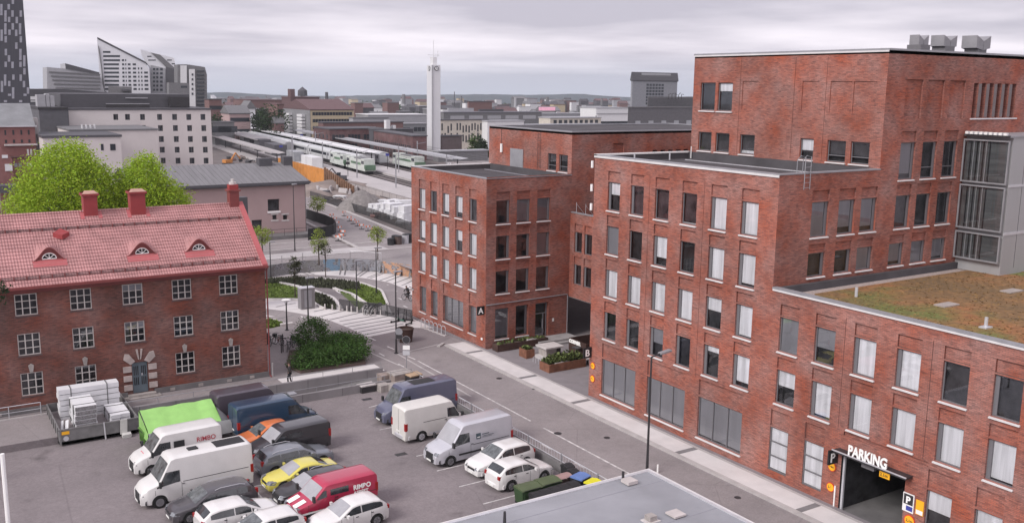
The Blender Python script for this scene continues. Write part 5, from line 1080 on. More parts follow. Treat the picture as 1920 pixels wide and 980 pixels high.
# ---------------------------------------------------------------- vegetation
def leafmat(name, c, isl=.5):
    m, nt, b, N, L = nodes(name); b.inputs['Roughness'].default_value = .7; b.inputs['Specular IOR Level'].default_value = .25; g = N('ShaderNodeNewGeometry')
    r = N('ShaderNodeMapRange'); r.inputs['To Min'].default_value = 1-isl; r.inputs['To Max'].default_value = 1+isl; L(g.outputs['Random Per Island'], r.inputs['Value'])
    h = N('ShaderNodeHueSaturation'); h.inputs['Color'].default_value = (*c, 1); L(r.outputs[0], h.inputs['Value'])
    r2 = N('ShaderNodeMapRange'); r2.inputs['To Min'].default_value = .485; r2.inputs['To Max'].default_value = .515; L(g.outputs['Random Per Island'], r2.inputs['Value']); L(r2.outputs[0], h.inputs['Hue'])
    L(h.outputs[0], b.inputs['Base Color']); t = N('ShaderNodeBsdfTranslucent'); L(h.outputs[0], t.inputs[0]); x = N('ShaderNodeMixShader'); x.inputs[0].default_value = .3; L(b.outputs[0], x.inputs[1]); L(t.outputs[0], x.inputs[2]); L(x.outputs[0], nt.nodes['Material Output'].inputs[0]); return m
m_bark = M('bark', (.085, .065, .055), .95, var=.3, vs_=6)
def crown_mesh(mat, blobs, n, size, seed=1, flat=.0):
    r_ = random.Random(seed); k = MB(mat); tot = sum(b[3]*b[4]*b[5] for b in blobs)
    for cx, cy, cz, rx, ry, rz in blobs:
        m_ = int(n*rx*ry*rz/tot); cl = max(5, m_//26)
        cen = []
        for _ in range(cl):
            v = Vector((r_.gauss(0, 1), r_.gauss(0, 1), r_.gauss(0, 1))).normalized()*(r_.uniform(.35, 1)**.45); cen.append((cx+v.x*rx, cy+v.y*ry, cz+v.z*rz))
        for _ in range(m_):
            c = cen[r_.randrange(cl)]; s_ = size*r_.uniform(.55, 1.4); q = min(rx, ry)*.12+size
            p = Vector((c[0]+r_.gauss(0, q), c[1]+r_.gauss(0, q), c[2]+r_.gauss(0, q*.7)))
            a = Vector((r_.gauss(0, 1), r_.gauss(0, 1), r_.gauss(0, .6))).normalized(); b = a.cross(Vector((r_.gauss(0, 1), r_.gauss(0, 1), r_.gauss(0, 1)))).normalized()
            k.face([p-a*s_, p-b*s_*.45, p+a*s_, p+b*s_*.5])
    return k
def tree(name, label, cat, loc, h, blobs, n, size, mat, tr=.2, seed=1, limbs=6, group=None, th=None):
    T = thing(name, label, cat, loc, 0, group); r_ = random.Random(seed); k = MB(m_bark); th = th or h*.35
    k.tube([(0, 0, 0), (.03, .02, th*.5), (0, 0, th), (.05, 0, h*.8)], [tr*1.3, tr, tr*.85, tr*.15], 7)
    for i in range(limbs):
        b = blobs[i % len(blobs)]; z0 = r_.uniform(th*.8, h*.6); k.tube([(0, 0, z0), (b[0]*.5+r_.uniform(-.2, .2)*b[3], b[1]*.5+r_.uniform(-.2, .2)*b[4], z0+(b[2]-z0)*.6), (b[0]+r_.uniform(-.8, .8)*b[3], b[1]+r_.uniform(-.8, .8)*b[4], b[2]+r_.uniform(-.1, .7)*b[5])], [tr*.5, tr*.28, tr*.06], 5)
    k.build('trunk', T, raw=True); crown_mesh(mat, blobs, n, size, seed).build('crown', T, raw=True); return T
m_lime = leafmat('lime_leaves', (.31, .43, .035), .30); m_yg = leafmat('young_leaves', (.22, .27, .05)); m_dk = leafmat('dark_leaves', (.035, .055, .025)); m_hedge = leafmat('hedge_leaves', (.070, .135, .032), .6); m_ol = leafmat('olive_leaves', (.06, .065, .035))
# two lime trees behind the old building
w = ondist(118, 300, 100); tree('lime_tree', 'big bright green tree behind the old building, left of the pair', 'tree', (w.x, w.y, 0), 18, [(0, 0, 12.6, 4.0, 4.2, 4.3), (-2.4, -1, 11.0, 3.0, 3.2, 3.3), (2.5, .5, 12.0, 2.8, 3.2, 3.3), (.2, 0, 15.6, 2.3, 2.6, 2.0), (-3.2, 0, 8.6, 2.2, 2.6, 2.8), (3.2, -1, 9.0, 2.4, 2.6, 3.0)], 62000, .115, m_lime, .35, 3, 16)
w = ondist(268, 300, 101); tree('lime_tree', 'smaller bright green tree touching the big one behind the brick roof', 'tree', (w.x, w.y, 0), 16.5, [(0, 0, 12.0, 2.8, 3.2, 3.6), (-1.4, 0, 10.6, 2.4, 2.6, 3.0), (2.0, 0, 10.4, 2.5, 2.6, 3.0), (.2, 0, 14.6, 1.5, 1.6, 1.7), (3.0, -1, 8.6, 1.8, 2.0, 2.4)], 38000, .115, m_lime, .3, 9, 14)
w = onz(598, 497); tree('young_tree', 'young street tree with pale green crown, left of the two by the railing', 'tree', (w.x, w.y, 0), 4.6, [(0, 0, 3.3, 1.0, 1.0, 1.4), (0, 0, 2.2, .8, .8, .6)], 1300, .10, m_yg, .09, 5, 8, th=1.4)
w = onz(708, 487); tree('young_tree', 'young street tree with pale green crown, right of the two by the railing', 'tree', (w.x, w.y, 0), 4.6, [(0, 0, 3.4, 1.15, 1.1, 1.0), (0, 0, 4.1, .6, .6, .6)], 1200, .10, m_yg, .09, 6, 8, th=1.6)
w = onz(566, 428); tree('young_tree', 'small light green tree behind the black fence beside the pink depot', 'tree', (w.x+1, w.y+12, 0), 5.5, [(0, 0, 3.6, 1.5, 1.5, 1.6)], 1000, .14, m_ol, .1, 7, 6)
w = onz(612, 420); tree('young_tree', 'yellowish young tree near the traffic barriers', 'tree', (w.x, w.y+4, 0), 4.6, [(0, 0, 3.0, 1.3, 1.3, 1.4)], 900, .13, m_yg, .1, 8, 6)
w = onz(492, 478); tree('young_tree', 'pale green tree half hidden by the corner of the old roof', 'tree', (w.x, w.y, 0), 4.0, [(0, 0, 2.8, 1.3, 1.3, 1.2)], 1300, .11, m_yg, .1, 9, 6)
w = gt(490+345/5.443, 480+425/5.443); tree('plaza_tree', 'thin dark leaved tree on the left lawn of the plaza', 'tree', tuple(w), 4.9, [(0, 0, 3.6, .65, .65, 1.3), (.2, 0, 2.2, .5, .5, .5)], 900, .11, m_ol, .07, 11, 8, th=1.3)
w = gt(490+655/5.443, 480+222/5.443); tree('plaza_tree', 'sparse thin tree beside the sunken path below the graffiti wall', 'tree', tuple(w), 5.0, [(0, 0, 3.8, .7, .7, 1.2)], 420, .10, m_ol, .06, 12, 8, th=1.3)
# conifer branch poking into the picture at the far left
# hedge bed
def hedge():
    T = thing('hedge_bed', 'dense green hedge growing over a raised brick edged bed', 'hedge', (29.2, 74.4, 0)); P = [(26.0, 72.0), (31.6, 71.75), (33.1, 76.6), (27.4, 78.5), (25.6, 74.2)]
    k = MB(m_conc); m_ = colr('bed_wall', (.11, .075, .07), rough=.9); k.prism(P, 0, .2, m_soil, m_); k.build('bed_edge', T)
    bl = [(27.1, 73.0, .9, 1.5, 1.2, .8), (29.3, 72.9, 1.0, 1.7, 1.2, .9), (31.0, 73.2, 1.05, 1.4, 1.3, .9), (28.2, 74.6, 1.0, 1.5, 1.3, .8), (30.6, 75.0, 1.2, 1.7, 1.5, 1.0), (32.0, 75.0, 1.1, 1.1, 1.4, .9), (31.4, 76.8, 1.0, 1.1, 1.0, .8), (29.2, 77.9, 1.7, 1.5, 1.2, 1.4)]
    crown_mesh(m_hedge, [(x, y, z-.2, rx*1.02, ry*1.02, rz) for x, y, z, rx, ry, rz in bl], 30000, .085, 21).build('foliage', T)

hedge()
w = (7.9, 75.4)
# ================================================================ THINGS ON THE PARKING LOT
def skip():
    T = thing('flatbed_container', 'open grey roll off container loaded with white bundles by the old building', 'container', (9.6, 69.3, LOT), .0); m_ct = M('container_grey', (.175, .170, .172), .7, var=.2, vs_=1.5)
    x0, x1, y0, y1, h = 7.35, 12.3, 65.9, 72.0, 1.15; k = MB(m_ct); t = .08
    k.box(x0, x1, y0, y1, LOT+.12, LOT+.3); k.build('floor', T)
    for a in ((x0, x1, y0, y0+t), (x0, x1, y1-t, y1), (x0, x0+t, y0+t, y1-t), (x1-t, x1, y0+t, y1-t)):
        k = MB(m_ct); k.box(*a, LOT+.12, LOT+h); 
        k.build('side_wall', T)
    k = MB(m_dark)
    for i in range(6): y = y0+.5+i*1.02; k.box(x0-.03, x0, y-.05, y+.05, LOT+.12, LOT+h); k.box(x1, x1+.03, y-.05, y+.05, LOT+.12, LOT+h)
    k.box(x0-.05, x1+.05, y0-.03, y0+.0, LOT+h-.09, LOT+h, m_ct); k.box(x0, x0+.12, y0-.05, y0-.001, LOT+.12, LOT+h, m_ct); k.build('ribs', T)
    for i in range(3): MB(m_dark).tube([(x0+.2+i*2.2, y0+.6, LOT+.12), (x0+.5+i*2.2, y0+.6, LOT+.12)], .12, 10).build('roller', T)
    MB(m_yel).box(x0+.15, x0+.62, y0-.036, y0-.031, LOT+.78, LOT+1.0).build('yellow_plate', T); MB(m_lgrey).tube([(x0+.4, y0-.032, LOT+.5), (x0+.4, y0-.045, LOT+.5)], .17, 16).build('round_mark', T)
    # loads: bundles of white profiles
    m_bd = M('white_bundle', (.66, .66, .68), .55, var=.10, vs_=2.5, stretch=(.3, 3, 3)); m_end = M('bundle_ends', (.22, .21, .22), .8, var=.5, vs_=14, detail=2); m_strap = colr('strap', (.12, .12, .12))
    def bundle(label, cx, cy, z, lx, ly, lz, nl, axis, grp='white bundles in the container', ends=False):
        B = thing('profile_bundle', label, 'bundle', (cx, cy, z), 0, grp); r_ = random.Random(int(cx*37+cy*11)); hh = lz/nl
        for i in range(nl):
            k = MB(m_bd); j = r_.uniform(-.04, .04); k.box(-lx/2+j, lx/2+j, -ly/2, ly/2, i*hh+.02, (i+1)*hh-.03)
            if ends: k.box(-lx/2+j+.02, lx/2+j-.02, -ly/2-.006, -ly/2-.001, i*hh+.03, (i+1)*hh-.05, m_end)
            k.build('layer', B, raw=True)
        k = MB(m_strap)
        for s_ in (-.3, .3):
            if axis == 'x': k.box(s_*lx-.03, s_*lx+.03, -ly/2-.02, ly/2+.02, .01, lz+.0)
            else: k.box(-lx/2-.05, lx/2+.05, s_*ly-.03, s_*ly+.03, .01, lz+.0)
        k.build('strap', B, raw=True)
    bundle('tall stack of long white profiles across the rear of the container', 9.9, 70.3, LOT+.32, 3.9, .95, 2.35, 6, 'x')
    bundle('stack of white profiles showing their dark ends at the container front left', 9.2, 68.3, LOT+.32, 1.35, 2.6, 1.85, 6, 'y', ends=True)
    bundle('low pair of white wrapped profiles at the container right', 11.0, 68.2, LOT+.32, .62, 2.7, .95, 3, 'y'); bundle('second low white wrapped bundle at the container right edge', 11.68, 68.2, LOT+.32, .62, 2.6, .95, 3, 'y')
    k = MB(m_bd); k.obox((8.05, 67.6, LOT+.75), (.10, .0, .03), (.15, .9, .1), (0, 0, .04)); k.obox((7.8, 67.9, LOT+.7), (.08, .0, .03), (.12, .8, .1), (0, 0, .03)); tag(rebase(k.build('loose_boards')), 'loose white boards leaning inside the container left side', 'boards')
    k = MB(colr('pale_chute', (.55, .54, .52), rough=.6)); k.obox((11.3, 65.72, LOT+.72), (.22, 0, 0), (.03, .02, .50), (0, .03, 0)); k.obox((11.42, 65.55, LOT+.16), (.28, .03, 0), (0, .2, .03), (0, 0, .12)); tag(rebase(k.build('white_chute')), 'pale bent sheet hanging over the container front wall', 'sheet')
    k = MB(m_lgrey); k.tube([(10.1, 65.82, LOT+1.2), (10.15, 65.8, LOT+.02)], .05, 6); k.build('front_post', T)
skip()
T = thing('handrail', 'grey steel handrail along the wall at the far left', 'railing', (5, 72, 0)); rail(T, [(1.0, 72.05, -.08), (7.0, 72.05, -.08)], .9, 1.9, m_lgrey, .03, mid=1)
k = MB(m_kerb); k.box(-12, 8.5, 71.6, 71.8, -.01, .07); struct(k, 'kerb_edge')
# stone and concrete blocks beside the blue van
def block(label, px, py, lx, ly, h, mat, z0=LOT, rz=.1, cap=None):
    w = onz(px, py, z0); T = thing('stone_block', label, 'block', (w.x, w.y, z0), rz); k = MB(mat); r_ = random.Random(px); j = lambda: r_.uniform(-.05, .05)
    P = [(-lx/2+j(), -ly/2+j()), (lx/2+j(), -ly/2+j()), (lx/2+j(), ly/2+j()), (-lx/2+j(), ly/2+j())]; k.prism(P, 0, h); k.build('stone', T, raw=True)
    if cap: MB(cap).prism([(x*1.04, y*1.04) for x, y in P], h, h+.09).build('slab', T, raw=True)
block('pale topped low concrete block by itself beside the stone pile', 688, 733, 1.25, .85, .5, m_dark, cap=m_stone2, rz=.05)
block('left grey concrete block of the pile behind the purple van', 718, 732, .8, .9, .55, m_stone); block('grey stone block under the wide slab of the pile', 748, 732, 1.5, 1.0, .62, m_stone)
block('upper brown stone slab on the left of the pile', 722, 722, 1.0, .9, .95, M('brown_stone', (.26, .21, .19), .9, var=.25, vs_=2), rz=0); block('wide upper brown stone slab in the middle of the pile', 750, 722, 1.7, 1.2, 1.05, D.materials['brown_stone'], cap=m_stone); 
block('dark framed block with sandy top at the right of the pile', 775, 724, 1.1, 1.0, .98, m_dark, cap=colr('sand_top', (.42, .30, .20), rough=.95))
T = thing('guard_rail', 'small bent steel rail above the stone pile', 'railing', (32.5, 66.5, LOT)); rail(T, [(31.3, 66.3, .3), (33.1, 66.3, .3), (33.15, 64.9, .2)], .5, 1.3, m_grey)
# ---------------------------------------------------------------- waste bins
def bin4(label, x, y, rz, mat, w=1.35, d=.9, h=1.1, lid=None, group=None, two=False, z=LOT, sticker=True):
    T = thing('waste_container', label, 'waste bin', (x, y, z), rz, group); k = MB(mat); n = .86
    k.grid([[(-w/2*n, -d/2*n, .14), (w/2*n, -d/2*n, .14), (w/2*n, d/2*n, .14), (-w/2*n, d/2*n, .14)], [(-w/2, -d/2, h*.88), (w/2, -d/2, h*.88), (w/2, d/2, h*.88), (-w/2, d/2, h*.88)]], close=True); k.face([(-w/2*n, -d/2*n, .14), (w/2*n, -d/2*n, .14), (w/2*n, d/2*n, .14), (-w/2*n, d/2*n, .14)])
    k.box(-w/2-.03, w/2+.03, -d/2-.03, d/2+.03, h*.86, h*.90)
    if not two:
        for i in range(4): x_ = -w/2+.18+i*(w-.36)/3; k.box(x_-.03, x_+.03, -d/2-.012, -d/2+.02, .3, h*.86)
    k.build('body', T, raw=True); k = MB(lid or mat); k.grid([[(-w/2-.04, -d/2-.05, h*.90), (w/2+.04, -d/2-.05, h*.90)], [(-w/2-.02, -d/2, h*.96), (w/2+.02, -d/2, h*.96)], [(-w/2, 0, h*1.04), (w/2, 0, h*1.04)], [(-w/2, d/2, h*.98), (w/2, d/2, h*.98)], [(-w/2, d/2+.04, h*.9), (w/2, d/2+.04, h*.9)]])
    for s_ in (-1, 1): k.face([(s_*(w/2+.02), -d/2-.05, h*.9), (s_*(w/2+.02), -d/2, h*.96), (s_*w/2, 0, h*1.04), (s_*w/2, d/2, h*.98), (s_*w/2, d/2, h*.9)])
    lo = k.build('lid', T, raw=True); MB(m_black).bar((-w/2*.8, -d/2-.08, h*.93), (w/2*.8, -d/2-.08, h*.93), .03).build('handle', lo, raw=True)
    for s_, t in (((-.8, -.8), (.8, -.8), (.8, .8), (-.8, .8)) if not two else ((-.8, .8), (.8, .8))): MB(m_rubber).tube([(s_*w/2-.03, t*d/2, .09), (s_*w/2+.03, t*d/2, .09)], .09 if not two else .12, 10).build('wheel', T, raw=True)
    if sticker: MB(m_white).box(-.10, .12, -d/2-.02, -d/2-.013, h*.45, h*.72).build('sticker', T, raw=True)
    return T
m_gb = M('bin_green', (.035, .070, .028), .6, var=.1); m_gb2 = M('bin_lid_green', (.085, .110, .055), .6, var=.1); m_bb = M('bin_black', (.022, .022, .024), .55); m_brn = M('bin_brown', (.085, .058, .052), .6)
bin4('green four wheeled bin at the left end of the bin row', 28.85, 43.0, .02, m_gb, lid=m_gb2); bin4('second green four wheeled bin beside the first', 30.3, 43.1, .02, m_gb, lid=m_gb2)
pk = M('bin_lid_pink', (.34, .22, .21), .6)
bin4('brown wheelie bin with pale lid right of the green bins', 31.25, 43.2, 0, m_brn, .5, .6, 1.05, pk, None, True, sticker=False); bin4('second brown wheelie bin with pale lid before the black bin', 31.75, 43.25, 0, m_brn, .5, .6, 1.05, pk, None, True, sticker=False)
bin4('black wheelie bin between the brown bins and the blue lidded bin', 32.4, 43.5, 0, m_bb, .55, .65, 1.1, None, None, True, sticker=False); bin4('black container behind with its lid against the street barrier', 32.6, 44.3, 0, m_bb, .6, .6, 1.1, None, None, True, sticker=False)
bin4('black bin with blue lid near the foreground roof corner', onz(1088, 890, .6).x, onz(1088, 890, .6).y, .3, m_bb, .95, .8, 1.1, M('lid_blue', (.13, .21, .46), .5)); bin4('black bin with bright yellow lid by the foreground roof edge', onz(1112, 901, .6).x, onz(1112, 901, .6).y, .3, m_bb, .85, .75, 1.1, M('lid_yellow', (.70, .66, .03), .5), sticker=False)
for i in range(5): bin4(['first', 'second', 'third', 'fourth', 'fifth'][i]+' black lidded bin from the left in the row along the foreground roof', onz(1006+i*17, 926-i*5, .5).x, onz(1006+i*17, 926-i*5, .5).y, 0, m_bb, .62, .7, 1.05, None, 'black bins along the foreground roof', True, sticker=False)
w = onz(1015, 938, .4); tag(rebase(MB(m_white).box(28.1, 29.4, 41.6, 42.3, LOT+.0, LOT+.55).build('white_box')), 'white box lying in front of the green bins', 'box')
w = onz(262, 830, LOT); bin4('light green four wheeled bin open at the side of the green tarpaulin', 12.35, 63.4, -1.5, M('bin_bright_green', (.10, .22, .045), .6), 1.2, .8, 1.15, sticker=False)
# ---------------------------------------------------------------- foreground flat roof
def fore():
    T = thing('low_building', 'low building with pale grey flat roof in the foreground', 'building', (26, 30, LOT)); z = 3.0; x0, x1, y0, y1 = 8, 32.38, 6, 36.72
    k = MB(m_conc); k.box(x0+.1, x1-.1, y0+.1, y1-.1, LOT, z-.1); k.build('wall', T); k = MB(m_roofl)
    k.box(x0, x1, y0, y1, z-.12, z-.02, M('foreground_felt', (.265, .268, .292), .8, var=.14, vs_=.3, detail=9)); 
    for i in range(8): y = 8+i*3.9; k.box(x0+.1, x1-.1, y, y+.06, z-.02, z-.012)
    k.build('roof', T)
    k = MB(m_sill); k.box(x0, x1+.08, y1, y1+.08, z-.3, z+.05, m_sill); k.box(x1, x1+.08, y0, y1, z-.3, z+.05, m_sill); k.box(x0, x1, y1-.18, y1, z-.02, z+.035, m_lgrey); k.box(x1-.18, x1, y0, y1-.18, z-.02, z+.035, m_lgrey); k.build('roof_edge', T)
    k = MB(m_dark); k.tube([(26.5, y1+.1, z-.2), (26.5, y1+.1, 0)], .05, 6); k.build('downpipe', T)
fore()
def roofbox(label, px, py, s_, h, mat, pipe=0, base=0):
    w = onz(px, py, 3.0); T = thing('roof_vent', label, 'roof vent', (w.x, w.y, 2.98), .0)
    if base: MB(m_stone2).box(-s_*.9, s_*.9, -s_*.7, s_*.7, 0, .05).build('base', T, raw=True)
    k = MB(mat); k.box(-s_/2, s_/2, -s_/2, s_/2, .05, h); k.build('body', T, raw=True)
    if pipe: MB(m_dark).tube([(-s_*.2, s_*.6, 0), (-s_*.2, s_*.6, pipe)], .07, 8).build('pipe', T, raw=True)
    return T
m_bx = M('vent_pale', (.48, .44, .43), .8)
roofbox('pale square vent box near the corner of the foreground roof', 1180, 905, .62, .22, m_bx, .55); roofbox('pale square plate at the right of the foreground roof', 1267, 965, .7, .14, m_bx); roofbox('round capped brown vent on a pale pad on the foreground roof', 1220, 975, .42, .3, m_stone, 0, 1)
w = onz(927, 972, 3.0); T = thing('vent_pipe', 'dark upright vent pipe at the left corner of the foreground roof', 'pipe', (w.x, w.y-.9, 2.98)); MB(m_dark).tube([(0, 0, 0), (0, 0, .75)], [.09, .06], 8).build('pipe', T, raw=True); MB(m_grey).tube([(0, 0, 0), (0, 0, .04)], .25, 12).build('flange', T, raw=True)
w = onz(1233, 885, 0); T = thing('power_cabinet', 'small white marker post behind the corner of the foreground roof', 'post', (w.x, w.y, 0)); MB(m_white).tube([(0, 0, 0), (0, 0, .5)], .06, 8).build('post', T, raw=True)
# slim white thing along the left picture edge: lamp pole lying in view
# ================================================================ VEHICLES
def pw(K, x):
    if x <= K[0][0]: return K[0][1]
    for (a, b), (c, d) in zip(K, K[1:]):
        if x <= c: return lerp(b, d, (x-a)/(c-a)) if c > a else d
    return K[-1][1]
def paint(name, col, rough=.28, metal=0, coat=.8): return D.materials.get(name) or M(name, col, rough=rough, metal=metal, var=.05, coat=coat, spec=.5)
m_tail = M('tail_lamp', (.30, .012, .012), .3); m_head = M('head_lamp', (.24, .25, .27), .08, metal=.3, var=.4, vs_=9); m_trim = M('trim_plastic', (.028, .028, .030), .6); m_rim = M('alloy_rim', (.33, .33, .35), .35, metal=.7); m_plate = M('number_plate', (.72, .72, .70), .5)
m_gl2 = M('car_glass', (.032, .036, .040), .05, spec=1, var=.5, vs_=2); m_gl3 = M('windscreen_glass', (.11, .118, .122), .08, spec=.9, var=.6, vs_=2.6)  # windscreen's mottled grey stands in for reflections and the dashboard behind
def vehicle(name, label, cat, loc, deg, sp, col, trim=None, rail=False, wscreen=None, group=None):
    L_, W_, = sp['L'], sp['W']; top, belt, wk = sp['top'], sp['belt'], sp['w']; cl = sp.get('cl', .24); r = sp.get('r', .33); wx = sp['wheels']; tum = sp.get('tum', .32); ra = r+.06
    T = thing(name, label, cat, loc, math.radians(deg), group); h0, h1 = -L_/2, L_/2
    sm = lambda K, x, e=.05: (pw(K, x-e)+2*pw(K, x)+pw(K, x+e))/4
    zt = lambda x: sm(top, x); 
    zb = lambda x: min(sm(belt, x), zt(x)-.05); ww = lambda x: sm(wk, x, .08)*W_/2
    def wt(x): return ww(x)-.05-tum*max(0, zt(x)-zb(x)-.08)
    def zl(x):
        z = cl
        for q in wx:
            if abs(x-q) < ra: z = max(z, r+math.sqrt(ra*ra-(x-q)**2))
        return z
    xs = {round(v, 3) for v in [h0+i*L_/26 for i in range(27)]}
    for K in (top, belt, wk): xs |= {round(a, 3) for a, _ in K if h0 <= a <= h1}
    for q in wx: xs |= {round(q+ra*c, 3) for c in (-1.001, -.97, -.85, -.6, -.25, .25, .6, .85, .97, 1.001)}
    xs = sorted(xs); xs = [x for i, x in enumerate(xs) if i == 0 or x-xs[i-1] > .008]; rows = []
    for x in xs:
        w, b, t, u, l = ww(x), zb(x), zt(x), wt(x), zl(x); w2 = w*.985; mz = l+(b-l)*.55
        half = [(0, cl), (w*.93 if l <= cl+.01 else w-.02, l), (w, mz), (w2-.005, b), (u+.02, t-.07), (u-.10, t-.005), (u*.5, t+.014), (0, t+.02)]
        rows.append([(x, y, z) for y, z in half]+[(x, -y, z) for y, z in half[::-1][1:-1]])
    k = MB(col); k.grid([[Vector(p) for p in r_] for r_ in rows], close=True)
    k.face([Vector(p) for p in rows[0]]); k.face([Vector(p) for p in rows[-1]][::-1])
    def sidept(x, z, s_, o=.008):
        b, t = zb(x), zt(x)-.07; f = (z-b)/max(.02, t-b); y = lerp(ww(x)*.985-.005, wt(x)+.02, max(0, min(1, f))) if z > b else lerp(ww(x), ww(x)*.985-.005, max(0, min(1, (z-(zl(x)+(b-zl(x))*.55))/max(.05, (b-zl(x))*.45)))); return (x, s_*(y+o), z)
    # shut lines, mouldings
    for s_ in (-1, 1):
        for x in sp.get('seams', []):
            z0, z1 = zl(x)+.08, (zb(x) if not sp.get('tallseam') else zt(x)-.1); k.grid([[sidept(x-.010, lerp(z0, z1, i/6), s_, .004), sidept(x+.010, lerp(z0, z1, i/6), s_, .004)] for i in range(7)], m_trim)
        zt_ = sp.get('mould')
        if zt_: k.grid([[sidept(x, zt_, s_, .01), sidept(x, zt_+.12, s_, .01)] for x in xs if wx[0]+ra+.02 < x < wx[1]-ra-.02], trim or m_trim)
        if sp.get('track'): a, b, z = sp['track']; n = 10; k.grid([[sidept(lerp(a, b, i/n), z, s_, .006), sidept(lerp(a, b, i/n), z+.035, s_, .006)] for i in range(n+1)], m_trim)
    body = k.build('body', T, raw=True, smooth=32)
    # glass
    def strip(nm, pts, mat): k = MB(mat); k.grid(pts); return k.build(nm, T, raw=True, smooth=40)
    for s_ in (-1, 1):
        for a, b in sp['side']:
            n = 12; R_ = []
            for i in range(n+1):
                x = lerp(a, b, i/n); lo, hi = zb(x)+.05, zt(x)-sp.get('gtop', .13)
                if sp.get('gmax'): hi = min(hi, sp['gmax'])
                if hi > lo+.03: R_.append([sidept(x, lo, s_), sidept(x, (lo+hi)/2, s_), sidept(x, hi, s_)])
            if len(R_) > 1: strip('side_window', R_, m_gl2)
    def topstrip(nm, a, b, mat, ins=.10):
        n = 6; R_ = []
        for i in range(n+1):
            x = lerp(a, b, i/n); u, t = wt(x), zt(x); d = (zt(x+.02)-zt(x-.02))/.04; nl = Vector((-d, 0, 1)).normalized()*.014
            R_.append([Vector((x, y, t+z))+nl for y, z in ((-u+ins, -.004), (-u*.5, .014), (0, .02), (u*.5, .014), (u-ins, -.004))])
        return strip(nm, R_, mat)
    if 'ws' in sp: topstrip('windscreen', *sp['ws'], wscreen or m_gl3)
    if 'rs' in sp: topstrip('rear_window', *sp['rs'], m_gl2)
    if 'rearwin' in sp:
        z0, z1 = sp['rearwin']
        for s_ in (-1, 1): k = MB(m_gl2); y0, y1 = sorted((s_*.06, s_*(wt(h0+.1)-.12))); k.box(h0-.012, h0-.004, y0, y1, z0, z1); k.build('rear_window', T, raw=True)
    if 'sunroof' in sp: topstrip('roof_panel', *sp['sunroof'], m_trim, .28)
    # wheels
    for q in wx:
        for s_ in (-1, 1):
            yo, yi = s_*(ww(q)-.015), s_*(ww(q)-.23); w = MB(m_rubber); w.tube([(q, yi, r), (q, yo-s_*.02, r), (q, yo, r)], [r, r, r*.93], 22); o = w.build('wheel', T, raw=True, smooth=50)
            w = MB(sp.get('rim', m_rim)); w.tube([(q, yo, r), (q, yo+s_*.006, r)], r*.64, 18)
            for i in range(5): a = i*1.2566+.3; w.bar((q+math.cos(a)*r*.12, yo+s_*.009, r+math.sin(a)*r*.12), (q+math.cos(a)*r*.58, yo+s_*.009, r+math.sin(a)*r*.58), .05, .008, m_trim if i % 1 == 0 and not sp.get('steel') else m_rim)
            w.build('rim', o, raw=True)
            g = MB(m_trim); g.tube([(q+math.cos(a)*ra, s_*(ww(q)-.03), r+math.sin(a)*ra) for a in [math.pi*i/12 for i in range(13)]], .022, 5); g.build('wheel_arch', T, raw=True)
            g = MB(m_black); g.box(q-ra+.02, q+ra-.02, min(s_*(ww(q)-.26), s_*(ww(q)-.25)), max(s_*(ww(q)-.26), s_*(ww(q)-.25)), cl+.02, r+ra-.03); g.build('wheel_well', T, raw=True)
    # lamps, bumpers, mirrors, grille, plates
    fz = sp.get('hz', .68); fw = ww(h1-.22)
    for s_ in (-1, 1):
        k = MB(m_head); k.obox((h1-sp.get('hx', .17), s_*(fw-.17), fz), (.15, s_*-.05, 0), (-.05, s_*.15, 0), (-.05, 0, .085)); k.build('headlight', T, raw=True)
        z0, z1 = sp.get('tz', (.75, 1.0)); k = MB(m_tail); yy = ww(h0+.03)-.0; k.box(h0-.015, h0+.16, *sorted((s_*(yy-.17), s_*(yy+.012))), z0, z1); k.build('tail_light', T, raw=True)
        mx, mz = sp['mir']; k = MB(sp.get('mirmat', col)); k.obox((mx, s_*(ww(mx)+.14), mz), (.06, 0, 0), (0, .10, 0), (0, 0, sp.get('mirh', .075))); k.bar((mx+.02, s_*(ww(mx)-.04), mz-.04), (mx, s_*(ww(mx)+.08), mz-.02), .04, .04, m_trim); k.build('mirror', T, raw=True)
        if 'hand' in sp:
            for x in sp['hand']: p = sidept(x, zb(x)-.10, s_, .014); MB(m_trim).box(x-.08, x+.08, *sorted((p[1]-s_*.02, p[1]+s_*.012)), p[2]-.018, p[2]+.018).build('door_handle', T, raw=True)
    bm_ = trim or col; k = MB(bm_)
    def bump(xe, d):
        R_ = []
        for i in range(9):
            f = -1+i/4; x = xe-d*(abs(f)**3*.32); y = f*(ww(xe-d*.25)+.01); R_.append([(x-d*.02, y, cl-.02), (x+d*.055, y, cl+.03), (x+d*.07, y, cl+.24), (x-d*.02, y, cl+.30)])
        return R_
    k.grid(bump(h1, 1), bm_); k.build('front_bumper', T, raw=True, smooth=40); k = MB(bm_); k.grid(bump(h0, -1), bm_); k.build('rear_bumper', T, raw=True, smooth=40)
    k = MB(m_trim); gz = sp.get('gz', (.50, .68)); k.box(h1-.04, h1+.03, -fw*.45, fw*.45, *gz); k.build('grille', T, raw=True)
    k = MB(m_plate); k.box(h1+.075, h1+.082, -.26, .26, cl+.08, cl+.19); k.build('number_plate', T, raw=True); k = MB(m_plate); k.box(h0-.082, h0-.075, -.26, .26, cl+.1, cl+.21) if not sp.get('van') else k.box(h0-.03, h0-.02, -.26, .26, .7, .81); k.build('number_plate', T, raw=True)
    if rail:
        a, b = sp['railx']
        for s_ in (-1, 1): k = MB(m_lgrey); k.tube([(lerp(a, b, i/6), s_*(wt(lerp(a, b, i/6))-.06), zt(lerp(a, b, i/6))+(.06 if 0 < i < 6 else .0)) for i in range(7)], .018, 5); k.build('roof_rail', T, raw=True)
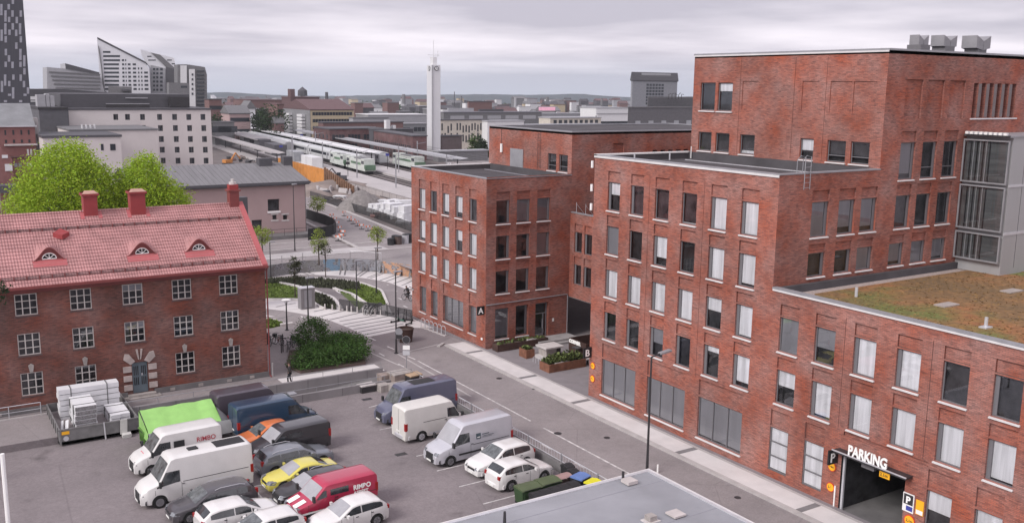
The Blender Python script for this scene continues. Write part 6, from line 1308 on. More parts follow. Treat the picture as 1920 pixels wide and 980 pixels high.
    if sp.get('doorsplit'): k = MB(m_trim); k.box(h0-.009, h0-.003, -.012, .012, .45, zt(h0+.05)-.08); k.build('door_gap', T, raw=True)
    T['_w'] = ww(0); 
    return T, sidept, zt
def cleanup(T): del T['_w']
wkeys = lambda L_, a=.86, b=.82: [(-L_/2, a), (-L_/2+.12, .95), (-L_/2+.6, 1), (L_/2-1.0, 1), (L_/2-.25, .93), (L_/2, b)]
def S_van(L_=5.9, H=2.5, W_=2.0, nose=1.0, cowl=1.3, rake=.75, r=.35):
    f = L_/2; c = f-nose; rr = c-rake
    return dict(L=L_, W=W_, top=[(-f, H-.12), (-f+.12, H), (rr-.35, H), (rr-.12, H-.05), (c, cowl), (f-.35, cowl-.20), (f-.06, cowl-.42), (f, .72)], belt=[(-f, 1.30), (rr-.4, 1.30), (c-.2, 1.20), (c+.1, 1.12), (f, .95)],
        w=[(-f, .96), (-f+.08, 1), (c, 1), (f-.35, .92), (f, .74)], wheels=[-f+1.25, f-.95], r=r, cl=.27, tum=.11, side=[(rr-.55, c+.12)], gmax=H*.0+1.95, ws=(rr+.02, c-.03), seams=[rr-.62, c+.22], mir=(c-.02, 1.42), mirh=.16, mirmat=m_trim, hz=.88, hx=.22, tz=(.95, 1.45), gz=(.52, .86), van=True, doorsplit=True, track=(-f+.3, rr-.8, 1.12), hand=[rr-.72], tallseam=False)
def S_car(L_=4.45, H=1.50, W_=1.82, kind='hatch', r=.33, hood=.98):
    f = L_/2; b = dict(L=L_, W=W_, r=r, cl=.22, tum=.34, w=[(-f, .80), (-f+.2, .93), (-f+.7, 1), (f-1.0, 1), (f-.35, .93), (f-.1, .84), (f, .76)], wheels=[-f+.82, f-.86], mir=(f-1.62, hood+.06), hand=[-.1, -1.0], seams=[f-1.28, .12, -.95], hz=.66, gz=(.46, .62))
    c, rr = f-1.18, f-2.0
    if kind in ('hatch', 'suv'):
        b.update(top=[(-f, hood-.12), (-f+.08, hood+.1), (-f+.52, H-.07), (-f+.95, H), (rr-.3, H), (rr, H-.05), (c, hood+.02), (f-.35, hood-.12), (f-.04, hood-.28), (f, hood-.42)], belt=[(-f, hood-.1), (-f+.4, hood+.03), (c, hood-.06), (f, hood-.3)], side=[(-f+.42, -.42), (-.36, .50-.0), (.56, c+.0)] if L_ < 4.3 else [(-f+.45, -.50), (-.44, .42), (.48, c)], ws=(rr+.04, c-.04), rs=(-f+.13, -f+.50), tz=(hood-.18, hood+.02))
    elif kind == 'estate':
        b.update(top=[(-f, hood-.12), (-f+.06, hood+.05), (-f+.42, H-.10), (-f+.9, H-.02), (rr-.5, H), (rr, H-.05), (c, hood+.02), (f-.35, hood-.1), (f-.04, hood-.26), (f, hood-.40)], belt=[(-f, hood-.08), (-f+.4, hood), (c, hood-.05), (f, hood-.28)], side=[(-f+.4, -f+1.18), (-f+1.24, -.02), (.04, c)], ws=(rr+.04, c-.04), rs=(-f+.10, -f+.42), tz=(hood-.15, hood+.1), railx=(-f+.7, rr-.35))
    elif kind == 'coupe':
        b.update(top=[(-f, hood-.12), (-f+.06, hood-.02), (-f+.62, hood+.06), (-f+1.35, H-.05), (-f+1.7, H), (rr-.25, H), (rr, H-.04), (c, hood-.02), (f-.35, hood-.16), (f-.03, hood-.26), (f, hood-.36)], belt=[(-f, hood-.08), (c, hood-.09), (f, hood-.24)], side=[(-f+1.0, -.22), (-.16, c)], ws=(rr+.03, c-.03), rs=(-f+.72, -f+1.32), seams=[f-1.28, -.2], hand=[-.05], tz=(hood-.2, hood-.06))
    return b
m_wv = paint('van_white', (.64, .63, .62), .35, coat=.3); m_sv = paint('silver_paint', (.44, .44, .48), .3, .35)
def at(px, py, dx=0, dy=0, z=LOT): w = onz(px, py, z); return (w.x+dx, w.y+dy, LOT)
def deco(T, body_side, txt, x, z, size, s_, mat, sp, bold=.01, up=None, nm='lettering'):
    p = sp(x, z, s_, .014); q = sp(x, z+size, s_, .014); u = (Vector(q)-Vector(p)).normalized(); dx = (-1 if s_ > 0 else 1); t = text_mesh(txt, size, p, (dx, 0, 0), u, (0, s_, 0), .004, bold); t.build(nm, T, raw=True, mat=mat)
# left row (fronts towards the left or right of the picture)
s = S_van(6.35, 2.72, 2.05, nose=.95, cowl=1.42, rake=.62, r=.36); s['gmax'] = 2.0; s['track'] = (-2.9, .9, 1.30); s['sunroof'] = (-2.9, -1.2); s['steel'] = 1
T, sp, zt = vehicle('panel_van', 'big white high roof van with dark roof panel and black front wheels', 'van', (12.95, 54.1, LOT), 182.5, s, m_wv, m_trim)
k = MB(m_trim); k.box(-.25, .30, -.22, .22, 2.73, 2.80); k.build('roof_hatch', T, raw=True)
s = S_van(5.3, 2.45, 1.98, nose=.95, cowl=1.38, rake=.62); T, sp, zt = vehicle('panel_van', 'white van with red lettering on its side and pink mark on the bonnet', 'van', (13.05, 58.9, LOT), 183, s, m_wv, m_trim)
mr_ = paint('lettering_red', (.42, .05, .07), .5, coat=0); deco(T, None, 'RIMBO', -1.05, 1.62, .40, 1, mr_, sp, .006); deco(T, None, 'ASBEST', -1.05, 1.34, .22, 1, mr_, sp, .004)
k = MB(mr_); k.obox((2.12, 0, 1.225), (.16, 0, -.09), (0, .28, 0), (.0, 0, .006)); k.build('bonnet_mark', T, raw=True, mat=paint('mark_pink', (.6, .12, .16), .5, coat=0))
k = MB(m_trim); k.box(-.3, .35, .985, .995, 1.48, 1.95); k.build('side_panel', T, raw=True)
s = S_van(5.3, 2.5, 1.95, nose=.85, cowl=1.3, rake=.6); vehicle('panel_van', 'dark purple grey van half hidden behind the blue van', 'van', (19.6, 64.5, LOT), 3, s, paint('dark_purple_paint', (.070, .058, .074), .4), m_trim)
s = S_van(5.9, 2.42, 1.98, nose=1.0, cowl=1.3, rake=.8); T, sp, zt = vehicle('panel_van', 'dark blue panel van parked before the retaining wall', 'van', (20.35, 61.6, LOT), 3, s, paint('navy_paint', (.020, .048, .092), .3), m_trim); k = MB(m_grey); k.box(1.0, 1.5, -.35, .25, 2.43, 2.53); k.build('roof_vent', T, raw=True)
s = S_van(5.1, 1.96, 1.90, nose=1.02, cowl=1.2, rake=.72, r=.33); s['gmax'] = 1.66; s['mould'] = .55; s['side'] = [(.62, 1.75)]; s['track'] = (-2.4, .2, 1.02); s['side'].append((-.55, .5))
vehicle('panel_van', 'black low roofed van facing left between orange car and silver estate', 'van', (19.75, 57.25, LOT), 185, s, paint('black_paint', (.030, .028, .032), .3), m_trim, wscreen=M('pale_windscreen', (.34, .34, .36), .1, spec=.8))  # pale windscreen colour stands in for a reflection in the glass
vehicle('hatchback_car', 'orange hatchback mostly hidden behind the black van', 'car', (18.8, 59.35, LOT), 184, S_car(4.0, 1.52, 1.75), paint('orange_paint', (.62, .17, .045), .3))
T, sp, zt = vehicle('estate_car', 'silver grey estate car with roof rails facing right', 'car', (19.25, 54.9, LOT), 3, S_car(4.75, 1.48, 1.84, 'estate'), paint('steel_paint', (.20, .215, .245), .3, .3), rail=True)
T, sp, zt = vehicle('coupe_car', 'pale yellow two door coupe between the silver estate and black car', 'car', (18.75, 52.4, LOT), 183, S_car(4.45, 1.34, 1.75, 'coupe', hood=.92), paint('yellow_paint', (.62, .55, .10), .3), wscreen=D.materials['pale_windscreen'])
vehicle('estate_car', 'old black car with open grey windscreen beside the red van', 'car', (18.75, 50.15, LOT), 184, S_car(4.6, 1.44, 1.75, 'estate', hood=.96), paint('faded_black_paint', (.022, .021, .023), .38), rail=True, wscreen=D.materials['pale_windscreen'])
s = S_van(5.0, 2.0, 1.92, nose=1.02, cowl=1.2, rake=.72, r=.33); s['gmax'] = 1.68; s['mould'] = .55; s['side'] = [(.62, 1.75), (-.7, .4)]; s['track'] = (-2.4, .2, 1.02)
m_rv = paint('crimson_paint', (.40, .022, .065), .35); T, sp, zt = vehicle('panel_van', 'red van with white lettering on its side at the front of the row', 'van', (18.8, 47.85, LOT), 183.5, s, m_rv, m_trim, wscreen=D.materials['pale_windscreen'])
deco(T, None, 'RIMBO', -.98, 1.33, .36, 1, m_lett, sp, .014); deco(T, None, 'ASBEST', -.98, 1.04, .28, 1, m_lett, sp, .012)
for s_ in (-1, 1): k = MB(m_lett); k.obox((2.0, s_*.40, 1.075), (.32, 0, -.105), (0, .20, 0), (0, 0, .008)); k.build('bonnet_stripe', T, raw=True); k = MB(m_lett); k.box(-2.3, 2.2, *sorted((s_*.962, s_*.970)), .60, .70); k.build('side_stripe', T, raw=True)
vehicle('estate_car', 'dark grey estate car next to the big white van', 'car', (13.15, 51.15, LOT), 184, S_car(4.75, 1.5, 1.85, 'estate'), paint('graphite_paint', (.075, .070, .078), .3, .2), rail=True)
vehicle('hatchback_car', 'white hatchback facing right below the dark grey estate', 'car', (13.9, 48.75, LOT), 3.5, S_car(4.4, 1.5, 1.82), paint('car_white', (.68, .67, .66), .28))
vehicle('hatchback_car', 'white car cut by the bottom edge left of the bay line', 'car', (14.4, 46.3, LOT), 184, S_car(4.3, 1.46, 1.8), paint('car_white', (0, 0, 0)))
vehicle('hatchback_car', 'white car cut by the bottom edge in front of the red van', 'car', (18.9, 45.55, LOT), 184, S_car(4.2, 1.5, 1.8), paint('car_white', (0, 0, 0)), wscreen=D.materials['pale_windscreen'])
# right row
s = S_van(5.9, 2.55, 2.0, nose=.9, cowl=1.35, rake=.6); s['sunroof'] = (-1.4, .4); T, sp, zt = vehicle('panel_van', 'violet blue van at the far end of the right row', 'van', (30.0, 59.45, LOT), 183, s, paint('violet_paint', (.098, .104, .158), .32), m_trim)
k = MB(m_white); k.obox((2.80, 0, .90), (.10, 0, -.10), (0, .66, 0), (0, 0, .035)); k.build('bonnet_band', T, raw=True)
s = S_van(5.35, 2.42, 1.95, nose=.95, cowl=1.2, rake=.55); s['rim'] = m_lgrey; s['track'] = (-1.3, .5, 1.32); s['mould'] = .42; vehicle('panel_van', 'old white van facing right with worn rear doors', 'van', (29.45, 55.75, LOT), 3.5, s, paint('old_white_paint', (.60, .585, .56), .45, coat=.1), m_lgrey)
s = S_van(5.75, 2.5, 2.02, nose=1.05, cowl=1.32, rake=.78); s['mould'] = .62; T, sp, zt = vehicle('panel_van', 'silver white van with small logo on its side in the right row', 'van', (29.5, 51.0, LOT), 183.5, s, paint('silver_van_paint', (.50, .50, .54), .28, .15), m_trim, wscreen=D.materials['pale_windscreen'])
k = MB(m_dark); q0, q1 = sp(.0, 1.42, 1, .012), sp(.0, 1.78, 1, .012); k.face([(.0, q0[1], 1.42), (-.36, q0[1], 1.42), (-.36, q1[1], 1.78), (.0, q1[1], 1.78)]); k.build('logo', T, raw=True, mat=paint('logo_slate', (.06, .09, .11), .5)); k = MB(m_lett); k.face([(-.06, q0[1]+.003, 1.50), (-.3, q0[1]+.003, 1.50), (-.3, q0[1]-.002, 1.56), (-.06, q0[1]-.002, 1.56)]); k.build('logo_bar', T, raw=True)
k = MB(m_lett)
for a_, b_, c_, d_ in ((-.46, -1.0, 1.64, 1.69), (-.46, -1.35, 1.53, 1.56), (-.46, -1.2, 1.46, 1.48)): q = sp(-.6, c_, 1, .014); k.box(b_, a_, q[1]-.004, q[1]+.002, c_, d_)
k.build('logo_lines', T, raw=True, mat=D.materials['logo_slate'])
vehicle('crossover_car', 'white crossover facing left beside the silver white van', 'car', (30.15, 48.1, LOT), 184.5, S_car(4.38, 1.6, 1.84, 'suv', r=.35, hood=1.04), paint('car_white', (0, 0, 0)))
vehicle('crossover_car', 'white small crossover showing its dark rear window by the green bins', 'car', (30.1, 45.75, LOT), 4, S_car(4.15, 1.54, 1.78, 'suv', r=.34, hood=1.02), paint('car_white', (0, 0, 0)))
for o in D.objects:
    if '_w' in o: del o['_w']
# green tarpaulin trailer
def tarp():
    T = thing('covered_trailer', 'trailer under a bright lime green tarpaulin with grey lower cover', 'trailer', (14.4, 63.0, LOT), math.radians(1)); m_t = M('lime_tarp', (.29, .55, .16), .6, var=.10, vs_=1.2); m_g = M('grey_cover', (.22, .22, .225), .6, var=.12, vs_=1.5)
    r_ = random.Random(8); x0, x1 = -2.35, 2.35; pr = [(1.35, 2.05), (1.25, 2.16), (.3, 1.84), (-.8, 1.42), (-1.12, 1.28)]; k = MB(m_t); n = 16
    k.grid([[(lerp(x0, x1, i/n)+(.05 if 0 < j < 4 else 0), y+r_.uniform(-.015, .015), z+r_.uniform(-.02, .02)+(-.05*math.sin(i*1.2))*(.5)) for j, (y, z) in enumerate(pr)] for i in range(n+1)])
    k.build('tarpaulin', T, raw=True, smooth=50); k = MB(m_g); k.grid([[(lerp(x0, x1+.6, i/n), y+r_.uniform(-.02, .02), z+r_.uniform(-.02, .02)) for y, z in ((-1.12, 1.30), (-1.45, 1.12), (-1.62, .55))] for i in range(n+1)]); 
    k.grid([[(x1+.02, 1.3, 1.72), (x1+.02, 0, 1.96), (x1+.02, -1.1, 1.28)], [(x1+.65, 1.2, 1.1), (x1+.7, 0, 1.2), (x1+.6, -1.45, 1.10)], [(x1+.66, 1.2, .5), (x1+.72, 0, .5), (x1+.6, -1.6, .5)]]); k.build('lower_cover', T, raw=True, smooth=50)
    MB(m_dark).box(x0+.1, x1, -1.4, 1.2, .45, .62).build('chassis', T, raw=True); 
    for s_, t in ((-.5, -1.25), (.5, -1.25), (-.5, 1.05), (.5, 1.05)): MB(m_rubber).tube([(s_, t-.1, .33), (s_, t+.1, .33)], .33, 16).build('wheel', T, raw=True)
    MB(m_t).grid([[(x0-.01, 1.3, 2.1), (x0-.01, 0, 1.72), (x0-.01, -1.12, 1.27)], [(x0-.05, 1.25, .7), (x0-.05, 0, .7), (x0-.05, -1.2, .7)]]).build('end_flap', T, raw=True)
tarp()
# ================================================================ THE CITY BEHIND
def hvec(a): return Vector((math.cos(a), math.sin(a), 0))
def meet(c, e, px, py=250):
    b = ray(px, py); return (c.y*b.x-c.x*b.y)/(e.x*b.y-e.y*b.x)
_wm = {}
def winquad(e, w, h, mat):
    key = (round(e.x, 3), round(e.y, 3), round(w, 2), round(h, 2), mat.name)
    if key not in _wm:
        me = D.meshes.new('window'); n = Vector((e.y, -e.x, 0)); a, u = e*w/2, Vector((0, 0, h/2))
        V = []; F = []
        for o in (0.06,): V += [-a-u+n*o, a-u+n*o, a+u+n*o, -a+u+n*o]; F.append((0, 1, 2, 3))
        V += [-a-u, a-u, a+u, -a+u]; F += [(4, 5, 1, 0), (5, 6, 2, 1), (6, 7, 3, 2), (7, 4, 0, 3)]
        me.from_pydata([tuple(v) for v in V], [], F); me.materials.append(mat); _wm[key] = me
    return _wm[key]
def wins(T, O, e, L_, z0, z1, nc, nr, w, h, mat, m0=.08, skip=None, name='window'):
    me = winquad(e, w, h, mat)
    for i in range(nc):
        for j in range(nr):
            if skip and skip(i, j): continue
            o = D.objects.new(name, me); COL.objects.link(o); o.parent = T; o.location = O+e*(L_*lerp(m0, 1-m0, (i+.5)/nc))+Vector((0, 0, lerp(z0, z1, (j+.5)/nr)))-T.location
m_wd = M('far_window', (.030, .034, .042), .15, var=.3, spec=.7); m_wl = M('far_window_pale', (.30, .31, .33), .3, var=.2)
class FB:
    def __init__(s, name, label, cat, cx, Dst, yt, lx, rx, col, roofc=None, rot=0, zb=None, group=None, over=0, back=None):
        p = ondist(cx, yt, Dst); s.c = Vector((p.x, p.y, 0)); s.z1 = p.z; s.z0 = tz(p.x, p.y)-1 if zb is None else zb
        s.e1, s.e2 = hvec(rot), hvec(rot+math.pi/2); s.L1 = meet(s.c, s.e1, rx); s.L2 = meet(s.c, s.e2, lx) if lx is not None else (back or 14)
        s.T = thing(name, label, cat, (p.x, p.y, s.z0), 0, group); a, b = s.e1*s.L1, s.e2*s.L2; c = s.c; k = MB(col); P = [c, c+a, c+a+b, c+b]
        k.prism([(q.x, q.y) for q in P], s.z0, s.z1, col); s.wall = k.build('wall', s.T)
        r = MB(roofc or m_roof); g = (s.e1+s.e2)*over if over else Vector(); ex = .25; Q = [c-(s.e1+s.e2)*ex, c+a+(s.e1-s.e2)*ex, c+a+b+(s.e1+s.e2)*ex, c+b+(s.e2-s.e1)*ex]; r.prism([(q.x, q.y) for q in Q], s.z1, s.z1+.35, roofc or m_roof); s.roof = r.build('roof', s.T)
    def right(s, nc, nr, w, h, mat=None, z0=None, z1=None, m0=.04, skip=None, name='window'): wins(s.T, s.c, s.e1, s.L1, z0 if z0 is not None else s.z0+1, z1 if z1 is not None else s.z1-.5, nc, nr, w, h, mat or m_wd, m0, skip, name)
    def left(s, nc, nr, w, h, mat=None, z0=None, z1=None, m0=.04, skip=None, name='window'): wins(s.T, s.c+s.e2*s.L2, -s.e2, s.L2, z0 if z0 is not None else s.z0+1, z1 if z1 is not None else s.z1-.5, nc, nr, w, h, mat or m_wd, m0, skip, name)
    def gable(s, h, mat, along=1):   # pitched roof on top
        c = s.c; a, b = s.e1*s.L1, s.e2*s.L2; z = Vector((0, 0, s.z1+.35)); zz = Vector((0, 0, s.z1+.35+h)); k = MB(mat); o1, o2 = s.e1*.4, s.e2*.4
        if along: k.face([c-o1-o2+z, c+a+o1-o2+z, c+a+o1+b/2+zz, c-o1+b/2+zz]); k.face([c+b-o1+o2+z, c+b+a+o1+o2+z, c+a+o1+b/2+zz, c-o1+b/2+zz][::-1]); k.face([c-o1-o2+z, c-o1+b/2+zz, c-o1+b+o2+z]); k.face([c+a+o1-o2+z, c+a+o1+b/2+zz, c+a+o1+b+o2+z])
        else: k.face([c-o1-o2+z, c-o1+b+o2+z, c+b+o2+a/2+zz, c-o2+a/2+zz]); k.face([c+a+o1-o2+z, c+a+o1+b+o2+z, c+b+o2+a/2+zz, c-o2+a/2+zz][::-1]); k.face([c-o1-o2+z, c+a+o1-o2+z, c-o2+a/2+zz]); k.face([c+b-o1+o2+z, c+b+a+o1+o2+z, c+b+o2+a/2+zz])
        k.build('pitched_roof', s.T)
    def boxon(s, f0, f1, g0, g1, h, mat, name='roof_box'):
        c = s.c+s.e1*(s.L1*f0)+s.e2*(s.L2*g0); a, b = s.e1*s.L1*(f1-f0), s.e2*s.L2*(g1-g0); k = MB(mat); k.prism([((c+q).x, (c+q).y) for q in (Vector(), a, a+b, b)], s.z1+.35, s.z1+.35+h, mat); return k.build(name, s.T)
class VP:       # upright plane at a distance, facing the city viewpoint
    def __init__(s, px, Dst, turn=0):
        p = ondist(px, 200, Dst); s.o = Vector((p.x, p.y, 0)); d = s.o.normalized(); a = math.atan2(d.y, d.x)+turn; s.n = hvec(a); s.e = Vector((s.n.y, -s.n.x, 0))
    def __call__(s, px, py, off=0):
        r = ray(px, py); t = s.o.dot(s.n)/(r.x*s.n.x+r.y*s.n.y); return Vector((r.x*t, r.y*t, CAMZ+r.z*t))+s.n*off
    def slab(s, pts, depth, mat, side=None, off=0): k = MB(mat); k.extrude([s(*p, off) for p in pts][::-1], s.n*depth, mat, side); return k
    def quad(s, x0, y0, x1, y1, d=.08): k = MB(); k.extrude([s(x0, y1, -d), s(x1, y1, -d), s(x1, y0, -d), s(x0, y0, -d)], s.n*(d-.01)); return k
m_cream = M('cream_render', (.56, .52, .51), .8, var=.07, vs_=.15); m_dgr = M('dark_cladding', (.075, .073, .082), .6, var=.08); m_mgr = M('mid_grey', (.15, .148, .155), .7, var=.1); m_lg = M('pale_grey', (.33, .33, .35), .7, var=.08); m_wh = M('bright_white', (.62, .62, .63), .6, var=.05)
m_beige = M('beige_render', (.43, .36, .25), .8, var=.06); m_pink = M('pink_render', (.37, .27, .265), .85, var=.06, vs_=.3); m_rbr = M('red_brown', (.17, .10, .095), .8, var=.12); m_mroof = M('maroon_roof', (.125, .075, .078), .75, var=.15); m_conc2 = M('platform', (.40, .375, .375), .85, var=.1, vs_=.2, world_=True); m_yard = M('ballast', (.135, .115, .112), .95, var=.3, vs_=.15, world_=True, detail=8); m_dirt = M('earth', (.20, .165, .15), .95, var=.3, vs_=.25, world_=True, detail=8)
# ---- dark tower at the left edge
def dark_tower():
    v = VP(20, 330); T = thing('tower_block', 'tall dark tower with scattered white vertical panels at the left edge', 'tower', tuple(v(20, 260).xy)+(0,)); m_t = M('tower_dark', (.050, .050, .062), .6, var=.1, stretch=(3, 3, .05)); v.slab([(-70, -220), (27, -220), (43, 0), (60, 225), (60, 300), (-70, 300)], 28, m_t).build('body', T)
    m_p = M('tower_panels', (.28, .28, .32), .5, var=.15); r_ = random.Random(12); k = 0; row = 0; y = -4.0
    while y < 205:
        xo = -6+(row % 2)*7
        while xo < 60:
            lim = lerp(43, 57, y/200)-5
            if r_.random() < (.62 if y < 165 else .4) and xo+r_.uniform(-1, 1) < lim and xo > -4 and k < 98:
                h = r_.choice((10, 12, 21)) if y < 165 else 4; x = xo+r_.uniform(-1, 1); v.quad(x, y, x+(4.5 if y < 165 else 6), y+h).build('panel', T, mat=m_p); k += 1
            xo += 14
        y += 12; row += 1
dark_tower()
# ---- white angular high-rises
def angular():
    v = VP(235, 560, .0); T = thing('high_rise', 'white slanting pointed high rise with dark window bands', 'building', tuple(v(235, 230).xy)+(-4,)); m_w = M('angular_white', (.62, .62, .65), .6, var=.04)
    v.slab([(182, 73), (273, 119), (280, 130), (287, 260), (190, 260), (186, 130)], 22, m_w, m_lg).build('body', T)
    v.slab([(182, 72), (277, 121), (273, 116), (183, 70)], 23, m_dgr, off=-.5).build('roof_edge', T); v.slab([(183.5, 85), (187, 92), (197, 170), (204, 176), (206, 260), (199, 260), (190, 130)], 1, m_mgr, off=-.6).build('stair_edge', T)
    n = 0
    for j in range(10):
        y = 96+j*7.7
        if j == 0: v.quad(193, y, 207, y+3.5).build('window', T, mat=m_wd); continue
        v.quad(193+j*.4, y, 225 if j < 3 else 223, y+3.7).build('window', T, mat=m_wd)
        top = lambda x: 73+(x-182)*.51
        for x, w in ((228, 4), (234, 2), (239, 5), (248, 6), (257.5, 2.5), (263, 2.5), (269, 7)):
            if y > top(x+w)+9: v.quad(x+j*.25, y, x+w+j*.25, y+3.7).build('window', T, mat=m_wd)
    u = VP(300, 575, 0); T = thing('high_rise', 'smaller white high rise with slanted dark striped roof behind the pointed one', 'building', tuple(u(300, 230).xy)+(-4,))
    u.slab([(263, 93), (326, 109), (331, 130), (329, 260), (285, 260), (280, 128), (267, 108)], 20, m_w, m_mgr).build('body', T); u.slab([(283, 99), (300, 103), (330, 130), (311, 126)], 1, m_mgr, off=-.6).build('roof_band', T); u.slab([(311, 126), (331, 130), (329, 260), (312, 260)], 1, m_dgr, off=-.7).build('dark_face', T); u.slab([(283, 122), (310, 128), (308, 260), (287, 260)], 1.2, m_lg, off=-.9).build('grey_face', T)
    for j in range(6):
        for x, w in ((286, 4), (292, 4), (299, 5)): u.quad(x+1, 128+j*7.7, x+1+w, 132+j*7.7, 1.1).build('window', T, mat=m_wd)
    for a in ((276, 105, 284, 107), (278, 112, 292, 114), (313, 112, 322, 114), (322, 119, 328, 121)): u.quad(*a).build('window', T, mat=m_wd)
    q = VP(135, 540, .1); T = thing('office_block', 'long pale grey curved office block with striped floors left of the pointed tower', 'building', tuple(q(135, 230).xy)+(-4,)); q.slab([(88, 126), (122, 129), (186, 137), (196, 172), (196, 260), (90, 260)], 25, m_lg).build('body', T); q.slab([(122, 119), (186, 136), (186, 140), (123, 129)], 25, m_dgr, m_lg, off=-.4).build('roof', T)
    for j in range(5): q.slab([(92+j*3, 134+j*7.5), (188, 139+j*6.5), (188, 141.5+j*6.5), (92+j*3, 136+j*7.5)], .4, m_mgr, off=-.5).build('window_band', T)
    g = VP(360, 520, .1); T = thing('apartment_tower', 'grey and white apartment tower right of the slanted high rises', 'tower', tuple(g(360, 230).xy)+(-4,)); g.slab([(333, 121), (351, 121), (384, 126), (388, 140), (389, 260), (334, 260)], 20, m_mgr).build('body', T)
    g.slab([(338, 123), (350, 123), (350, 260), (339, 260)], .6, m_wh, off=-.7).build('white_strip', T); g.slab([(354, 130), (365, 130), (368, 260), (357, 260)], .6, m_wh, off=-.7).build('white_strip', T)
    for j in range(12): g.quad(369, 132+j*7, 383, 135+j*7, .5).build('balcony', T, mat=m_wd)
    for j in range(5): g.quad(359, 138+j*9, 362, 142+j*9, .9).build('window', T, mat=m_wd)
    h = VP(335, 480, .1); T = thing('plant_block', 'low grey block with one dark slot below the slanted high rises', 'building', tuple(h(335, 230).xy)+(-4,)); h.slab([(317, 155), (355, 156), (357, 260), (317, 260)], 12, m_mgr).build('body', T); h.quad(339, 161, 351, 165).build('window', T, mat=m_wd)
    f = VP(230, 460, .0); T = thing('plant_block', 'grey roof structures in front of the pointed white tower', 'building', tuple(f(230, 230).xy)+(-4,)); f.slab([(203, 162), (247, 163), (247, 200), (203, 200)], 8, m_mgr).build('body', T); f.slab([(228, 167), (245, 168), (245, 171), (228, 171)], 2, m_dgr, off=-2).build('roof', T)
    y = VP(90, 400, .0); T = thing('plant_block', 'dark long roof storey between the dark tower and the office block', 'building', tuple(y(90, 230).xy)+(-2,)); y.slab([(50, 167), (120, 167), (205, 174), (205, 215), (50, 215)], 12, m_dgr).build('body', T); y.quad(57, 181, 84, 187).build('pale_wall', T, mat=m_wh); y.quad(57, 189, 84, 191).build('pale_wall', T, mat=m_wh); y.quad(84, 175, 100, 202, .5).build('vent_stack', T, mat=m_lg)
angular()
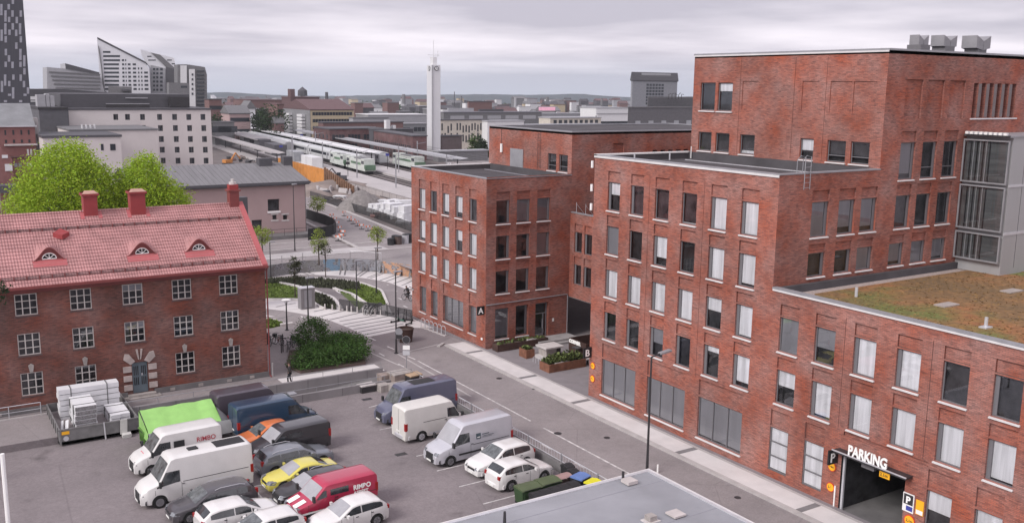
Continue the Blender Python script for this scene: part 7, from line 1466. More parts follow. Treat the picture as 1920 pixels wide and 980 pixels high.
# ---- cream hotel block
def cream():
    YF = 224.0; X = lambda px, y=YF: ony(px, 250, y).x; Z = lambda py, px=300, y=YF: ony(px, py, y).z
    T = thing('cream_building', 'pale cream block with small dark square windows and dark roof storey', 'building', (X(397), YF, 0)); x0, x1 = X(131), X(397); k = MB(m_cream); ops = []; W = []
    wl = []
    for j, y in enumerate((219.6, 240.5, 261, 281, 301.5, 320)):
        for c in (219, 241, 269, 301, 329, 355.5, 382):
            if j == 0 or (j == 1 and c > 240) or c > 300: wl.append((c+j*.6, y))
    for c, y in wl:
        s0, s1, z0, z1 = X(c-4.6)-x0, X(c+4.6)-x0, Z(y+5.5, c), Z(y-5.5, c); 
        a, b = round(s0, 3), round(s1, 3); ops.append((a, b, z0, z1, .3, m_wd)); W.append((a, b, z0, z1))
    zt = Z(206, 395); facade(k, (x0, YF), (1, 0), x1-x0, -1, zt, ops, m_cream); k.face([(x1, YF, -1), (x1, YF+30, -1), (x1, YF+30, zt), (x1, YF, zt)], m_cream); k.face([(x0, YF, -1), (x0, YF+30, -1), (x0, YF+30, zt), (x0, YF, zt)], m_dgr); k.face([(x0, YF+30, -1), (x1, YF+30, -1), (x1, YF+30, zt), (x0, YF+30, zt)], m_cream); k.build('wall', T)
    for a, b, z0, z1 in W: q = MB(m_frame); c = lerp(a, b, .30 if (a*7) % 1 > .4 else .62)+x0; q.box(x0+a, x0+a+.08, YF+.18, YF+.24, z0, z1); q.box(x0+b-.08, x0+b, YF+.18, YF+.24, z0, z1); q.box(c-.04, c+.04, YF+.18, YF+.24, z0+.0, z1); q.build('window', T)
    k = MB(m_dgr); k.box(x0-.2, x1+.2, YF-.2, YF+30, zt, zt+.35); k.build('roof', T); k = MB(m_dgr); k.box(X(118, YF+6), X(358, YF+6), YF+6, YF+24, zt+.35, ony(300, 177, YF+6).z, m_dgr); k.build('roof_storey', T); 
    k = MB(m_lg); k.box(X(205), X(287), YF+2, YF+2.1, zt+.4, zt+1.3, m_dark); k.box(X(205), X(287), YF+1.98, YF+2.0, zt+1.2, zt+1.35, m_lg); k.build('roof_railing', T)
    k = MB(m_lg); k.box(X(240, YF+5.5), X(281, YF+5.5), YF+5.7, YF+5.95, ony(260, 185, YF+5.5).z, ony(260, 183, YF+5.5).z); k.build('pale_strip', T)
    k = MB(m_mgr); k.box(X(321, YF+5), X(357, YF+5), YF+4.8, YF+5.9, zt+.5, ony(340, 182, YF+5).z); k.build('louvre_box', T, mat=m_dark); 
    y2 = 205.0; X2 = lambda px: ony(px, 250, y2).x; T = thing('cream_wing', 'lower cream wing with flat roof in front of the cream block', 'building', (X2(296), y2, 0)); k = MB(m_cream); z = ony(293, 244, y2).z
    k.box(X2(132), X2(296), y2, YF-.1, -1, z); k.build('wall', T); MB(m_mgr).box(X2(132)-.2, X2(296)+.2, y2-.2, YF-.1, z, z+.3).build('roof', T); k = MB(m_wh)
    for c in (160, 168, 176, 184): k.box(X2(c), X2(c+2.5), y2+4, y2+4.6, z+.3, z+1.1)
    k.build('vents', T)
    y3 = 190.0; X3 = lambda px: ony(px, 250, y3).x; T = thing('cream_wing', 'lowest cream wing with narrow dark windows just above the big green tree', 'building', (X3(226), y3, 0)); z = ony(200, 257, y3).z; MB(m_cream).box(X3(80), X3(226), y3, y2-.3, -1, z).build('wall', T); MB(m_dgr).box(X3(80)-.2, X3(226)+.2, y3-.2, y2-.3, z, z+.4).build('roof', T)
    for c, w in ((190, 5), (210, 10), (226.5, 0)):
        if w: MB(m_wd).box(X3(c-w/2), X3(c+w/2), y3-.06, y3-.01, ony(c, 282, y3).z, ony(c, 270, y3).z).build('window', T)
    for c in (240, 250, 262, 275): MB(m_wd).box(X2(c-3), X2(c+3), y2-.06, y2-.01, ony(c, 275, y2).z, ony(c, 266, y2).z).build('window', bpy.data.objects['cream_wing']) if 0 else None
    y4 = 222.0; X4 = lambda px: ony(px, 250, y4).x; T = thing('grey_block', 'windowless dark grey block left of the cream block', 'building', (X4(130), y4, 0)); MB(m_mgr).box(X4(76), X4(130.5), y4, YF+20, -1, ony(100, 205, y4).z).build('wall', T, mat=M('slate_cladding', (.095, .095, .105), .7)); MB(m_dark).box(X4(76)-.2, X4(130.5), y4-.2, YF+20, ony(100, 205, y4).z, ony(100, 205, y4).z+.4).build('roof', T)
    for i, (a, b, t, u) in enumerate(((84, 100, 178, 203), (101, 108, 176, 190), (109, 117, 180, 203))):
        k = MB(m_lg); k.box(X4(a)-.3, X4(b)-.3, y4+6, y4+9, ony(100, 204, y4+6).z, ony(100, t, y4+6).z); tag(rebase(k.build('ventilation_unit')), ['tall pale stacked ventilation unit on the dark grey block', 'small pale ventilation unit in the middle on the dark grey block', 'right pale ventilation unit beside the dark roof storey'][i], 'ventilation unit')
cream()
# ---- red department building at the far left
def redleft():
    Y = 196.0; X = lambda px: ony(px, 250, Y).x; Z = lambda py: ony(30, py, Y).z; T = thing('red_building', 'old red brick building with grey metal roof at the left edge', 'building', (X(66), Y, 0)); k = MB(m_rbr); mr2 = M('faded_red_brick', (.225, .105, .098), .85, var=.12); k.box(X(-60), X(66), Y, Y+18, -1, Z(236), mr2); k.build('wall', T)
    k = MB(m_lgrey); k.box(X(-60), X(70), Y-.4, Y-.0, Z(238), Z(236)); k.face([(X(-60), Y-.3, Z(236)), (X(67), Y-.3, Z(236)), (X(67), Y+6, Z(216)+2.0), (X(-60), Y+6, Z(216)+2.0)], M('zinc_roof', (.20, .205, .215), .55, var=.15, vs_=.5)); k.build('roof', T); k = MB(m_dark); k.box(X(20), X(62), Y+6, Y+10, Z(216), Z(208)); k.build('roof_plant', T)
    MB(m_conc).box(X(66), X(74), Y+1, Y+16, -1, Z(222)).build('gable_end', T)
    for x in (10, 25, 40, 54): MB(m_wd).box(X(x-1.6), X(x+1.6), Y-.06, Y-.01, Z(253), Z(244)).build('window', T); MB(m_wd).box(X(x-2), X(x+2), Y-.06, Y-.01, Z(268), Z(262)).build('window', T)
    MB(m_stone2).box(X(6), X(68), Y-.5, Y-.01, Z(273), Z(270)).build('ledge', T); MB(m_rbr).box(X(0), X(68), Y-.3, Y-.01, Z(295), Z(293)).build('ledge', T)
    for x in (48, 54, 61): MB(m_wh).box(X(x), X(x+3.5), Y-.07, Y-.01, Z(292), Z(280)).build('window', T)
    for x, w in ((22, 6), (30, 6), (46, 10)): MB(m_wh if w > 6 else m_wl).box(X(x), X(x+w), Y-.07, Y-.01, Z(313), Z(306)).build('window', T)
    for x in (-4, 4, 12, 24): MB(m_wd).box(X(x), X(x+5), Y-.07, Y-.01, Z(334), Z(327)).build('window', T)
    Y2 = 186.0; X2 = lambda px: ony(px, 250, Y2).x; Z2 = lambda py: ony(30, py, Y2).z; T = thing('red_gabled_house', 'low red gabled front with a white round sign at the left edge', 'building', (X2(0), Y2, 0)); k = MB(mr2); k.extrude([(X2(-20), Y2, -1), (X2(19), Y2, -1), (X2(19), Y2, Z2(298)), (X2(-1), Y2, Z2(276)), (X2(-20), Y2, Z2(298))], (0, 9, 0)); k.build('wall', T); MB(m_wh).box(X2(4), X2(18), Y2-.12, Y2-.02, Z2(320), Z2(307)).build('white_board', T); MB(m_wh).box(X2(0), X2(11), Y2-.12, Y2-.02, Z2(296), Z2(290)).build('name_board', T)
    MB(m_dark).box(X2(-20), X2(24), Y2-2.5, Y2, Z2(352), Z2(344)).build('canopy', T)
    Y5 = 176.; X5 = lambda px: ony(px, 250, Y5).x; T = thing('dark_canopy', 'long dark roof edge with arches left of the big green tree', 'canopy', (X5(10), Y5, 0)); k = MB(m_dark); k.box(X5(-40), X5(26), Y5, Y5+3, ony(10, 362, Y5).z, ony(10, 348, Y5).z, m_dgr); k.build('roof', T); 
    for i in range(5): MB(m_stone).box(X5(-10+i*9), X5(-9+i*9), Y5+.2, Y5+.6, 0, ony(10, 362, Y5).z).build('post', T)
redleft()
# ---- pink depot
def depot():
    Y = 141.34; x0, x1 = ony(250, 350, Y).x, 52.55; zt = 8.3; T = thing('pink_depot', 'pink rendered depot with grey metal roof behind the old brick building', 'building', (x1, Y, 0)); k = MB(m_pink); S = lambda px: ony(px, 380, Y).x-x0; ops = []
    for a, b, t, u in ((502, 524, 374, 396), (510, 518, 403, 412), (530, 538, 403, 412), (471, 490, 413, 436)): ops.append((S(a), S(b), ony(a, u, Y).z, ony(a, t, Y).z, .35, m_int))
    for a, b in ((365, 380), (400, 415)): ops.append((S(a), S(b), 3.2, 5.3, .35, m_int))
    facade(k, (x0, Y), (1, 0), x1-x0, -.5, zt, ops, m_pink); k.face([(x1, Y, -.5), (x1, Y+14, -.5), (x1, Y+14, zt), (x1, Y, zt)], m_pink); k.face([(x0, Y, -.5), (x0, Y+14, -.5), (x0, Y+14, zt), (x0, Y, zt)], m_pink); k.face([(x0, Y+14, -.5), (x1, Y+14, -.5), (x1, Y+14, zt), (x0, Y+14, zt)], m_pink); k.build('wall', T)
    for o in ops[:1]: MB(m_white).box(x0+o[0]-.1, x0+o[1]+.1, Y-.12, Y-.01, o[2]-.3, o[2]-.02).build('window_sill', T)
    for o in ops[1:3]: q = MB(m_stone2); q.box(x0+o[0]-.25, x0+o[1]+.25, Y-.06, Y-.01, o[3]+.02, o[3]+.22); q.box(x0+o[0]-.25, x0+o[1]+.25, Y-.06, Y-.01, o[2]-.24, o[2]-.02); q.build('window_trim', T)
    mz = M('seam_roof', (.175, .17, .178), .6, var=.12, stretch=(2, .1, 1)); k = MB(mz); r0 = zt+.1; k.face([(x0-.5, Y-.7, r0), (x1+.6, Y-.7, r0), (x1+.2, Y+9, r0+2.2), (x0, Y+9, r0+2.2)]); k.face([(x0-.5, Y+14.7, r0), (x1+.6, Y+14.7, r0), (x1+.2, Y+9, r0+2.2), (x0, Y+9, r0+2.2)][::-1]); k.face([(x1+.6, Y-.7, r0), (x1+.6, Y+14.7, r0), (x1+.2, Y+9, r0+2.2)])
    for i in range(52): x = x0+i*.62; 
    for i in range(34): x = lerp(x0-.3, x1+.4, i/33); k.bar((x, Y-.7, r0+.03), (x-.1, Y+9, r0+2.23), .05, .06)
    k.build('roof', T); k = MB(m_dgr); k.box(x0-.5, x1+.65, Y-.85, Y-.7, r0-.35, r0+.03); k.box(x0-.5, x1+.5, Y-.7, Y-.01, r0-.5, r0-.2); k.build('eaves', T)
    for a, b, l in ((484, 508, 0), (530, 546, 1)): xx0, xx1 = ony(a, 325, Y+8).x, ony(b, 325, Y+8).x; MB(m_dgr).box(xx0, xx1, Y+7.2, Y+8.8, r0+1.5, r0+3.0+l*.2).build('roof_hatch', T)
    MB(m_dark).box(x1+.02, x1+.12, Y+.1, Y+.3, 0, zt).build('downpipe', T)
    k = MB(m_concd); k.box(x0, x1+1.5, Y-2.8, Y-.02, -.02, .55); tag(rebase(k.build('loading_platform')), 'low concrete loading platform along the pink depot', 'platform')
    T2 = thing('ramp_railing', 'dark railing along the platform of the pink depot', 'railing', (x1, Y-2.8, .55)); rail(T2, [(x1-14, Y-2.7, .55), (x1+1.4, Y-2.7, .55)], 1.0, 1.8, m_dark, .03, mid=1)
    xp = ony(455, 380, 112).x; T3 = thing('vent_shaft', 'dark vertical duct rising behind the end of the red tiled roof', 'duct', (xp, 112, 0)); MB(m_dgr).box(xp-.6, xp+.6, 112, 113, 0, ony(457, 370, 112).z).build('duct', T3)
depot()
# ---- station frame: tracks run almost parallel to the street
TA = math.atan2(.995, .10); TE = hvec(TA); TN = Vector((TE.y, -TE.x, 0)); TO = Vector((94.3, 188.7, 0))
sf = lambda w, s_, z=0: TO+TN*w+TE*s_+Vector((0, 0, z))
def strip_(k, w0, w1, s0, s1, z0, z1, mat=None):
    P = [sf(w0, s0), sf(w1, s0), sf(w1, s1), sf(w0, s1)]; k.prism([(p.x, p.y) for p in P], z0, z1, mat)
def yard():
    k = MB(m_yard); k.face([sf(-34, -70, .01), sf(40, -70, .01), sf(40, 330, .01), sf(-34, 330, .01)]); struct(k, 'railway_yard')
    k = MB(m_conc2); strip_(k, -6.0, 1.8, -70, 300, .0, .55, m_conc2); strip_(k, 8.5, 15.5, -70, 320, 0, .55, m_conc2); strip_(k, 22.5, 28, -60, 320, 0, .55, m_conc2); strip_(k, -13.5, -10.0, 60, 300, 0, .55, m_conc2); struct(k, 'platforms')
    k = MB(m_dark)
    for w in (3.2, 7.0, 17.2, 20.9, -8.0, 30, 33.5, -27.5, -31):
        for d in (-.76, .76): strip_(k, w+d-.05, w+d+.05, -70 if w > -20 else -38, 320, .02, .16 if w > -20 else .03, m_dark)
    struct(k, 'railway_tracks')
    k = MB(m_asph); k.face([sf(-33, -70, .016), sf(-23, -70, .016), sf(-23, 60, .016), sf(-33, 60, .016)]); struct(k, 'station_road')
    k = MB(m_dirt); k.face([sf(-22, -10, .02), sf(-7, -20, .02), sf(-8, 55, .02), sf(-22, 55, .02)]); struct(k, 'construction_ground')
    k = MB(m_kerb); strip_(k, -23, -22.4, -70, 60, 0, .12, m_kerb); strip_(k, -33.5, -33, -70, 25, 0, .12, m_kerb); struct(k, 'road_kerb')
    k = MB(m_stripe); k.box(54, 110, 92, 150, .004, .008, m_asph); k.build('road', kind='structure')
    # pale pavement band and kerbs of the upper street beyond the graffiti wall
    k = MB(m_kerb)
    for y0, y1, x0, x1 in ((129.2, 129.6, 20, 60), (134.5, 134.8, 38, 56), (122.6, 123.0, 20, 72)): k.box(x0, x1, y0, y1, .0, .10, m_kerb)
    struct(k, 'street_kerbs'); k = MB(m_conc2); k.box(20, 58, 123, 126.5, .0, .09, m_conc2); struct(k, 'far_pavement')
yard()
def train(label, w, s0, n, col, rl=24, z=.2, loco=None, h=4.0, lows=None):
    p = sf(w, s0); T = thing('train', label, 'train', (p.x, p.y, z)); 
    for i in range(n):
        a, b = s0+i*(rl+1), s0+i*(rl+1)+rl; k = MB(col); prof_ = [(-1.45, .9), (-1.5, 1.6), (-1.48, h-.7), (-1.1, h-.15), (0, h), (1.1, h-.15), (1.48, h-.7), (1.5, 1.6), (1.45, .9)]
        k.grid([[sf(w+x, s_, z+y) for x, y in prof_] for s_ in (a, a+.4, b-.4, b)]); k.face([sf(w+x, a, z+y) for x, y in prof_][::-1]); k.face([sf(w+x, b, z+y) for x, y in prof_]); c = k.build('carriage', T)
        k = MB(m_wd); k.grid([[sf(w-1.53, a+1.2, z+2.0), sf(w-1.53, b-1.2, z+2.0)], [sf(w-1.51, a+1.2, z+2.85), sf(w-1.51, b-1.2, z+2.85)]]); k.build('window_band', c); k = MB(m_black); k.grid([[sf(w-1.3, a+.5, z+.1), sf(w-1.3, b-.5, z+.1)], [sf(w-1.44, a+.5, z+.9), sf(w-1.44, b-.5, z+.9)]]); k.build('bogies', c)
        for t in (.12, .88): q = lerp(a, b, t); MB(m_lg).grid([[sf(w-1.54, q-.6, z+.95), sf(w-1.54, q+.6, z+.95)], [sf(w-1.54, q-.6, z+2.95), sf(w-1.54, q+.6, z+2.95)]]).build('door', c)
    return T
m_tr1 = M('train_white', (.50, .51, .52), .4, var=.05); m_trg = M('train_grey', (.30, .30, .31), .5, var=.1); m_lg2 = M('loco_green', (.10, .17, .11), .5, var=.35, vs_=.3); m_lw = M('loco_white', (.50, .53, .50), .5)
train('white passenger train standing at the nearest platform', 7.0, 56, 6, m_tr1); train('second white train on the track behind the long platform', 17.2, 66, 5, m_tr1); train('grey double train far along the left platforms', 3.2, 120, 3, m_trg)
def loco(label, w, s0, L_=17):
    p = sf(w, s0); T = thing('locomotive', label, 'locomotive', (p.x, p.y, .2)); B = lambda w0, w1, a, b, z0, z1, mt, nm: (lambda k: (strip_(k, w+w0, w+w1, s0+a, s0+b, z0, z1, mt), k.build(nm, T)))(MB(mt))
    B(-1.45, 1.45, .3, L_-.3, .9, 1.5, m_lw, 'frame'); B(-1.4, 1.4, 0, .9, 1.2, 2.5, m_lg2, 'nose'); B(-1.45, 1.45, .9, 3.6, 1.5, 4.0, m_lw, 'cab'); B(-1.3, 1.3, 3.6, L_-3.6, 1.5, 3.7, m_lw, 'engine_cover'); B(-1.46, 1.46, L_-3.6, L_-.9, 1.5, 4.0, m_lw, 'cab'); B(-1.5, 1.5, 1.1, 3.2, 2.7, 3.5, m_wd, 'cab_window'); B(-1.5, 1.5, L_-3.3, L_-1.2, 2.7, 3.5, m_wd, 'cab_window')
    B(-1.2, 1.2, 1.3, 4.8, .25, .95, m_black, 'bogie'); B(-1.2, 1.2, L_-4.8, L_-1.3, .25, .95, m_black, 'bogie'); B(-1.0, 1.0, 5, L_-6, 3.7, 3.95, m_mgr, 'roof_vents'); B(-1.36, 1.36, 4.2, L_-4.4, 2.3, 2.9, m_lg2, 'green_stripe')
loco('green and white locomotive nearest the platform end', 5.0, 42); loco('second green and white locomotive right behind the first train', 20.9, 47, 19)
loco('third green locomotive coupled behind the nearest one', 5.0, 60.5, 14)
def canopy(label, w0, w1, s0, s1, z, mat, n=8):
    p = sf((w0+w1)/2, s0); T = thing('platform_canopy', label, 'canopy', (p.x, p.y, .5)); k = MB(mat); m_ = (w0+w1)/2; k.grid([[sf(w0, s0, z+.3), sf(m_, s0, z), sf(w1, s0, z+.3)], [sf(w0, s1, z+.3), sf(m_, s1, z), sf(w1, s1, z+.3)]]); k.grid([[sf(w0, s0, z+.0), sf(w0, s0, z+.3)], [sf(w0, s1, z), sf(w0, s1, z+.3)]]); k.build('roof', T)
    for i in range(n): q = sf(m_, lerp(s0+2, s1-2, i/(n-1))); MB(m_dark).tube([(q.x, q.y, .5), (q.x, q.y, z)], .15, 6).build('post', T)
canopy('white roofed canopy over the middle platform', 9.5, 14.5, 60, 250, 4.4, m_wh); canopy('long pale canopy over the far platform beside the brick station', 23, 27.5, 30, 200, 4.4, m_lg); canopy('grey flat canopy over the platform at the left beyond the yard', -5.0, .5, 130, 290, 4.2, M('canopy_grey', (.27, .255, .26), .7)); canopy('low pale canopy left of the orange excavation wall', -13, -9, 75, 260, 3.6, M('canopy_pale', (.33, .31, .31), .7))
for i, (w, s_) in enumerate(((-2, 62), (-2, 95), (-2.5, 30), (12, 40), (12, 8), (-1.5, 5), (12, -20), (-7.2, 75), (12, 120), (25, 60))):
    p = sf(w, s_); T = thing('catenary_mast', 'thin steel catenary mast standing on the railway platforms', 'mast', (p.x, p.y, .5), 0, 'catenary masts in the railway yard'); MB(m_grey).tube([(0, 0, 0), (0, 0, 7)], .14, 6).build('mast', T, raw=True); MB(m_grey).bar((0, 0, 6.2), (3.0, .3, 6.6), .1).build('bracket', T, raw=True)
for j, w in enumerate((3.2, 7.0, 17.2, 20.9)):
    T = thing('overhead_wire', 'thin overhead contact wire above the railway tracks', 'wire', tuple(sf(w, 0, 6)), 0, 'overhead wires'); MB(m_dark).tube([sf(w, -60, 6.0), sf(w, 280, 6.0)], .035, 3).build('wire', T); MB(m_dark).tube([sf(w, -60, 7.1), sf(w, 280, 7.1)], .03, 3).build('carrier_wire', T)
for i in range(14):
    q = sf((-3.5, 13, 25, 16.5)[i % 4], -35+i*17.3); T = thing('signal_post', 'slender dark post with sign among the railway platforms', 'post', (q.x, q.y, .5), 0, 'posts on the platforms'); MB(m_dark).tube([(0, 0, 0), (0, 0, 4.2)], .08, 5).build('post', T, raw=True); MB((m_wh, m_dark, m_blue)[i % 3]).box(-.5, .5, -.06, .06, 3.0+(i % 2)*.6, 3.7+(i % 2)*.6).build('sign', T, raw=True)
def stair_box(label, w, s_, a, b, h, mt): k = MB(mt); strip_(k, w, w+a, s_, s_+b, .5, h, mt); o = tag(rebase(k.build('platform_shelter')), label, 'shelter'); return o
stair_box('dark grey stair shelter on the middle of the left platform', -4.5, 108, 4, 14, 4.0, m_dgr); stair_box('dark shelter with pale frame further left on the platform', -4.5, 130, 4, 8, 4.5, m_dgr); stair_box('white site container box beside the orange excavation wall', -5.0, 62, 3, 6, 3.3, m_wh); stair_box('second white site box next to the first', -4.6, 70, 3, 5, 3.2, m_wh)
stair_box('white boxy shelter behind the nearest train', 9, 62, 4, 5, 3.8, m_wh); stair_box('glass walled platform shelter before the white train', -4.4, 84, 3, 9, 3.4, m_wl); stair_box('dark equipment box among the platforms', -3.5, 150, 3, 10, 3.5, m_dgr)
# ---- excavation with orange sheet wall
def pit():
    m_or = M('orange_sheet', (.52, .22, .055), .8, var=.2, vs_=.6); T = thing('sheet_pile_wall', 'bright orange sheet wall along the railway excavation', 'wall', tuple(sf(-8, 40).xy)+(0,)); a, b = onz(524, 318, .0), onz(614, 350, 0); k = MB(m_or); n = 34; a, b = onz(522, 322, 0), onz(610, 348, 0); d = (b-a).normalized(); q = Vector((d.y, -d.x, 0))
    k.grid([[a.lerp(b, i/n)+q*(.25 if i % 2 else 0)+Vector((0, 0, z)) for i in range(n+1)] for z in (0, lerp(1, 1, 0)*3.8)]); k.build('sheets', T)
    c = onz(662, 362, 0); T = thing('pile_wall', 'rust brown row of upright piles continuing the orange wall', 'wall', tuple(b.xy)+(0,)); m_pb = M('pile_brown', (.21, .12, .075), .9, var=.3)
    for i in range(14): p = b.lerp(c, i/13); k = MB(m_pb); k.box(p.x-.22, p.x+.22, p.y-.22, p.y+.22, 0, lerp(4.2, 1.6, i/13)); k.build('pile', T)
    k = MB(m_dirt); k.grid([[b+Vector((.5, .5, 0)), c+Vector((.5, .5, 0))], [b+Vector((.5, .5, 2.6)), c+Vector((.5, .5, .9))]]); k.build('lagging', T)
    r_ = random.Random(31)
    def heap(label, px, py, r, h, mat, sx=1.0):
        w = onz(px, py); k = MB(mat); n = 26; rows = []
        for j in range(7): t = j/6; rows.append([Vector((w.x+math.cos(a_)*r*sx*(1-t)*(1+.12*math.sin(3*a_+j)), w.y+math.sin(a_)*r*(1-t)*(1+.1*math.cos(2*a_)), h*(1-(1-t)**1.6)+(r_.uniform(-.06, .06)*h if 0 < j < 6 else 0))) for a_ in [2*math.pi*i/n for i in range(n)]])
        k.grid(rows, close=True); tag(rebase(k.build('rubble_heap', smooth=60)), label, 'heap')
    heap('big grey gravel heap on the construction ground', 678, 392, 4.6, 3.6, M('gravel', (.19, .175, .17), .95, var=.3, vs_=2)); heap('low brown earth heap behind the gravel heap', 625, 352, 6, 1.8, m_dirt, 1.6); heap('small earth heap by the pink depot corner', 590, 366, 4, 1.2, m_dirt)
    # barriers, site fence with boards, stored white material, kerb stacks
    for i in range(7):
        px, py = lerp(596, 668, i/6), 357+4*math.sin(i*1.7)+i*.6; w = onz(px, py); T = thing('concrete_barrier', 'pale concrete barrier block edging the excavation', 'barrier', (w.x, w.y, 0), 1.4+.5*math.sin(i*2), 'concrete barriers round the excavation'); k = MB(m_conc2); k.extrude([(-1.3, -.35, 0), (-1.3, .35, 0), (-1.3, .12, 1.0), (-1.3, -.12, 1.0)], (2.6, 0, 0)); k.build('block', T, raw=True)
    m_wp = M('white_wrap', (.62, .62, .64), .5, var=.15, vs_=1.5)
    st = [(705, 398, 3.0, 1.6), (716, 402, 3.2, 2.0), (728, 404, 3.0, 2.3), (740, 408, 3.4, 2.6), (752, 412, 3.6, 2.4), (764, 416, 3.2, 2.9), (712, 392, 3, 1.8), (735, 396, 3, 2.2), (756, 402, 3.4, 2.6)]
    for i, (px, py, l, h) in enumerate(st):
        w = onz(px, py); T = thing('wrapped_pallet', 'white wrapped pallet of building material behind the site fence', 'pallet', (w.x, w.y, 0), .3*math.sin(i*3), 'white wrapped pallets behind the site fence'); MB(m_dirt).box(-l/2, l/2, -1, 1, 0, .15).build('pallet', T, raw=True)
        MB(m_wp).box(-l/2+.05, l/2-.05, -.95, .95, .15, h*.55).build('wrap', T, raw=True); MB(m_wp).box(-l/2+.3, l/2-.2, -.8, .8, h*.57, h).build('wrap', T, raw=True)
    P = [onz(x, y) for x, y in ((582, 372), (640, 390), (700, 408), (775, 436))]; mesh_fence('long dark site fence along the station road', [tuple(p) for p in P], 1.5, m_net, 'site_fence', 3.5)
    P = [onz(x, y) for x, y in ((600, 345), (655, 352), (705, 366), (772, 384))]; mesh_fence('pale railing along the front platform edge', [tuple(p) for p in P], 1.2, colr('pale_mesh', (.36, .33, .33)), 'platform_fence', 3.5)
    # black curved fence by the depot
    P = [(480+x/3.063, 380+y/3.063) for x, y in ((290, 92), (345, 110), (400, 128), (445, 150), (460, 172), (445, 188), (400, 200), (300, 215))]; P = [onz(*p) for p in P]; mesh_fence('curved black covered fence beside the pink depot', [tuple(p) for p in P], 1.7, colr('black_cloth', (.02, .02, .022)), 'covered_fence', 3)
    # orange and white traffic barriers
    m_ob = M('barrier_orange', (.60, .16, .08), .5)
    for i, (px, py) in enumerate(((632, 425), (637, 434), (643, 442), (628, 417), (622, 410), (640, 449), (645, 405), (655, 415), (662, 420), (670, 424), (678, 430), (690, 433), (700, 437), (634, 452))):
        w = onz(px, py); T = thing('traffic_barrier', 'orange and white traffic board in the cluster at the road works', 'barrier', (w.x, w.y, 0), .6*math.sin(i*2.3), 'traffic boards at the road works'); MB(m_ob).box(-.4, .4, -.04, .04, .6, .88).build('board', T, raw=True); MB(m_wh).box(-.2, .2, -.05, .05, .605, .875).build('white_band', T, raw=True); MB(m_dark).box(-.4, .4, -.25, .25, 0, .1).build('foot', T, raw=True); MB(m_dark).box(-.03, .03, -.03, .03, .1, .55).build('post', T, raw=True)
    for i, (px, py) in enumerate(((733, 459), (741, 457), (747, 458), (760, 456), (767, 455))):
        w = onz(px, py); T = thing('waste_bin', ['low round black bin, leftmost on the far square', 'black bin second from left on the far square', 'brown black bin in the middle on the far square', 'tall pale bin on the far square', 'black bin nearest office A on the far square'][i], 'waste bin', (w.x, w.y, .0)); h = (.9, 1.2, 1.2, 1.3, 1.3)[i]; MB((m_bb, m_bb, m_brn, m_lgrey, m_bb)[i]).tube([(0, 0, 0), (0, 0, h)], [.5, .55], 10).build('body', T, raw=True); MB(m_black).tube([(0, 0, h), (0, 0, h+.12)], [.58, .4], 10).build('lid', T, raw=True)
    # odd piles of site material
    rr = random.Random(41)
    for i in range(34):
        t = rr.random(); px, py = (lerp(585, 770, t), lerp(362, 428, t)+rr.uniform(-9, 7)) if i < 18 else (lerp(405, 520, t), lerp(296, 312, t)+rr.uniform(-8, 4)); w = onz(px, py); nm, mt = (('white', m_wh), ('brown', m_dirt), ('dark', m_dgr), ('grey', m_mgr), ('rust red', m_rbr))[i % 5]
        T = thing('material_pile', nm+(' pile of site material near the gravel heap' if i < 18 else ' pile of site material in the yard beyond the pink depot'), 'pile', (w.x, w.y, 0), rr.random()*3, 'piles of site material'); a, h = rr.uniform(.5, 1.7), rr.uniform(.25, 1.0)
        for j in range(3): k = MB(mt); dx, dy = rr.uniform(-.4, .4)*a, rr.uniform(-.3, .3); k.obox((dx, dy, h*(j+.5)/3), (a*rr.uniform(.6, 1), 0, 0), (.1, rr.uniform(.3, .7), 0), (0, 0, h/6*.95)); k.build('layer', T, raw=True)
    # excavators
    def digger(label, px, py, flip=1, col=None, sc=1.0):
        w = onz(px, py); T = thing('excavator', label, 'excavator', (w.x, w.y, 0), .3 if flip > 0 else 2.6); col = col or m_ob; q = sc
        for s_ in (-1, 1): MB(m_black).obox((0, s_*1.1*q, .45*q), (1.8*q, 0, 0), (0, .3*q, 0), (0, 0, .42*q)).build('track', T, raw=True)
        MB(col).obox((-.3*q, 0, 1.6*q), (1.5*q, 0, 0), (0, 1.2*q, 0), (0, 0, .6*q)).build('body', T, raw=True); MB(m_wd).obox((.7*q, .6*q, 2.6*q), (.6*q, 0, 0), (0, .5*q, 0), (0, 0, .7*q)).build('cab', T, raw=True)
        MB(col).bar((1.0*q, -.3*q, 1.8*q), (3.2*q, -.3*q, 4.6*q), .45*q).build('boom', T, raw=True); MB(col).bar((3.2*q, -.3*q, 4.6*q), (5.2*q, -.3*q, 2.2*q), .35*q).build('arm', T, raw=True); MB(m_dark).obox((5.3*q, -.3*q, 1.7*q), (.5*q, 0, .2*q), (0, .5*q, 0), (-.2*q, 0, .5*q)).build('bucket', T, raw=True)
    digger('orange excavator standing in the yard right of the cream block', 428, 310, 1, M('digger_orange', (.50, .21, .06), .6), .75); digger('dark tracked loader before the orange sheet wall', 640, 341, -1, m_dgr, .7)
pit()
def van_far(label, px, py, l, h, mt, rz):
    w = onz(px, py); T = thing('parked_car', label, 'car', (w.x, w.y, 0), rz, 'cars parked beyond the railway'); k = MB(mt); pr = [(-l/2, .3), (-l/2, .9), (-l/2+.3, h), (l*.15, h), (l*.3, .95), (l/2, .8), (l/2, .3)]; k.extrude([(x, -.85, z) for x, z in pr], (0, 1.7, 0)); k.build('body', T, raw=True); k = MB(m_wd); k.extrude([(-l/2+.2, -.87, .95), (-l/2+.4, -.87, h-.12), (l*.13, -.87, h-.12), (l*.26, -.87, .95)], (0, 1.74, 0)); k.build('windows', T, raw=True)
    for x in (-l*.3, l*.3): MB(m_rubber).tube([(x, -.88, .32), (x, .88, .32)], .32, 8).build('wheel', T, raw=True)
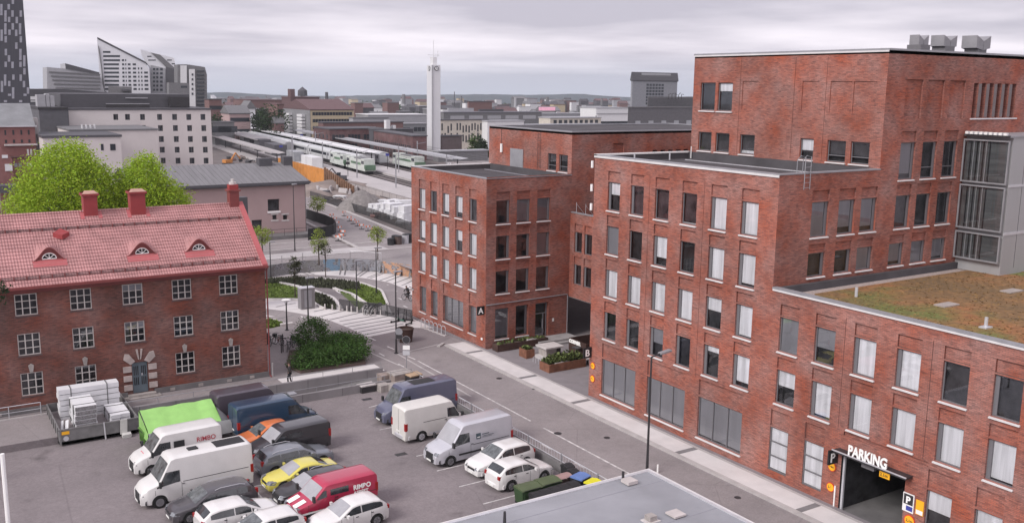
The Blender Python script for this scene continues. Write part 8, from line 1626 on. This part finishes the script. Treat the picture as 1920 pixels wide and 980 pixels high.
r_ = random.Random(77); cols_ = [m_wh, m_dgr, m_lg, m_mgr, m_wh]
for i in range(46):
    px, py = r_.choice(((430+i*2.6, 262-(i % 5)*3.2), (438+i*2.7, 250-(i % 3)*3)))
    van_far(['white', 'dark', 'silver', 'grey', 'white'][i % 5]+' car parked in the crowded lot beyond the railway tracks', px, py, 4.3, 1.5, cols_[i % 5], r_.choice((.2, .3, 1.7)))
# ---- station clock tower
def clock_tower():
    p = onz(811, 294); T = thing('clock_tower', 'tall slender white station clock tower with antennas on top', 'tower', (p.x, p.y, 0)); c = Vector((p.x, p.y, 0)); e1, e2 = hvec(TA-math.pi/2), hvec(TA); L1, L2 = meet(c, e1, 826), meet(c, e2, 800.5); zt = ondist(811, 122, c.length).z; m_w = M('tower_white', (.56, .56, .58), .7, var=.04, stretch=(1, 1, .1)); P = [c, c+e1*L1, c+e1*L1+e2*L2, c+e2*L2]
    MB(m_w).prism([(q.x, q.y) for q in P], 0, zt, m_w).build('shaft', T); g = MB(m_lg); q = c+e1*-.05; g.obox(c+Vector((0, 0, zt/2))-(e1+e2)*.02, e1*.18, e2*.18, (0, 0, zt/2), m_lg); g.build('corner_seam', T); up = MB(m_wh); a = c+e1*L1*.25+e2*L2*.25; up.prism([((a+v).x, (a+v).y) for v in (Vector(), e1*L1*.5, e1*L1*.5+e2*L2*.5, e2*L2*.5)], zt, zt+2.6); up.build('lantern', T)
    k = MB(m_wh); b = c+(e1*L1+e2*L2)*.5+Vector((0, 0, zt+2.6)); k.tube([b, b+Vector((0, 0, 5.2))], .10, 5); k.tube([b+e1*1.5, b+e1*1.5+Vector((0, 0, 2.0))], .08, 5); k.bar(b+Vector((0, 0, .6))-e1*2.0, b+Vector((0, 0, .6))+e1*2.0, .2); k.build('antenna', T)
    for cc, dn, dd in ((c+e2*L2*.5-e1*.0, -e1, e2), (c+e1*L1*.5, -e2, e1)):
        f = cc+dn*.06+Vector((0, 0, zt-1.1)); MB(m_dark).tube([f, f+dn*.12], .75, 20).build('clock_face', T); MB(m_wh).tube([f+dn*.12, f+dn*.15], .55, 20).build('clock_dial', T); h = MB(m_dark); h.bar(f+dn*.18, f+dn*.18+Vector((0, 0, .45)), .1); h.bar(f+dn*.18, f+dn*.18+dd*.3, .1); h.build('clock_hands', T)
clock_tower()
rt = TA-math.pi/2
# ---- station and neighbouring blocks
b = FB('station_building', 'long maroon brick station building with a row of narrow windows', 'building', 774, 300, 256, 700, 800, BRM, m_dgr, rt, 0); b.left(18, 1, 1.0, 2.0, None, b.z1-5.2, b.z1-2.6); b.left(14, 1, 1.1, 1.0, None, 1.0, 2.6)
b = FB('station_building', 'brown brick station block with two window rows left of the maroon one', 'building', 618, 345, 243, 588, 720, BRM, m_dgr, 0, -.5); b.right(16, 2, 1.0, 1.8, None, b.z1-7.5, b.z1-1.2, skip=lambda i, j: j == 0 and i > 7 or (i*j) % 5 == 4); b.left(4, 2, 1, 1.6, None, b.z1-7.5, b.z1-1)
b = FB('station_upper_block', 'flat brown upper storey standing above the station roofs', 'building', 606, 365, 231, 597, 756, m_rbr, m_dgr, 0, 0, back=10); b.right(4, 1, 2, 1.0, m_wl, b.z1-3, b.z1-1)
b = FB('station_annex', 'small dark annex with white lift shaft on the station roof', 'building', 700, 335, 244, 692, 775, m_dgr, m_dgr, 0, 0); b.boxon(.32, .42, .0, .5, 3.0, m_wh, 'lift_shaft'); b.boxon(.5, .56, 0, .5, 1.2, m_wh)
b = FB('station_canopy_hall', 'low grey flat roofed hall in front of the clock tower base', 'building', 705, 290, 284, 690, 775, m_mgr, m_mgr, rt, 0, back=8) if 0 else None
b = FB('brown_block', 'plain dark brown block right behind the clock tower foot', 'building', 827, 320, 256, 820, 866, M('brown_plain', (.115, .09, .092), .85), m_dgr, 0, 0); b = FB('low_hall', 'low grey hall with pale roofs at the right of the clock tower foot', 'building', 822, 296, 285, 812, 915, m_mgr, m_lg, 0, 0)
b = FB('striped_building', 'cream building with dark vertical slots right of the clock tower', 'building', 826, 345, 226, 818, 915, M('cream_stripe', (.50, .46, .40), .7), m_dgr, 0, 0); r2 = random.Random(5)
for i in range(16):
    for j in range(2):
        if r2.random() < .85: wins(b.T, b.c, b.e1, b.L1, lerp(3, b.z1-1, j/2), lerp(3, b.z1-1, (j+1)/2), 1, 1, .9, (b.z1-5)/2*r2.uniform(.6, .95), m_wd, m0=(i+.5)/26*.5) if 0 else None
        if r2.random() < .85: o = D.objects.new('window', winquad(b.e1, .55, round((b.z1-5)/2*.85, 1), m_wd)); COL.objects.link(o); o.parent = b.T; o.location = b.c+b.e1*(b.L1*(i+.5)/16)+Vector((0, 0, lerp(3, b.z1-1, (j+.5+r2.uniform(-.15, .15))/2)))-b.T.location
b = FB('white_block', 'white fronted block with small dark windows above the rear office roof', 'building', 914, 350, 228, 900, 982, m_wh, m_lg, 0, 0); b.right(10, 1, .9, 1.6, None, b.z1-4.2, b.z1-1.5)
b = FB('shopping_hall', 'long grey hall roof carrying dark letters behind the striped building', 'building', 832, 420, 211, 826, 1015, m_mgr, m_roofl, 0, -2, back=40); b.boxon(.05, .3, .2, .5, 1.5, m_lg); b.boxon(.35, .6, .1, .4, 1.0, m_dgr); b.right(5, 1, 7, 1.6, m_lg, b.z1-3.5, b.z1-1)
b = FB('cream_office', 'cream office with a row of dark square windows above the rear office roof', 'building', 1032, 380, 222, 1010, 1126, M('cream_office', (.50, .46, .40), .7), m_lg, 0, -1); b.right(9, 1, 1.5, 1.3, None, b.z1-2.3, b.z1-.4)
b = FB('white_hall', 'white low wing below the cream office windows', 'building', 985, 360, 235, 975, 1126, m_wh, m_lg, 0, 0, back=12)
b = FB('curved_hall', 'grey hall with gently curved roof left of the white boxes', 'building', 1000, 470, 214, 985, 1112, m_lg, m_lg, 0, -3, back=50)
b = FB('white_boxes', 'bright white stacked block with dark window band behind the offices', 'building', 1118, 440, 203, 1087, 1177, m_wh, m_lg, 0, -2); b.right(6, 1, 5, 2.2, None, b.z1-6, b.z1-3); b = FB('white_boxes', 'lower white storey with dark openings beside the big grey building', 'building', 1120, 400, 214, 1118, 1178, m_wh, m_lg, 0, -2, back=15); b.right(6, 1, 3.5, 2.0, None, b.z1-5.5, b.z1-2.5)
b = FB('grey_building', 'big dark grey building with small white windows behind the tower block', 'building', 1178, 330, 202, 1176, 1330, M('building_grey', (.105, .102, .11), .8, var=.1), m_mgr, 0, 0); b.right(6, 1, 2.2, 1.6, m_wl, b.z1-6.5, b.z1-4); b = FB('grey_building', 'upper dark grey storey with one pale square behind the tower block', 'building', 1214, 345, 183, 1213, 1330, M('building_grey2', (.095, .093, .10), .8), m_mgr, 0, 0); b.right(4, 1, 3.0, 2.8, m_lg, b.z1-5, b.z1-1.5, skip=lambda i, j: i != 1)
b = FB('hotel_tower', 'pale grey tower with balconies and stepped roof at right of the skyline', 'tower', 1186, 480, 152, 1180, 1266, M('hotel_grey', (.23, .235, .255), .7), m_dgr, 0, -3); b.right(6, 7, 1.5, 1.1, None, b.z0+18, b.z1-1, m0=.3); b.boxon(.12, .92, .1, .9, 2.4, m_mgr); b.boxon(.2, .85, .2, .8, 3.6, m_lg); b.gable(4.0, m_dgr)
r3 = random.Random(3)
for i in range(5): w = ondist(1254+i*6, 181, 350); k = MB(m_dark); k.tube([(w.x, w.y, w.z-1), (w.x, w.y, w.z+r3.uniform(.5, 1.6)), (w.x+1, w.y, w.z+r3.uniform(.4, 1.4))], .12, 5); tag(rebase(k.build('roof_antenna')), 'thin dark bent antenna on the roof edge of the dark grey storey', 'antenna', 'antennas on the dark grey storey')
b = FB('apartment_house', 'apartment house with white balconies and yellow side wing under a maroon roof', 'building', 582, 430, 207, 533, 664, m_beige, m_mroof, 0, -2); b.gable(4.2, m_mroof); b.left(8, 6, 1.5, 1.4, None); MB(m_lg); k = MB(m_mgr)
c = b.c-b.e1*.25; k.prism([((c+q).x, (c+q).y) for q in (Vector(), b.e1*.2, b.e1*.2+b.e2*b.L2, b.e2*b.L2)], b.z0, b.z1-.01, M('grey_render', (.20, .20, .21), .8)); k.build('grey_front', b.T)
for t in (.25, .72):
    for j in range(6): z = b.z0+4+j*(b.z1-b.z0-5)/6; q = b.c+b.e2*b.L2*t-b.e1*1.2+Vector((0, 0, z)); MB(m_wh).obox(q, b.e1*.8, b.e2*b.L2*.09, (0, 0, .55)).build('balcony', b.T)
b.right(14, 3, 1.2, 1.4, None, b.z1-9, b.z1)
b = FB('grey_row_house', 'long grey row of flats with small windows behind the station', 'building', 722, 400, 233, 716, 800, M('row_grey', (.20, .205, .215), .8), m_lg, 0, -2); b.right(10, 3, 1.6, 1.7, None, b.z1-11, b.z1-.5, skip=lambda i, j: (i*3+j) % 4 == 0)
b = FB('grey_row_house', 'pale grey flat roofed row left of the long grey row', 'building', 662, 410, 222, 655, 728, m_lg, m_mgr, 0, -2); b.right(6, 1, 2.4, 2.0, None, b.z1-4, b.z1-1); b = FB('pale_roofed_house', 'wide pale roofed house above the long grey row', 'building', 690, 450, 216, 668, 800, m_lg, m_wh, 0, -3, back=20)
b = FB('brick_house', 'dark red brick house with flat roof right of the cream block', 'building', 392, 420, 187, 386, 418, m_rbr, m_dgr, 0, -2, back=14); b.right(3, 3, 1.8, 1.6); b = FB('pink_house', 'pale pink gabled house in the hollow beyond the railway', 'building', 430, 400, 214, 416, 470, m_pink, m_mgr, 0, -2); b.gable(3, m_mgr); b.right(6, 2, 1.3, 1.6, None, b.z0+4, b.z1); b = FB('pale_house', 'white gabled house right of the pale pink one', 'building', 462, 430, 204, 452, 480, m_wh, m_mgr, 0, -3); b.gable(3, m_mgr, 0)
b = FB('garage_row', 'low pale garage row with dark openings beyond the tracks', 'building', 402, 372, 230, 396, 440, M('garage_grey', (.17, .17, .175), .8), m_mgr, 0, -1, back=10); b.right(3, 1, 5, 2.2, None, b.z1-4, b.z1-1); b = FB('brown_flats', 'dark olive block of flats between the houses and the apartment house', 'building', 478, 440, 206, 458, 504, M('olive_flats', (.13, .12, .105), .85), m_dgr, 0, -3); b.right(3, 4, 1.2, 1.5); b = FB('brown_flats', 'wide dark brown block of flats left of the church tower', 'building', 520, 470, 196, 500, 534, m_rbr, m_mroof, 0, -3); b.right(3, 3, 1.2, 1.5)
b = FB('long_brown_block', 'long low brown roofline under the hills at left', 'building', 462, 600, 188, 440, 530, m_rbr, m_mroof, 0, -5); b.right(12, 1, 2, 1.5); b = FB('small_shed', 'small dark house with pale roof in front of the balconied apartment house', 'building', 516, 395, 232, 510, 533, m_rbr, m_mgr, 0, -2); b.gable(2.2, m_mgr); b = FB('brick_cube', 'dark brown brick cube rising above the far shopping roofs', 'building', 879, 560, 191, 876, 922, m_rbr, m_dgr, 0, -5); b.right(4, 1, 2.2, 2)
b = FB('theatre_block', 'maroon stepped block with small turret behind the apartment house', 'building', 545, 520, 183, 530, 600, m_mroof, m_mroof, 0, -4); b.boxon(.0, .15, 0, .3, 4, m_mroof, 'turret'); 
def chimney_far(label, px, yb, yt, Dst, r, mat, cat='chimney', cap=None):
    a, c = ondist(px, yb, Dst), ondist(px, yt, Dst); T = thing('chimney', label, cat, (a.x, a.y, a.z)); MB(mat).tube([(0, 0, 0), (0, 0, c.z-a.z)], [r, r*.8], 10).build('shaft', T, raw=True)
    if cap: MB(cap).tube([(0, 0, c.z-a.z), (0, 0, c.z-a.z+3), (0, 0, c.z-a.z+5)], [r*1.6, r*1.5, .1], 8).build('cap', T, raw=True)
chimney_far('dark slender chimney left of the clock tower on the skyline', 613, 205, 173, 800, 1.5, m_dgr); chimney_far('pale church tower with dark pointed top on the skyline', 568, 205, 180, 560, 1.8, m_lg, 'tower', m_dgr); chimney_far('short dark chimney just left of the clock tower', 757, 195, 177, 1100, 2.2, m_mgr); chimney_far('blue grey chimney above the pink billboard', 1026, 205, 182, 1000, 2.0, m_mgr); chimney_far('thin chimney left of the grey building on the skyline', 1128, 200, 184, 1100, 1.4, m_mgr); chimney_far('thin pale mast behind the brown brick cube', 966, 212, 183, 700, 1.1, m_lg); chimney_far('thin mast right of the clock tower', 865, 205, 180, 800, .8, m_mgr); chimney_far('thin dark mast near the clock tower', 852, 200, 172, 900, .4, m_dgr)
w = VP(1026, 560); T = thing('billboard', 'small pink billboard standing on a far roof', 'billboard', tuple(w(1026, 215).xy)+(-4,)); k = w.slab([(1010, 201), (1041, 201), (1041, 207.5), (1010, 207.5)], .6, M('billboard_pink', (.75, .38, .50), .5)); k.build('panel', T); w.slab([(1012, 207.5), (1040, 207.5), (1040, 225), (1012, 225)], .4, m_mgr).build('legs', T)
# ---- the many small roofs of the far city
REG = ['behind the balconied apartment house', 'behind the yellow apartment wing', 'left of the clock tower', 'right of the clock tower', 'around the pink billboard']
r4 = random.Random(2024); kinds = [('white', m_wh), ('pale grey', m_lg), ('dark grey', m_dgr), ('red brown', m_rbr), ('beige', m_beige), ('mid grey', m_mgr)]
for i in range(210):
    px = r4.uniform(400, 1180); Dst = r4.uniform(480, 2000); yb = ondist(px, 200, Dst); zt = tz(yb.x, yb.y)+r4.uniform(6, 15)*(1 if Dst < 1200 else 1.3); wpx = r4.uniform(8, 34)*700/Dst+4
    r_y = ray(px, 200); h = math.hypot(r_y.x, r_y.y); nm, mt = kinds[int(r4.random()**1.3*6)]
    py = 490; lo, hi = 100, 400
    for _ in range(24):
        py = (lo+hi)/2
        if ondist(px, py, Dst).z > zt: lo = py
        else: hi = py
    if py < 184: py = 184+r4.random()*4
    try: b = FB('city_house', nm+(' flat', ' low')[i % 2]+' far building '+REG[int((px-400)//157)], 'building', px, Dst, py, px-wpx*.4, px+wpx, mt, r4.choice((m_mroof, m_mgr, m_lg, m_dgr)), r4.uniform(-.3, .3), None, nm+' '+('flat', 'low')[i % 2]+' roofs '+REG[int((px-400)//157)])
    except Exception: continue
    if r4.random() < .4: b.gable(3.0, r4.choice((m_mroof, m_mgr, m_dgr)))
# ---- trees of the city
def conifer(label, px, Dst, pyt, r, mat, grp=None):
    p = ondist(px, pyt, Dst); z0 = tz(p.x, p.y); h = p.z-z0; T = thing('conifer', label, 'tree', (p.x, p.y, z0), 0, grp); MB(m_bark).tube([(0, 0, 0), (0, 0, h*.9)], [.3, .05], 6).build('trunk', T, raw=True); k = crown_mesh(mat, [(0, 0, h*(.15+.17*i), r*(1-.17*i), r*(1-.17*i), h*.14) for i in range(5)], 1500, .35, int(px)); k.build('crown', T, raw=True)
conifer('left light green conifer before the striped building', 889, 318, 248, 2.6, leafmat('conifer_green', (.07, .11, .03))); conifer('middle dark green conifer before the striped building', 899, 316, 252, 1.8, m_dk); conifer('right narrow dark conifer before the striped building', 908, 317, 258, 1.4, m_dk)
for i, (px, Dst, pyt, rr, l) in enumerate(((505, 400, 200, 6, 'tall dark bare tree left of the balconied apartment house'), (490, 410, 208, 4, 'dark slim tree in front of the olive flats'), (420, 500, 196, 8, 'rounded dark tree left in the hollow beyond the railway'), (440, 520, 200, 7, 'rounded dark tree second from left beyond the railway'), (395, 380, 216, 5, 'dark green tree close to the right edge of the cream block'), (520, 380, 250, 3, 'small dark round bush behind the railway cars'), (528, 380, 252, 3.2, 'second small dark bush behind the railway cars'))):
    p = ondist(px, pyt, Dst); z0 = tz(p.x, p.y)-1; h = p.z-z0; tree('city_tree', l, 'tree', (p.x, p.y, z0), h, [(0, 0, h*.62, rr, rr, h*.38), (rr*.4, 0, h*.45, rr*.7, rr*.7, h*.3)], 1500, .55, m_dk, .35, i+50, 6)
k = MB(m_dk); r5 = random.Random(9)
for _ in range(17000):
    px, Dst = r5.uniform(380, 1200), r5.uniform(600, 2600)**1.0; p = ondist(px, 300, Dst); z0 = tz(p.x, p.y); s_ = r5.uniform(1.2, 3.2)*Dst/1100; 
    if (math.sin(p.x*.013)+math.sin(p.y*.009+p.x*.004)) < -.1: continue
    z = z0+r5.uniform(0, 7); a = Vector((r5.gauss(0, 1), r5.gauss(0, 1), r5.gauss(0, .7))).normalized()*s_; b_ = a.cross(Vector((r5.gauss(0, 1), r5.gauss(0, 1), r5.gauss(0, 1)))).normalized()*s_*.6; c = Vector((p.x, p.y, z)); k.face([c-a, c-b_, c+a, c+b_])
k.build('woodland', kind='stuff')
p = ondist(4, 850, 27); T = thing('white_pole', 'slim white pole at the lower left picture edge', 'pole', (p.x, p.y, LOT)); MB(m_white).tube([(0, 0, 0), (0, 0, p.z-LOT)], .055, 8).build('pole', T, raw=True)
p = ondist(-70, 553, 62); tree('conifer', 'dark conifer branch reaching in at the left picture edge', 'tree', (p.x, p.y, LOT), p.z+2, [(1.9, -.3, p.z+.4, .7, .7, .5), (0, 0, p.z-2.2, 1.1, 1.1, .9), (0, 0, p.z+1.6, .9, .9, .9)], 900, .12, m_dk, .12, 71, 6)
# ---- set look-alikes apart by their order in the view
def order_labels():
    G = {}
    for o in D.objects:
        if o.parent is None and 'label' in o: G.setdefault(o['label'], []).append(o)
    W = 'leftmost second third fourth fifth sixth seventh eighth ninth tenth eleventh twelfth thirteenth fourteenth fifteenth sixteenth seventeenth eighteenth nineteenth twentieth'.split()
    for l, os_ in G.items():
        n = len(os_)
        if 1 < n <= 20:
            os_.sort(key=lambda o: math.atan2(o.location.x, o.location.y))
            for i, o in enumerate(os_): o['label'] = l+(', '+('leftmost' if i == 0 else 'rightmost' if i == n-1 else W[i]+' from left'))
order_labels()
# ================================================================ haze between the city and the hills
m, nt, b_, N, L = nodes('haze_air'); nt.nodes.remove(b_); v = N('ShaderNodeVolumePrincipled'); v.inputs['Color'].default_value = (.80, .84, .92, 1); v.inputs['Density'].default_value = .00010; L(v.outputs[0], nt.nodes['Material Output'].inputs['Volume'])
k = MB(m); k.box(-6100, 6100, -700, 7600, -105, 130); k.build('haze', kind='stuff')
